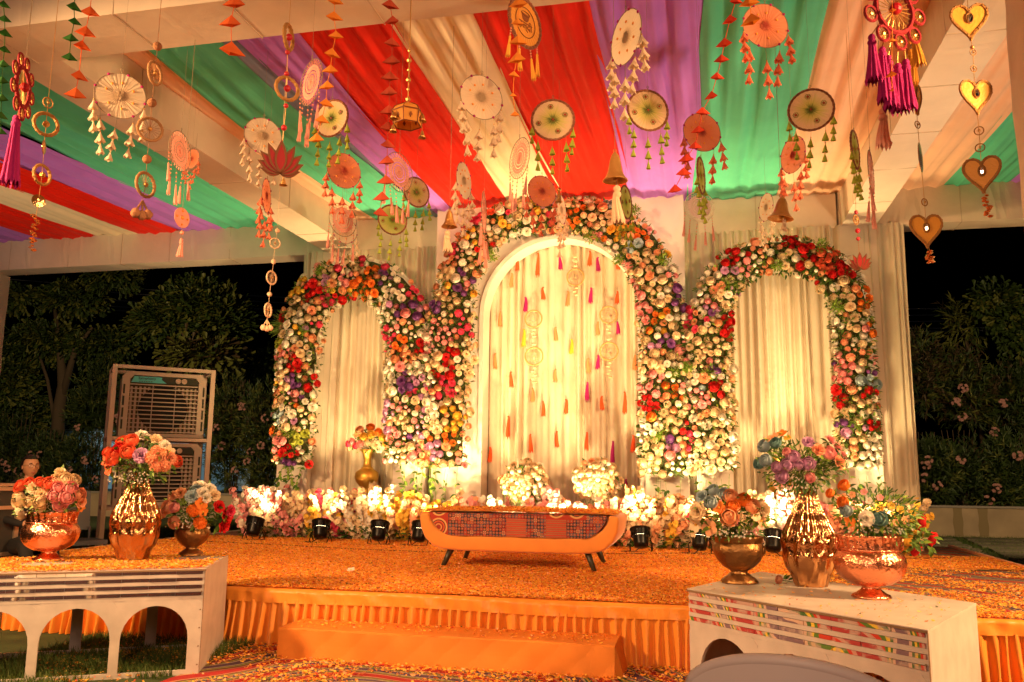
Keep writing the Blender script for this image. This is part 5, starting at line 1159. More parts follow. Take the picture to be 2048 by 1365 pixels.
def string(label, els, d, name='hanging_string', cat='hanging ornament', cord=m_wire, cr=.0018, wm=m_jute, top=True, wire=True, bm=None, group=None):
    """els = (kind, px, py, r px, aspect[, turn])"""
    p0 = at(els[0][1], els[0][2], d); t = thing(name, label, cat, p0, face_cam(p0), group); Mi = (Matrix.Translation(p0) @ Matrix.Rotation(face_cam(p0), 4, 'Z')).inverted(); mp = d/FPX
    P = [Mi @ at(e[1], e[2], d) for e in els]; bm = bm or m_bud
    if wire:
        pts = ([Vector((P[0].x, 0, max(.3, CEIL-p0.z)))] if top else [])+[Vector((p.x, p.y+.001, p.z)) for p in P]; c = MB(); c.tube(pts, cr, 5); c.build('cord', cord, t)
    for e, p in zip(els, P):
        k, r = e[0], e[3]*mp; asp = e[4] if len(e) > 4 else 1; turn = (e[5] if len(e) > 5 and isinstance(e[5], (int, float)) else 1)*math.acos(max(-1, min(1, asp))); T = Matrix.Translation(p) @ Matrix.Rotation(turn, 4, 'Z')
        if k == 'bead': b = MB(); b.sphere(p, r, 10, 7); b.build('bead', bm, t, smooth=True)
        elif k in ('wheel', 'ring', 'wring'):
            b = MB(); b.ring((0, 0, 0), r*.93, r*(.14 if k == 'ring' else .11), 30, 6, M=T, fn=lambda i: 1+.25*(i % 2)); b.build('wreath', wm, t, smooth=k == 'wheel')
            if k != 'ring':
                s = MB()
                for i in range(18): a = 2*PI*i/18; s.tube([T @ Vector((0, 0, 0)), T @ Vector((r*.85*math.cos(a), 0, r*.85*math.sin(a)))], r*.02, 3, caps=False)
                s.build('spokes', wm, t)
            b = MB(); b.sphere(T @ Vector((0, -.004, 0)), r*(.18 if k == 'wheel' else .28), 8, 6); b.build('hub_bead', m_bead if k != 'ring' else bm, t, smooth=True)
        elif k == 'disc': b = MB(); b.lathe([(0, -.002), (r, -.002), (r*1.02, 0), (r, .002), (r*.3, .006), (0, .004)], 20, M=T @ Matrix.Rotation(PI/2, 4, 'X')); b.build('foil_disc', m_gold, t)
        elif k == 'net': b = MB(); b.lathe([(0, -.003), (r, -.002), (r, .002), (0, .003)], 24, M=T @ Matrix.Rotation(PI/2, 4, 'X')); b.ring((0, 0, 0), r, r*.04, 24, 4, M=T); b.sphere(T @ Vector((0, -.004, 0)), r*.2, 8, 5, mi=1); [b.sphere(T @ Vector((r*.7*math.cos(a), -.004, r*.7*math.sin(a))), r*.12, 6, 4, mi=1) for a in (0, PI/2, PI, -PI/2)]; b.build('net_face', [fM, m_orbead], t)
        elif k == 'buds':
            for a in (-.5, .05, .55):
                b = MB(); c = p+Vector((math.sin(a)*r*2.2, .01*a, -r*2.4*math.cos(a))); b.tube([p, c], r*.22, 5); b.sphere(c-Vector((0, 0, r*.6)), r, 10, 7, fn=lambda i, k: 1+.08*math.sin(i*3+k*2)); b.build('pompom_bud', bm, t, smooth=True)
        elif k == 'heart':
            b = MB(); b.prism(heart2d(r, 30, .92), -.008, .008, M=T); b.build('heart', m_heart, t)
            b = MB(); H_ = [T @ Vector((x, -.006, z)) for x, z in heart2d(r, 44, .93)]; b.tube(H_, r*.09, 5, closed=True)
            for q in H_[::2]: b.sphere(q, r*.10, 5, 4)
            b.build('braid_border', m_hborder, t)
            b = MB(); b.sphere(T @ Vector((0, -.012, r*.05)), r*.2, 6, 4, sc=(.7, .35, 1.2)); b.build('gem', m_gem, t)
            b = MB(); b.ring((0, 0, 0), r*.27, r*.05, 12, 4, M=T @ Matrix.Translation((0, -.010, r*.05)), sx=.7, sz=1.1); b.build('gem_mount', m_hborder, t)
        elif k == 'charm':
            rr = random.Random(int(e[1])); L_ = e[4]*mp
            b = MB()
            for i in range(int(16)):
                z = -L_*i/16; b.sphere(p+Vector((rr.uniform(-.6, .6)*r, rr.uniform(-.5, .5)*r, z)), r*rr.uniform(.35, .7), 6, 4, sc=(1, 1, .5))
            b.build('sequin_cluster', mat('copper_sequin', (.75, .3, .1), .25, .9), t)
        elif k == 'lotus': lotus(t, p-Vector((0, 0, r*.75)), r*1.9, m_gcard, m_red)
        elif k == 'bell':
            b = MB(); h = e[4]*mp; prf = [(.10, 1), (.16, .97), (.30, .88), (.42, .72), (.50, .5), (.60, .28), (.80, .10), (1.0, .0), (1.02, -.03), (.96, -.04), (.75, .05), (.5, .28), (.3, .8)]
            b.lathe([(q*r, (z-.5)*h) for q, z in prf], 30, M=Matrix.Translation(p) @ Matrix.Rotation(e[5] if len(e) > 5 else 0, 4, 'Y'), cap=False); b.build('bell_body', m_glit, t, smooth=True)
            b = MB(); b.sphere(p-Vector((0, 0, h*.48)), r*.18, 8, 6); b.build('clapper', m_bead, t, smooth=True); b = MB(); b.ring(p+Vector((0, 0, h*.56)), r*.12, r*.035, 12, 4); b.build('loop', m_bead, t)
        elif k == 'tassel':
            L_ = e[4]*mp; mm = e[5]; b = MB(); rr = random.Random(int(e[1]*e[2]))
            b.sphere(p-Vector((0, 0, r*.5)), r*.62, 8, 6); b.sphere(p-Vector((0, 0, r*1.5)), r*.7, 8, 6)
            f1, f2 = rr.uniform(0, 6), rr.uniform(0, 6)
            b.grid(lambda u, v: (p.x+(r*(.45+.62*v))*(1+.16*math.sin(u*20*PI+f1))*math.cos(2*PI*u)+r*.2*math.sin(v*3+f2), p.y+(r*(.45+.62*v))*(1+.16*math.sin(u*20*PI+f1))*math.sin(2*PI*u)*.8, p.z-r*1.6-(L_-r*1.6)*v-(.5*r*math.sin(u*22*PI) if v > .95 else 0)), 44, 6)
            b.build('tassel', mm, t, smooth=True)
        elif k == 'tri':
            s = r; tw = e[4] if len(e) > 4 else 0; b = MB(); y = e[5] if len(e) > 5 else .25
            v = [(0, -.0, s*.55), (-s, -s*y, -s*.45), (0, -s*.6, -s*.62), (s, -s*y, -s*.45), (0, s*.4, -s*.4)]
            b.add(v, [(0, 1, 2), (0, 2, 3), (0, 3, 4), (0, 4, 1)], Matrix.Translation(p) @ Matrix.Rotation(tw, 4, 'Z')); b.build('paper_triangle', e[6], t)
    return t
def tris(label, pts, d, m, r=20, seed=1, cord=None, rr_=None):
    rr = random.Random(seed); els = [('tri', x, y, (rr_[i] if rr_ else r)*rr.uniform(.9, 1.1), rr.uniform(-.5, .5), rr.uniform(.1, .35), m) for i, (x, y) in enumerate(pts)]
    return string(label, els, d, 'triangle_garland', 'paper garland', cord=cord or m, cr=.0022)
mtO, mtR, mtY, mtG, mtB = [mat(n_, c, .75, transl=.25, var=.08, vs_=9) for n_, c in (('orange_paper', (.80, .15, .03)), ('red_paper', (.62, .045, .015)), ('amber_paper', (.82, .27, .03)), ('green_paper', (.03, .16, .02)), ('brown_red_paper', (.50, .07, .03)))]
tris('green paper triangle garland along the left edge of the view', [(7, 8), (9, 37), (10, 65), (9, 98), (6, 127), (4, 160), (3, 195), (2, 230), (1, 262)], 4.6, mtG, 14, 1)
tris('short green triangle garland beside the red one at top left', [(148, 12), (149, 42), (142, 75), (139, 113)], 4.7, mtG, 15, 2)
tris('red paper triangle garland at the top left', [(180, 22), (171, 62), (164, 90), (158, 150), (151, 186)], 4.8, mtO, 20, 3)
tris('short garland of three large orange triangles hanging before the front beam', [(470, 3), (462, 42), (463, 97)], 4.6, mtO, 25, 4)
tris('amber paper triangle garland crossing the left lime disc', [(670, 0), (668, 32), (672, 70), (664, 105), (661, 138), (654, 170), (652, 205), (644, 238), (633, 275)], 4.9, mtY, 17, 5)
tris('long brown red triangle garland ending above the left arch', [(780, 8), (785, 40), (784, 84), (784, 120), (780, 152), (779, 182), (778, 220), (776, 253), (775, 288), (774, 320), (772, 360), (764, 393), (760, 424)], 5.0, mtB, 18, 6)
tris('yellow paper triangle garland in front of the orange felt disc', [(1038, 5), (1035, 44), (1036, 80), (1034, 115), (1028, 148), (1026, 190), (1030, 228)], 4.6, mtY, 20, 7, rr_=[21, 14, 21, 21, 12, 8, 10])
tris('slanting red triangle garland at the right of centre', [(1472, 0), (1460, 38), (1449, 85), (1443, 117), (1434, 152), (1423, 190), (1405, 222), (1397, 259), (1390, 291), (1373, 316), (1367, 344), (1350, 377)], 4.8, mtR, 16, 8)
tris('short yellow triangle garland over the large coral disc', [(1499, 2), (1503, 38)], 4.5, mtY, 21, 9)
tris('small yellow triangle garland over the magenta tassels', [(1785, 20), (1784, 80), (1783, 148), (1784, 180)], 4.5, mtY, 12, 10, rr_=[8, 9, 12, 6])
string('string of three jute wheels ending in brown pompoms at the left', [('bead', 315, 93, 9), ('wheel', 310, 147, 24, .55), ('bead', 304, 206, 9), ('wheel', 300, 259, 25, .98), ('bead', 294, 319, 9), ('wheel', 291, 370, 26, .70), ('buds', 285, 402, 10)], 5.2, cord=m_bud)
string('gold string with two braided rings and a sequin tail at far left', [('wring', 96, 206, 11, .85), ('ring', 92, 249, 24, .95), ('disc', 88, 295, 14, .25), ('ring', 84, 350, 21, .75), ('disc', 77, 402, 13, .95), ('charm', 72, 432, 9, 75)], 5.0, wm=m_hborder, cord=m_bead, bm=m_glit)
string('string with gold ring above the large dark red lotus and a bell', [('ring', 577, 75, 26, .35), ('bead', 575, 105, 5), ('ring', 574, 178, 25, .92), ('bead', 573, 148, 5), ('bead', 572, 212, 5), ('bead', 568, 256, 6), ('lotus', 562, 318, 43), ('bell', 567, 364, 8, 14)], 4.9, wm=m_hborder, cord=m_bead, bm=m_redbead)
string('string of cream wheels ending in cream pompoms in front of the night sky', [('bead', 555, 462, 5), ('wheel', 550, 487, 11, .95), ('bead', 547, 524, 5), ('wheel', 543, 556, 14, .7), ('bead', 539, 589, 5), ('wheel', 536, 621, 15, .45), ('buds', 534, 640, 6)], 7.0, wm=m_cream, cord=m_cream, bm=m_cream)
string('pink net oval with a pink tassel below the pink lace at left', [('net', 364, 436, 20, .72), ('bead', 364, 466, 4), ('tassel', 363, 478, 6, 36, fM)], 6.0, bm=m_pbead)
string('string of three gold hearts at the right', [('heart', 1938, 40, 36, .95), ('bead', 1944, 95, 4), ('wring', 1946, 105, 7, .8), ('wring', 1947, 138, 7, .8), ('heart', 1951, 190, 34, .85), ('wring', 1958, 262, 9, 1), ('wring', 1960, 296, 9, 1), ('heart', 1964, 345, 35, 1), ('charm', 1972, 392, 9, 45)], 4.7, wm=m_hborder, cord=m_bead, bm=m_bead)
string('string with a single gold heart hanging low at the right', [('heart', 1831, 193, 32, .25), ('wring', 1835, 250, 8, .6), ('disc', 1841, 315, 30, .12), ('wring', 1849, 405, 8, .7), ('heart', 1852, 458, 32, .95), ('charm', 1859, 502, 8, 26)], 5.2, wm=m_hborder, cord=m_bead, bm=m_bead)
string('gold string with the small red lotus at the right pillar', [('bead', 1712, 425, 4), ('wring', 1712, 440, 10, .5), ('bead', 1715, 462, 5), ('bead', 1716, 478, 4), ('lotus', 1720, 523, 21)], 6.5, wm=m_hborder, cord=m_bead, bm=m_redbead)
string('large gold glitter bell with a straw tassel right of centre', [('bell', 1230, 333, 25, 58), ('tassel', 1234, 372, 12, 75, m_cream)], 5.6, 'hanging_bell', 'bell')
string('small gold glitter bell with straw tassel at the left of the centre panel', [('bell', 899, 437, 16, 34), ('tassel', 895, 462, 9, 42, m_cream)], 6.6, 'hanging_bell', 'bell')
string('tilted gold glitter bell hanging above the right arch', [('bell', 1563, 416, 25, 44, .12), ('tassel', 1568, 438, 6, 24, m_cream)], 6.0, 'hanging_bell', 'bell')
string('cream sequin cone hanging above the apex of the centre arch', [('bead', 1118, 380, 5), ('tassel', 1118, 384, 5, 22, m_hborder)], 7.5, bm=m_bead)
# magenta tassel dreamcatchers
m_wine = mat('wine_wool_wrap', (.28, .012, .02), .85, bump=.6, bs=80)
def wheel_catcher(label, px, py, d, turn, s, tas, tm, wheels=9):
    p = at(px, py, d); t = thing('dreamcatcher', label, 'dreamcatcher', p, face_cam(p)+turn); mp = d/FPX; r = s*mp
    b = MB(); b.ring((0, 0, 0), r*.62, r*.06, 30, 6, fn=lambda i: 1+.3*(i % 2)); b.build('hoop', m_wine, t)
    b = MB(); [b.tube([(0, 0, 0), (r*.6*math.cos(2*PI*i/24), 0, r*.6*math.sin(2*PI*i/24))], r*.012, 3, caps=False) for i in range(24)]; b.sphere((0, -.01, 0), r*.16, 10, 6, mi=1); b.build('gold_web', [m_bead, m_redbead], t)
    for i in range(wheels):
        a = 2*PI*i/wheels; w_ = MB(); c = (r*.86*math.cos(a), 0, r*.86*math.sin(a)); w_.ring(c, r*.2, r*.04, 16, 5)
        for j in range(12): q = 2*PI*j/12; w_.tube([c, (c[0]+r*.19*math.cos(q), 0, c[2]+r*.19*math.sin(q))], r*.012, 3, mi=1, caps=False)
        w_.sphere(c, r*.06, 6, 4, mi=1); w_.build('small_wheel', [m_wine, m_bead], t)
    c = MB(); c.tube([(0, 0, r), (0, 0, max(r*1.2, CEIL-p.z))], .003, 4); c.build('cord', m_wire, t)
    Mi = (Matrix.Translation(p) @ Matrix.Rotation(face_cam(p)+turn, 4, 'Z')).inverted()
    for k, (tx, ty, w_, L_) in enumerate(tas):
        q = Mi @ at(tx, ty, d); e = MB(); f1 = tx*.7; rr = w_*mp
        e.sphere(q-Vector((0, 0, rr*.5)), rr*.62, 8, 6); e.sphere(q-Vector((0, 0, rr*1.4)), rr*.75, 8, 6)
        e.grid(lambda u, v: (q.x+rr*(.55+.75*v**1.3)*(1+.15*math.sin(u*18*PI+f1))*math.cos(2*PI*u), q.y+rr*(.55+.75*v**1.3)*(1+.15*math.sin(u*18*PI+f1))*math.sin(2*PI*u), q.z-rr*1.8-(L_*mp-rr*1.8)*v-(rr*.5*math.sin(u*26*PI+f1) if v > .95 else 0)), 52, 7)
        e.build('tassel', tm[k % len(tm)], t, smooth=True)
        z = MB(); z.tube([q, Vector((q.x*.8, 0, min(0, -(r*.3))))], .0025, 4); z.build('bead_chain', m_bead, t)
    return t
wheel_catcher('wine red dreamcatcher turned edge-on with one long magenta tassel at left', 46, 175, 4.7, 1.25, 62, [(34, 232, 13, 142)], [m_mag])
wheel_catcher('wine red wheel dreamcatcher with many magenta tassels at top right', 1788, 20, 4.6, .85, 78, [(1743, 70, 12, 100), (1764, 95, 11, 115), (1777, 112, 11, 112), (1795, 128, 13, 100), (1811, 120, 12, 105)], [m_mag])
string('amber tassel hanging beside the magenta tassels', [('bead', 1829, 35, 5), ('bead', 1830, 50, 5), ('tassel', 1832, 62, 11, 72, m_ywool)], 4.9, bm=m_orbead)
string('second amber tassel hanging lower behind the magenta ones', [('bead', 1820, 85, 4), ('tassel', 1821, 100, 9, 75, m_ywool)], 5.0, bm=m_orbead)
string('pale pink tassel hanging below the magenta tassels', [('bead', 1764, 205, 4), ('tassel', 1765, 218, 13, 80, fM)], 5.4, bm=m_pbead)
# little pavilion lantern with bells
def pavilion(px, py, d):
    p = at(px, py, d); mp = d/FPX; t = thing('pavilion_lantern', 'orange pavilion shaped lantern with small brass bells', 'hanging ornament', p, face_cam(p)+.25); r = 32*mp
    b = MB(); b.lathe([(0, 1.05*r*.8), (r*.35, .75*r), (r*.8, .50*r), (r*1.0, .2*r), (r*.98, .15*r)], 6, cap=False); b.build('dome', nO, t)
    b = MB(); b.lathe([(r*.94, .2*r), (r*.88, -.62*r)], 6, cap=False); b.build('side_cloth', nO, t)
    tr_ = MB()
    for k in range(6):
        a, a2 = 2*PI*k/6, 2*PI*(k+1)/6; v = lambda q, z, a=a: (q*math.cos(a), q*math.sin(a), z)
        tr_.tube([v(0, .84*r), v(r*.36, .76*r), v(r*.81, .51*r), v(r*1.01, .2*r), v(r*.90, -.62*r)], r*.035, 5)
        for z, q in ((.2*r, r*1.0), (-.62*r, r*.9)): tr_.tube([v(q, z), (q*math.cos(a2), q*math.sin(a2), z)], r*.04, 5)
        am = (a+a2)/2; M_ = Matrix.Rotation(am, 4, 'Z') @ Matrix.Translation((r*.80, 0, -.2*r)) @ Matrix.Rotation(-PI/2, 4, 'Z'); tr_.prism([(0, .18*r), (.1*r, 0), (0, -.18*r), (-.1*r, 0)], -.004, .004, M=M_)
    tr_.build('brown_trim', m_ink, t)
    for (x, z) in ((-.95, -.35), (-.95, -1.2), (.9, -.2), (.9, -1.3)):
        b = MB(); b.lathe([(q*r*.25, zz*r*.5) for q, zz in [(.1, 1), (.35, .85), (.55, .4), (1, 0), (.9, .02), (.3, .7)]], 14, M=Matrix.Translation((x*r, -.3*r, z*r-.15*r)), cap=False); b.build('brass_bell', m_bead, t, smooth=True)
    c = MB(); c.tube([(-.8*r, -.3*r, .1*r), (-.95*r, -.3*r, -1.2*r)], .002, 4); c.tube([(.8*r, -.3*r, .1*r), (.9*r, -.3*r, -1.1*r)], .002, 4); c.tube([(0, 0, .84*r), (0, 0, CEIL-p.z)], .0035, 5)
    for k in range(6): c.sphere((0, 0, r*(1.1+k*.65)), r*(.12 if k % 2 else .17), 6, 4)
    c.build('bead_cord', m_bead, t)
pavilion(815, 232, 4.9)

# ornaments on the curtain inside the centre arch
m_tO, m_tM, m_tP, m_tY = mat('orange_wool', (.80, .10, .02), .9), m_mag, mat('peach_wool', (.82, .26, .10), .9), mat('mustard_wool', (.80, .45, .03), .9)
def curtain_tassel(x, y, L_, m, nm_):
    p = atY(x, y, 10.98); t = thing('curtain_tassel', nm_, 'tassel', p, random.uniform(-.4, .4), 'wool tassels pinned on the centre curtain'); d = depth(p); r = 3.8*d/FPX; Lm = L_*d/FPX
    b = MB(); b.sphere((0, 0, 0), r*.55, 6, 5); f = random.uniform(0, 6)
    b.grid(lambda u, v: (r*(.38+.75*v**.7)*(1+.25*math.sin(u*10*PI+f))*math.cos(2*PI*u)+.008*math.sin(v*3+f), r*(.4+.5*v)*math.sin(2*PI*u), -Lm*v-(.12*Lm*math.sin(u*14*PI+f) if v > .9 else 0)), 20, 5); b.build('tassel', m, t, smooth=True)
    c = MB(); c.tube([(0, 0, 0), (0, 0, .06)], .0015, 4); c.build('cord', m_wire, t)
O_, Mg, Pp, Yy = (m_tO, 'orange'), (m_tM, 'magenta'), (m_tP, 'peach'), (m_tY, 'yellow')
CT = [(1034, 512, 30, O_), (1076, 508, 46, O_), (1120, 514, 26, Mg), (1180, 504, 28, O_), (1196, 516, 28, Mg), (1236, 518, 22, O_), (1024, 548, 28, Pp), (1051, 596, 28, Mg), (1086, 576, 24, O_), (1136, 584, 28, Pp), (1182, 577, 30, Mg), (1235, 584, 24, O_), (1001, 625, 28, Pp), (1048, 660, 34, Yy),
      (1111, 656, 26, Pp), (1143, 680, 28, Yy), (1196, 645, 26, Pp), (1235, 645, 24, Mg), (991, 708, 30, Pp), (1022, 745, 30, O_), (1111, 740, 24, Pp), (1177, 718, 28, Pp), (1196, 712, 26, Mg), (1270, 712, 28, Pp), (1065, 778, 26, Pp), (1086, 804, 28, O_), (1132, 800, 28, O_), (1175, 766, 36, Mg), (1204, 794, 26, O_), (1249, 785, 42, O_),
      (1017, 834, 42, O_), (1061, 870, 34, O_), (1114, 864, 30, O_), (1174, 866, 34, O_), (1226, 884, 42, Mg), (1266, 872, 32, O_), (980, 896, 28, O_), (1285, 940, 30, O_), (1252, 960, 20, Mg), (1005, 958, 18, O_)]
rows = [(0, 545, 'in the top row'), (545, 610, 'in the second row'), (610, 690, 'in the third row'), (690, 755, 'in the middle row'), (755, 830, 'in the fifth row'), (830, 890, 'in the sixth row'), (890, 2000, 'near the bottom')]
seen = {}
for x, y, L_, (m, cn) in CT:
    rw = [q[2] for q in rows if q[0] <= y < q[1]][0]; side = 'beside the left edge' if x < 1000 else 'at the far left' if x < 1040 else 'left of the middle' if x < 1090 else 'at the middle' if x < 1150 else 'right of the middle' if x < 1208 else 'near the right side' if x < 1251 else 'at the far right'
    lb = f'{cn} wool tassel {rw} on the centre curtain {side}'; curtain_tassel(x, y, L_, m, lb)
m_cane = mat('cane_hoop', (.50, .30, .10), .5); m_cnet = mat('gauze_web', (.80, .62, .36), .7, transl=.5)
def curtain_hoop(label, x, y, r, beads_up, beads_dn):
    p = atY(x, y, 10.97); t = thing('curtain_hoop', label, 'hoop ornament', p, 0, 'hoops pinned on the centre curtain'); d = depth(p); q = r*d/FPX
    b = MB(); b.ring((0, 0, 0), q, q*.09, 28, 6); b.build('hoop', m_cane, t, smooth=True)
    b = MB()
    for i in range(14): a, a2 = 2*PI*i/14, 2*PI*(i+5)/14; b.tube([(q*math.cos(a), 0, q*math.sin(a)), (q*math.cos(a2), 0, q*math.sin(a2))], q*.018, 3, caps=False)
    b.sphere((0, 0, 0), q*.12, 6, 4); b.build('web', m_cnet, t)
    s = MB()
    for k in range(beads_up): s.sphere((0, 0, q*(1.35+.55*k)), q*.24, 8, 5, sc=(1.2, 1, .6))
    for k in range(beads_dn): s.sphere((.1*q*(-1)**k, 0, -q*(1.3+.4*k)), q*.22, 8, 5, sc=(1.2, 1, .6))
    s.tube([(0, 0, q), (0, 0, q*(1.4+.55*beads_up))], .002, 4); s.tube([(0, 0, -q), (0, 0, -q*(1.3+.4*beads_dn))], .002, 4); s.build('shell_beads', m_cream, t, smooth=True)
curtain_hoop('cane hoop pinned highest on the centre curtain', 1151, 555, 17, 3, 3)
curtain_hoop('upper cane hoop of the left pair on the centre curtain', 1067, 638, 17, 0, 3); curtain_hoop('lower cane hoop of the left pair on the centre curtain', 1068, 713, 18, 1, 5)
curtain_hoop('upper cane hoop of the right pair on the centre curtain', 1217, 630, 17, 0, 3); curtain_hoop('lower cane hoop of the right pair on the centre curtain', 1218, 703, 18, 1, 5)
# ---------------------------------------------------------------- garden
m_wall = mat('planter_plaster', (.42, .30, .18), .8, var=.25, vs_=1.2, bump=.3, bs=12); m_cope = mat('stone_coping', (.30, .25, .20), .8)
t = thing('garden_wall', 'low beige plastered garden wall with dark water stains', 'wall', (0, 20.4, 0))
W = MB(); W.box(-26, 14, 0, .3, 0, .62); W.build('wall_face', m_wall, t); W = MB(); W.box(-26, 14, -.03, .33, .622, .665); W.build('coping', m_cope, t)
m_st = mat('damp_stain', (.24, .17, .08), .8)
for x in (5.35, 5.85): W = MB(); W.grid(lambda u, v: (x+(u-.5)*(.19+.02*math.sin(v*9+x*3)), -.004, .02+.6*v), 3, 8); W.build('stain', m_st, t)
m_soil = mat('bed_soil', (.03, .022, .012), .95); MB().box(-26, 14, .31, 12, .3, .55).build('planting_bed', m_soil, loc=(0, 20.4, 0), kind='structure')
# stone slabs of the path
m_slab = mat('slab_stone', (.16, .13, .09), .85, var=.25, vs_=3, bump=.4, bs=20); pth = thing('stone_path', 'stepping stone path of long slabs in the lawn at right', 'path', (5, 16, 0)); rr = random.Random(2)
for i in range(9):
    for j in range(3):
        x = -1.6+j*1.45+rr.uniform(-.03, .03)+.12*i; y = -4.2+i*.95
        M_ = Matrix.Translation((x, y, 0)) @ Matrix.Rotation(-.12, 4, 'Z'); MB().box(-.62, .62, -.3, .3, .004, .035, M=M_).build('paving_stone', m_slab, pth)
def grass(name, regs, n, seed, lab):
    rs_ = np.random.RandomState(seed); Ms = []
    for (x0, x1, y0, y1, k) in regs:
        m = int(n*k); x = rs_.uniform(x0, x1, m); y = rs_.uniform(y0, y1, m); a = rs_.uniform(0, 6.28, m); h = rs_.uniform(.03, .075, m); Q = np.zeros((m, 4, 4)); ca, sa = np.cos(a), np.sin(a)
        Q[:, 0, 0] = ca*h; Q[:, 1, 0] = sa*h; Q[:, 0, 1] = -sa*h; Q[:, 1, 1] = ca*h; Q[:, 2, 2] = h; Q[:, 0, 3] = x; Q[:, 1, 3] = y; Q[:, 2, 3] = .002; Q[:, 3, 3] = 1; Ms.append(Q)
    Ms = np.concatenate(Ms); o = scatter(name, ([(-.07, 0, 0), (.07, 0, 0), (.12, .25, .6), (.2, .5, 1)], [(0, 1, 2), (0, 2, 3)]), Ms, rs_.randint(0, 2, len(Ms)), [mat('grass_blade', (.07, .13, .02), .7, transl=.3), mat('dry_grass_blade', (.12, .15, .03), .7, transl=.3)])
    tag(o, lab, 'grass')
grass('grass', [(-4.5, -3.62, 4.2, 5.9, .25), (-3.62, -3.22, 4.75, 5.9, .10)], 26000, 1, 'short trampled grass under the left display box')
grass('grass', [(-12, -6.7, 6.5, 14, .6), (-12, -6.7, 14, 20.2, .4)], 36000, 2, 'lawn between stage and garden wall at left')
grass('grass', [(3.1, 8.5, 9, 20.3, 1)], 36000, 3, 'lawn with stone slabs between stage and garden wall at right')

m_bark = mat('tree_bark', (.09, .06, .035), .9, bump=.6, bs=18)
m_gl = [mat('hedge_leaf_dark', (.035, .06, .013), .5, transl=.15), mat('hedge_leaf', (.05, .085, .015), .5, transl=.2), mat('hedge_leaf_olive', (.15, .16, .03), .5, transl=.2), mat('hedge_leaf_bronze', (.08, .05, .02), .5, transl=.2)]
m_ol = mat('oleander_blossom', (.50, .24, .20), .6, transl=.2)
def foliage(name, parent, lobes, n, ls, shape, seed, mw=(4, 4, 2, 1), droop=0., upr=0., org=Vector((0, 0, 0)), kind='stuff'):
    """leaves grouped in twigs spread through ellipsoid lobes (cx, cy, cz, rx, ry, rz)"""
    rr = random.Random(seed); Ms = []; mi = []; wts = [l_[3]*l_[5] for l_ in lobes]
    for i in range(n//7):
        l_ = rr.choices(lobes, wts)[0]; v = Vector((rr.gauss(0, 1), rr.gauss(0, 1), rr.gauss(0, 1))).normalized(); q = rr.random()**.45
        c = Vector((l_[0]+v.x*l_[3]*q, l_[1]+v.y*l_[4]*q, l_[2]+v.z*l_[5]*q)); m = rr.choices((0, 1, 2, 3), mw)[0]; ax = (v+Vector((rr.uniform(-.5, .5), -.3, upr+rr.uniform(-.3, .6)))).normalized()
        for k in range(7):
            d = ax*1.0+Vector((rr.uniform(-1, 1), rr.uniform(-1, 1), rr.uniform(-1, 1)-droop))*.9; Ms.append(leafxf(c+ax*ls*.35*k*.5, d, ls*rr.uniform(.7, 1.2))); mi.append(m)
    return scatter(name, shape, Ms, mi, m_gl, parent, kind)
LSL = ([(0, 0, 0), (.35, .085, .03), (1, 0, -.15), (.35, -.085, .03)], [(0, 1, 2), (0, 2, 3)])
FISH = ([(0, 0, 0), (.55, .05, .02), (.95, .22, -.08), (1.05, 0, -.14), (.92, -.18, -.08), (.5, -.05, .02)], [(0, 1, 2, 3), (0, 3, 4, 5)])
def tree(label, x, y, trunk, lobes, n, ls, shape, seed, mw, droop=.3, upr=0, name='garden_tree', limbs=()):
    t = thing(name, label, 'tree', (x, y, .5)); b = MB(); b.tube([Vector(p[:3]) for p in trunk], [p[3] for p in trunk], 9); b.build('trunk', m_bark, t, smooth=True)
    for L_ in limbs: b = MB(); b.tube([Vector(p[:3]) for p in L_], [p[3] for p in L_], 7); b.build('limb', m_bark, t, smooth=True)
    foliage('crown', t, lobes, int(n*2.3), ls*.60, shape, seed, mw, droop, upr); return t
q = atY(118, 900, 22.5); X0 = q.x
def L3(px, py, Y, rx, ry, rz, O=None):
    p = atY(px, py, Y); k = depth(p)/FPX; return (p.x-O[0], p.y-O[1], p.z-.5, rx*k, ry*k, rz*k)
O1 = (X0, 22.5)
def PT(px, py, Y, r, O): p = atY(px, py, Y); return (p.x-O[0], p.y-O[1], p.z-.5, r)
tree('big dark fishtail tree with forked trunk at the far left', X0, 22.5, [(0, 0, 0, .22), PT(118, 820, 22.5, .19, O1), PT(126, 770, 22.5, .16, O1), PT(120, 700, 22.5, .10, O1), PT(110, 620, 22.5, .06, O1)],
     [L3(35, 600, 22.5, 55, 50, 14, O1), L3(150, 600, 22.8, 52, 50, 24, O1), L3(225, 558, 22.6, 50, 40, 12, O1), L3(95, 690, 22.8, 85, 60, 30, O1), L3(20, 770, 22.2, 45, 60, 45, O1), L3(205, 700, 23, 55, 50, 30, O1), L3(50, 840, 23, 50, 60, 35, O1)], 5600, .38, FISH, 51, (3, 5, 4, 0), .4,
     limbs=([PT(126, 790, 22.5, .13, O1), PT(150, 700, 22.4, .09, O1), PT(185, 655, 22.4, .04, O1)], [PT(112, 860, 22.5, .07, O1), PT(95, 760, 22.3, .05, O1), PT(72, 690, 22.3, .03, O1)]))
p = atY(392, 900, 22); O2 = (p.x, 22)
tree('fishtail palm with a fan of upright leaves above the air coolers', p.x, 22, [(0, 0, 0, .16), PT(390, 800, 22, .13, O2), PT(392, 710, 22, .10, O2), PT(400, 630, 22, .05, O2)],
     [L3(400, 610, 22, 62, 50, 34, O2), L3(440, 640, 22, 42, 50, 44, O2), L3(350, 640, 22, 45, 40, 34, O2), L3(300, 655, 22.4, 30, 30, 18, O2)], 2600, .5, FISH, 52, (1, 6, 5, 0), .1, .5)
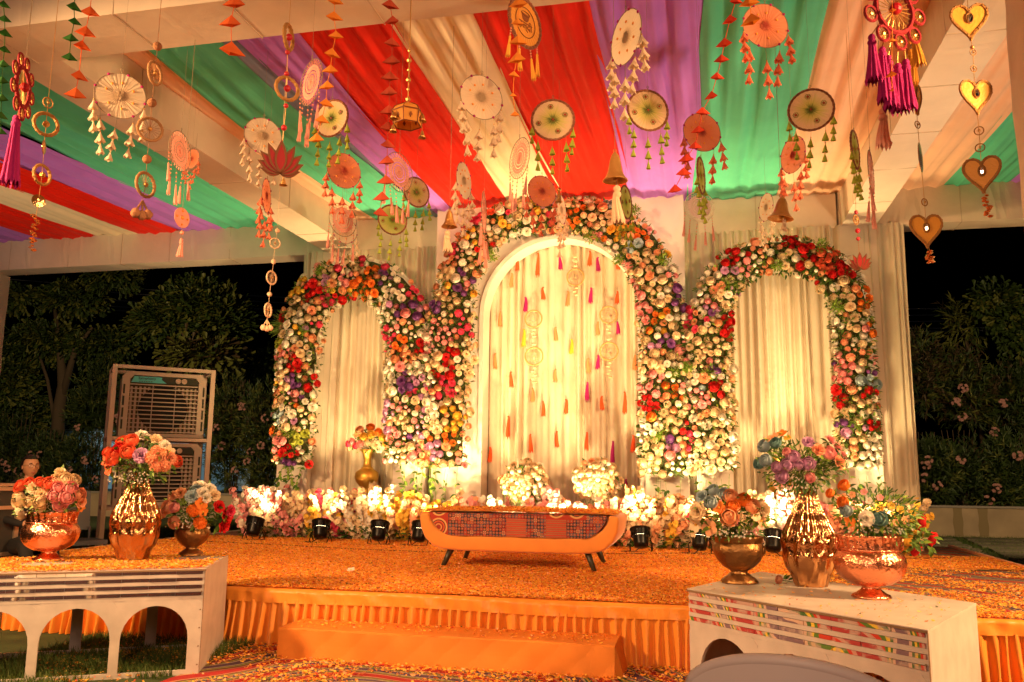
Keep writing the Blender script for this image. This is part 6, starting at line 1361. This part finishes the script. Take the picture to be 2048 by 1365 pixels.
p = atY(430, 760, 21.5); O3 = (p.x, 21.5)
tree('ragged young palm with yellowing leaves right of the air coolers', p.x, 21.5, [(0, 0, 0, .09), PT(425, 740, 21.5, .05, O3)], [L3(410, 715, 21.5, 60, 40, 14, O3), L3(370, 705, 21.5, 30, 30, 12, O3)], 420, .6, FISH, 53, (0, 2, 6, 3), .2, .3)
p = atY(520, 730, 24); O4 = (p.x, 24)
tree('dim tree behind the hedge beside the left arch panel', p.x, 24, [(0, 0, 0, .12), PT(520, 760, 24, .08, O4)], [L3(500, 745, 24, 60, 60, 18, O4), L3(560, 725, 24, 40, 60, 14, O4)], 900, .4, FISH, 54, (6, 3, 1, 0), .3)
def shrub(label, px, pw, py0, py1, Y, n, seed, mw, flowers=0, ls=.26, cat='shrub', name='flowering_shrub', upr=.6):
    n = int(n*2.2); ls *= .60
    p = atY(px, 980, Y); t = thing(name, label, cat, (p.x, Y, .5)); O = (p.x, Y); k = depth((p.x, Y, 1))/FPX; rr = random.Random(seed); cy = (py0+py1)/2; h = (py1-py0)/2
    lobes = [L3(px+rr.uniform(-.5, .5)*pw, cy+rr.uniform(-.5, .6)*h, Y+rr.uniform(-.3, .3), pw*.55, 40, h*.6, O) for _ in range(4)]+[L3(px, cy, Y, pw*.8, 50, h*.95, O)]
    foliage('leaves', t, lobes, n, ls, LSL, seed, mw, 0, upr)
    s = MB()
    for i in range(7): a = (i-3)*pw*k*.12; s.tube([(a*.5, 0, 0), (a, .05, 1.0), (a*1.6, .0, 1.9*h*k)], [.025, .018, .008], 5)
    s.build('stems', m_bark, t)
    for i in range(flowers):
        x, y = px+rr.uniform(-1, 1)*pw*.9, rr.uniform(cy-h*.5, py1-h*.15); c = atY(x, y, Y-.75); Ms = []; c = c-Vector((p.x, Y, .5))
        for j in range(rr.randint(7, 12)): v = Vector((rr.gauss(0, 1), -abs(rr.gauss(0, .6)), rr.gauss(0, 1))).normalized(); Ms.append(Mnp(xf(c+v*.085, v+Vector((0, -1, .2)), .036, rr.uniform(0, 6))))
        b = PROTO_FL['open']; scatter('blossom_cluster', (b.v, b.f), Ms, [0]*len(Ms), [m_ol], t)
    return t
shrub('pink flowering oleander at the far left behind the seated woman', 20, 60, 830, 1000, 21.6, 2600, 61, (5, 4, 1, 0), 9); shrub('oleander with pale blossoms left of the forked trunk', 90, 55, 860, 1000, 21.4, 2200, 62, (5, 4, 1, 0), 8)
shrub('dark oleander between the forked trunk and the air coolers', 165, 60, 870, 1000, 21.5, 2200, 63, (6, 3, 1, 0), 8); shrub('tall dark bamboo like shrub left of the air coolers', 190, 55, 730, 880, 22.0, 2600, 64, (5, 4, 2, 0), 3, .3)
shrub('leafy shrub behind the air cooler stand', 300, 80, 760, 1000, 21.6, 3000, 65, (4, 4, 2, 0), 4, .3); shrub('olive green bamboo like shrub right of the air coolers', 460, 50, 740, 990, 21.6, 4200, 66, (2, 4, 5, 1), 7, .28)
shrub('olive shrub with a few pink blossoms beside the left arch panel', 535, 45, 760, 990, 21.4, 3400, 67, (3, 4, 4, 1), 8, .28); shrub('shrub behind the backdrop at the left', 610, 50, 800, 990, 21.8, 1200, 68, (4, 4, 2, 0), 0, .3)
for a in (('bronze leaved shrub just right of the white drape', 1852, 40, 665, 830, 21.6, 1500, 71, (3, 2, 2, 6), 0), ('tall bronze and green shrub with broad leaf rosettes at right', 1925, 55, 690, 860, 21.8, 2600, 72, (4, 3, 3, 5), 3), ('dark shrub at the right edge of the view', 2020, 45, 720, 880, 22.0, 1800, 73, (6, 3, 1, 2), 2),
          ('green oleander with three pink blossoms right of the white drape', 1865, 45, 880, 1010, 21.3, 2600, 74, (3, 5, 2, 0), 4), ('dark oleander in the gap between the right hand shrubs', 1935, 40, 880, 1012, 21.5, 1600, 75, (7, 2, 0, 1), 1), ('green oleander at the foot of the right edge', 2010, 50, 870, 1014, 21.3, 2600, 76, (3, 5, 2, 0), 3)):
    shrub(*a, ls=.30)
p = atY(1960, 760, 22.5); O5 = (p.x, 22.5)
tree('thin yellowish sapling rising above the right shrubs', p.x, 22.5, [(0, 0, 0, .06), PT(1945, 720, 22.5, .04, O5), PT(1915, 640, 22.5, .02, O5)], [L3(1925, 650, 22.5, 40, 20, 42, O5), L3(1960, 640, 22.5, 25, 20, 22, O5)], 260, .42, LSL, 77, (0, 3, 7, 1), .2, .2)
p = atY(2040, 800, 22); O6 = (p.x, 22)
tree('arching green palm frond tree at the right edge', p.x, 22, [(0, 0, 0, .1), PT(2045, 720, 22, .07, O6), PT(2060, 640, 22, .04, O6)], [L3(1985, 600, 22, 26, 20, 16, O6), L3(2015, 628, 22, 26, 20, 18, O6), L3(2042, 660, 22, 22, 20, 34, O6)], 1000, .40, FISH, 78, (1, 6, 3, 0), .3)
# pale wall far behind the forked tree
t = thing('boundary_wall', 'pale bluish boundary wall glimpsed behind the forked tree', 'wall', (-19.8, 28, 0)); MB().box(-7, 7, 0, .25, 0, 2.7).build('wall_face', mat('pale_wall', (.55, .62, .62), .8, var=.1, vs_=1), t); MB().box(-7.05, 7.05, -.04, .29, 2.702, 2.78).build('coping', m_cope, t)
# overhead wires with spreaders
m_cab = mat('aluminium_cable', (.7, .7, .72), .4, .8)
for i, (ya, yb, yc) in enumerate([(558, 568, 575), (568, 578, 588), (584, 592, 600), (596, 604, 614), (604, 612, 620)]):
    b = MB(); P = [atY(-60, ya-6, 30), atY(300, yb, 30), atY(600, yb+4, 30), atY(2100, yc+40, 30)]; b.tube([P[0]+(P[-1]-P[0])*s+Vector((0, 0, -2.2*s*(1-s))) for s in [k/24 for k in range(25)]], .02, 4)
    lab = ['topmost', 'second', 'third', 'fourth', 'lowest'][i]; tag(b.build('overhead_wire', m_cab), f'{lab} overhead power line crossing the night sky', 'power line', 'overhead power lines')
# air coolers stacked on a steel stand
m_steel = mat('painted_steel', (.58, .42, .32), .5, .2, bump=.1, bs=30); m_cool = mat('cooler_plastic', (.50, .38, .29), .5); m_dark = mat('cooler_dark_panel', (.03, .03, .015), .5); m_teal = mat('teal_label', (.10, .50, .50), .4); m_pad = mat('honeycomb_pad', (.12, .09, .04), .9, bump=1, bs=40)
Yc = 10.4; A_ = atY(240, 737, Yc); Bc = atY(425, 742, Yc); cc = (A_+Bc)/2; CX = 0; CW_ = .64; ZT = A_.z; ZM = atY(240, 878, Yc).z; CR = R(41)
t = thing('cooler_stand', 'two tier square tube steel stand holding the air coolers', 'stand', (cc.x, Yc, 0), CR)
ZB = ZM-(ZT-ZM)+.06
for sx in (-1, 1):
    for y in (0, .75): MB().box(sx*CW_-.03, sx*CW_+.03, y-.03, y+.03, 0, ZT).build('leg', m_steel, t)
for z in (ZT-.045, ZM-.03, ZB-.03):
    for y in (0, .75): MB().box(-CW_+.032, CW_-.032, y-.025, y+.025, z, z+.045).build('cross_bar', m_steel, t)
    for sx in (-1, 1): MB().box(sx*CW_-.025, sx*CW_+.025, .032, .718, z, z+.045).build('side_bar', m_steel, t)
def cooler(label, z0, h, lab):
    w_ = CW_-.09; c = thing('air_cooler', label, 'air cooler', (cc.x+.02-.08*math.sin(CR), Yc+.08*math.cos(CR), z0), CR, 'air coolers on the steel stand'); ch = .07
    out = [(-w_, 0), (w_, 0), (w_, h-ch), (w_-ch, h), (-w_+ch, h), (-w_, h-ch)]; iw = w_-.10; inn = [(-iw, .05), (iw, .05), (iw, h-.10), (iw-.05, h-.05), (-iw+.05, h-.05), (-iw, h-.10)]
    b = MB(); b.strip(out+[out[0]], inn+[inn[0]], 0, .10, ends=False); b.build('front_frame', m_cool, c)
    b = MB(); b.prism([(x*.98, z*.99+.003) for x, z in out], .102, .58); b.build('body', m_cool, c)
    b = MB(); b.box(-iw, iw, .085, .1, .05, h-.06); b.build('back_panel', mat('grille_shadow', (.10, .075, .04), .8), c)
    for k in range(16): x = -iw+.03+(2*iw-.06)*k/15; MB().box(x-.014, x+.014, .066, .085, .06, h-.20).build('vertical_vane', m_cool, c)
    b = MB(); b.lathe([(0, 0), (h*.36, 0), (h*.36, .012), (0, .012)], 40, M=Matrix.Translation((0, .062, h*.44)) @ Matrix.Rotation(PI/2, 4, 'X')); b.build('fan_opening', mat('fan_dark', (.012, .012, .008), .7), c)
    for k in range(5):
        a = 2*PI*k/5; b = MB(); b.add([(0, 0, .03), (.03, -.008, h*.33), (h*.12, .01, h*.30), (.04, .0, .03)], [(0, 1, 2, 3)], Matrix.Translation((0, .046, h*.44)) @ Matrix.Rotation(a, 4, 'Y')); b.build('fan_blade', m_blk2, c)
    zt = h-.165; n = 12
    for k in range(n): z = .07+(zt-.08)*k/(n-1); MB().box(-iw+.004, iw-.004, .004, .03, z-.007, z+.007).build('louver', m_cool, c)
    for s in (-.33, .33): MB().box(s*iw-.006, s*iw+.006, .031, .045, .06, zt).build('louver_tie', m_cool, c)
    b = MB(); b.prism([(-iw+.01, zt+.015), (iw-.01, zt+.015), (iw-.01, h-.105), (iw-.05, h-.06), (-iw+.05, h-.06), (-iw+.01, h-.105)], .012, .03); b.build('control_panel', m_dark, c)
    if lab:
        b = MB(); b.prism([(-iw+.012, zt+.017), (iw*-.02+.03, zt+.017), (-iw*.10, h-.10), (-iw*.10, h-.063), (-iw+.052, h-.063)], .004, .010); b.build('teal_label', m_teal, c)
        b = MB(); [b.box(-iw+.11+.03*i, -iw+.132+.03*i, .0022, .0038, h-.138, h-.128) for i in range(6)]; b.build('small_print', m_dark, c)
        for txt, sz, z in (('Symphony', .055, h-.105),):
            lettering('lettering', txt, sz, .001, m_blk2, c, (-iw+.10, .0025, z))
    for x in (.38, .56):
        b = MB(); b.lathe([(.038, 0), (.036, .02), (.0, .022)], 20, M=Matrix.Translation((x*iw, .011, h-.105)) @ Matrix.Rotation(PI/2, 4, 'X')); b.box(-.006, .006, -.016, -.011, -.03, .03, M=Matrix.Translation((x*iw, 0, h-.105))); b.build('knob', mat('silver_knob', (.7, .55, .42), .3, .6), c)
    for k in range(4):
        z = .1+k*(h-.25)/4
        for s in (-1, 1): b = MB(); b.box(s*(w_-.03)-.012, s*(w_-.03)+.012, -.006, -.001, z, z+(h-.3)/4.6); b.build('side_vent', m_dark, c)
cooler('upper air cooler with a teal label and two knobs', ZM+.025, ZT-ZM-.10, True); cooler('lower air cooler half hidden by the vase bouquet', ZB+.025, ZM-ZB-.08, False)
# flight case at the left edge
m_alu = mat('aluminium_edge', (.62, .46, .34), .35, .8); m_case = mat('black_case_ply', (.03, .025, .02), .6)
cs = thing('flight_case', 'black flight case with aluminium edges at the left edge', 'case', (-7.05, 7.0, 0), R(-12)); w_, d_, h_ = .42, .3, 1.08
MB().box(-w_+.02, w_-.02, -d_+.02, d_-.02, .04, h_-.02).build('case_body', m_case, cs)
for sx in (-1, 1):
    for sy in (-1, 1): MB().box(sx*w_-.022*(sx > 0)*2+.0, sx*w_+.022*(sx < 0)*2, sy*d_-.044*(sy > 0), sy*d_+.044*(sy < 0), 0, h_).build('corner_post', m_alu, cs)
for z in (.04, .42, .86, h_-.04): MB().box(-w_+.046, w_-.046, -d_-.004, -d_+.02, z, z+.035).build('edge_rail', m_alu, cs); MB().box(w_-.02, w_+.004, -d_+.046, d_-.046, z, z+.035).build('edge_rail', m_alu, cs)
MB().box(-w_-.01, w_+.01, -d_-.01, d_+.01, h_+.002, h_+.03).build('lid', m_alu, cs)
b = MB(); b.tube([(-.07, -d_-.01, .6), (-.07, -d_-.04, .6), (.07, -d_-.04, .6), (.07, -d_-.01, .6)], .012, 6); b.build('handle', m_alu, cs)
tr_ = thing('tray', 'small ornate brass tray on the flight case', 'tray', (-7.12, 6.95, h_+.033)); b = MB(); b.lathe([(.0, 0), (.13, 0), (.17, .03), (.16, .035), (.12, .008), (0, .008)], 30); b.build('dish', m_brass, tr_, smooth=True)
for k in range(3): b = MB(); b.lathe([(.022, .008), (.03, .02), (.028, .07), (.012, .085), (.016, .10), (0, .11)], 12, M=Matrix.Translation((-.06+.06*k, .02*k, 0))); b.build('small_jar', m_alu, tr_, smooth=True)
# dark clay pot at the right edge
pp = atZ(2012, 1190, 0); t = thing('clay_pot', 'large dark clay pot beside the stage at the right edge', 'pot', (4.15, 10.1, 0)); kk = .012
MB().lathe([(.14, 0), (.2, .03), (.30, .22), (.31, .34), (.24, .46), (.20, .50), (.25, .56), (.25, .60), (.21, .60), (.17, .5)], 36).build('body', mat('dark_clay', (.05, .035, .025), .6, var=.3, vs_=12), t, smooth=True)

# ---------------------------------------------------------------- seated woman
m_skin = mat('skin', (.42, .21, .12), .5); m_hair = mat('black_hair', (.012, .008, .006), .45); m_blz = mat('dark_blazer', (.010, .009, .009), .8); m_shirt = mat('white_shirt', (.75, .68, .6), .7); m_chair = mat('dark_chair', (.06, .06, .07), .5)
hp = at(61, 934, 8.5); wx, wy = hp.x, hp.y; G = Vector((wx, wy, 0)); fz = hp.z
wm_ = thing('person', 'woman in dark blazer, white shirt and glasses seated at the far left', 'person', (wx, wy, 0), face_cam(hp)+.35)
def skin_body():
    V = [(0, 0, .50), (0, .02, .70), (0, .03, .92), (0, .03, fz-.19), (0, .015, fz-.12), (0, 0, fz-.06),
         (-.10, -.02, .50), (-.12, -.42, .52), (-.12, -.44, .10), (-.12, -.56, .05), (.10, -.02, .50), (.12, -.42, .52), (.12, -.44, .10), (.12, -.56, .05),
         (-.16, .03, fz-.205), (-.23, -.04, fz-.50), (-.13, -.26, fz-.55), (-.05, -.33, fz-.54), (.16, .03, fz-.205), (.23, -.04, fz-.50), (.13, -.26, fz-.55), (.05, -.33, fz-.54)]
    Ed = [(0, 1), (1, 2), (2, 3), (3, 4), (4, 5), (0, 6), (6, 7), (7, 8), (8, 9), (0, 10), (10, 11), (11, 12), (12, 13), (3, 14), (14, 15), (15, 16), (16, 17), (3, 18), (18, 19), (19, 20), (20, 21)]
    Rd = [.15, .13, .14, .075, .045, .05, .10, .075, .05, .04, .10, .075, .05, .04, .075, .05, .035, .03, .075, .05, .035, .03]
    me = bpy.data.meshes.new('body_form'); me.from_pydata(V, Ed, []); me.materials.append(m_blz); o = bpy.data.objects.new('body_form', me); COL.objects.link(o)
    o.modifiers.new('skin', 'SKIN')
    for v, r in zip(me.skin_vertices[0].data, Rd): v.radius = (r, r*.8 if r > .1 else r)
    me.skin_vertices[0].data[0].use_root = True; s = o.modifiers.new('sub', 'SUBSURF'); s.levels = 1; s.render_levels = 1
    dg = bpy.context.evaluated_depsgraph_get(); m2 = bpy.data.meshes.new_from_object(o.evaluated_get(dg)); bpy.data.objects.remove(o)
    # head joined into the same mesh
    b = MB(); b.v = [tuple(v.co) for v in m2.vertices]; b.f = [tuple(p.vertices) for p in m2.polygons]
    b.m = [1 if (m2.vertices[p.vertices[0]].co.z > fz-.16 and abs(m2.vertices[p.vertices[0]].co.x) < .09) or m2.vertices[p.vertices[0]].co.y < -.30 and m2.vertices[p.vertices[0]].co.z > .6 else 0 for p in m2.polygons]
    def hd(u, v):
        th, ph = 2*PI*u, PI*v; x, y, z = math.sin(ph)*math.sin(th), -math.sin(ph)*math.cos(th), math.cos(ph)
        wx_, wy_, wz_ = .074, .090, .108; jaw = 1-.30*max(0, -z)**1.3; X, Y_, Z = x*wx_*jaw, y*wy_*(1-.12*max(0, -z)), z*wz_
        f = math.exp(-((x/.22)**2)) if y < 0 else 0
        Y_ -= .020*f*math.exp(-((z+.12)/.16)**2); Y_ -= .008*f*math.exp(-((z+.52)/.08)**2); Y_ += .006*math.exp(-((abs(x)-.38)/.16)**2-((z-.10)/.10)**2)*(y < 0); Y_ -= .010*f*math.exp(-((z+.9)/.14)**2)
        return (X, Y_-.005, Z+fz)
    b.grid(hd, 36, 26, 1); return b
o = skin_body().build('body', [m_blz, m_skin], wm_, smooth=True)
b = MB(); b.grid(lambda u, v: (lambda th, ph: (math.sin(ph)*math.sin(th)*.084, -math.sin(ph)*math.cos(th)*.092+.020, math.cos(ph)*.112+fz+.010))(PI*.34+2*PI*.64*u, PI*(.02+.60*v)), 28, 14)
b.grid(lambda u, v: (lambda th, ph: (math.sin(ph)*math.sin(th)*.081, -math.sin(ph)*math.cos(th)*.094+.004, math.cos(ph)*.116+fz+.008))(2*PI*u, PI*(.0+.30*v)), 28, 6); b.sphere((0, .105, fz-.01), .042, 12, 8); b.build('hair', m_hair, wm_, smooth=True)
for s in (-1, 1):
    b = MB(); b.sphere((s*.029, -.078, fz+.010), .0085, 10, 6, sc=(1.4, .6, .55), mi=0); b.sphere((s*.029, -.0815, fz+.010), .0045, 8, 5, sc=(1, .6, 1), mi=1); b.build('eye', [mat('eye_white', (.7, .65, .6), .3), m_hair], wm_, smooth=True)
    b = MB(); b.tube([(s*.045, -.082, fz+.028), (s*.030, -.091, fz+.033), (s*.015, -.092, fz+.029)], .0028, 5); b.build('eyebrow', m_hair, wm_)
    b = MB(); b.sphere((s*.075, .0, fz-.005), .022, 8, 6, sc=(.35, .7, 1.1)); b.build('ear', m_skin, wm_, smooth=True)
b = MB(); b.sphere((0, -.092, fz-.056), .018, 10, 6, sc=(1.2, .5, .42)); b.build('lips', mat('lips', (.30, .07, .05), .4), wm_, smooth=True)
b = MB()
for s in (-1, 1): b.ring((s*.032, -.104, fz+.008), .023, .0016, 20, 4, sz=.75); b.tube([(s*.055, -.102, fz+.014), (s*.076, .0, fz+.012)], .0015, 4)
b.tube([(-.009, -.105, fz+.012), (.009, -.105, fz+.012)], .0016, 4); b.build('glasses', mat('spectacle_frame', (.25, .15, .08), .3, .8), wm_)
for s in (-1, 1): b = MB(); b.add([(s*.012, -.125, fz-.30), (s*.05, -.085, fz-.15), (s*.065, -.03, fz-.13), (s*.045, -.10, fz-.20)], [(0, 1, 2), (0, 2, 3)] if s > 0 else [(0, 2, 1), (0, 3, 2)]); b.add([(s*.005, -.135, fz-.34), (s*.045, -.12, fz-.19), (s*.03, -.11, fz-.17), (0, -.12, fz-.30)], [(0, 1, 2, 3)]); b.build('shirt_collar', m_shirt, wm_)
ch = thing('chair', 'dark banquet chair carrying the seated woman', 'chair', (wx, wy, 0), face_cam(hp)+.35); MB().box(-.23, .23, -.22, .22, .36, .41).build('seat', m_chair, ch)
b = MB(); b.grid(lambda u, v: (-.22+.44*u, .24+.04*math.sin(PI*u)+.05*v, .5+.42*v), 8, 6); b.grid(lambda u, v: (-.22+.44*u, .265+.04*math.sin(PI*u)+.05*v, .5+.42*v), 8, 6); b.build('backrest', m_chair, ch)
for sx in (-1, 1):
    for y in (-.2, .22): b = MB(); b.tube([(sx*.21, y, 0), (sx*.21, y, .37 if y < 0 else .55)], .013, 8); b.build('leg', m_chair, ch)
c2 = at(165, 985, 9.6); ch2 = thing('chair', 'empty dark chair beside the seated woman', 'chair', (c2.x, c2.y, 0), face_cam(c2)+.4); MB().box(-.23, .23, -.22, .22, .42, .47).build('seat', m_chair, ch2)
b = MB(); b.grid(lambda u, v: (-.22+.44*u, .24+.04*math.sin(PI*u)+.05*v, .56+.48*v*(1-.1*(2*u-1)**2)), 8, 6); b.grid(lambda u, v: (-.22+.44*u, .265+.04*math.sin(PI*u)+.05*v, .56+.48*v*(1-.1*(2*u-1)**2)), 8, 6); b.build('backrest', m_chair, ch2)
for sx in (-1, 1):
    for y in (-.2, .22): b = MB(); b.tube([(sx*.21, y, 0), (sx*.21, y, .42 if y < 0 else .60)], .013, 8); b.build('leg', m_chair, ch2)
# white chair backs nearest to the camera
m_wch = mat('white_chair_plastic', (.80, .70, .64), .45)
def shell_chair(label, loc, rz, s=1.0):
    t = thing('white_chair', label, 'chair', loc, rz); W_ = .25*s
    def q(off):
        def f(u, v):
            a = (u-.5)*2; e = (1-abs(a)**3.2)**.5 if abs(a) < 1 else 0; top_ = .80+.09*(1-a*a)**.6*1.0; return (a*W_, .07*(1-a*a)+off, .48+(top_-.48)*v)
        return f
    b = MB(); b.grid(q(0), 24, 8); b.grid(q(-.022), 24, 8)
    n = 25; f0, f1 = q(0), q(-.022); b.tube([((f0(k/24, 1)[0]), f0(k/24, 1)[1]-.011, f0(k/24, 1)[2]) for k in range(25)], .013, 8); o = b.build('backrest', m_wch, t, smooth=True)
    MB().grid(lambda u, v: (W_*(2*u-1), -.02-.42*v, .46-.02*math.sin(PI*v)*math.sin(PI*u)), 10, 10).build('seat', m_wch, t, smooth=True)
    for sx in (-1, 1):
        for y in (0, -.42): b = MB(); b.tube([(sx*W_*.9, y, .47), (sx*W_*1.05, y*1.05, 0)], .018, 8); b.build('leg', m_wch, t, smooth=True)
    return t
c = atY(1575, 1345, 1.95); shell_chair('rounded back of the white chair at the bottom of the view', (c.x, c.y-.07, .0), PI+.0-.25, .86)
c = atY(-170, 1250, 2.9); shell_chair('white chair cut off at the bottom left corner', (c.x-.1, c.y, .0), 3.6, 1.0)
print('objects', len(bpy.data.objects))
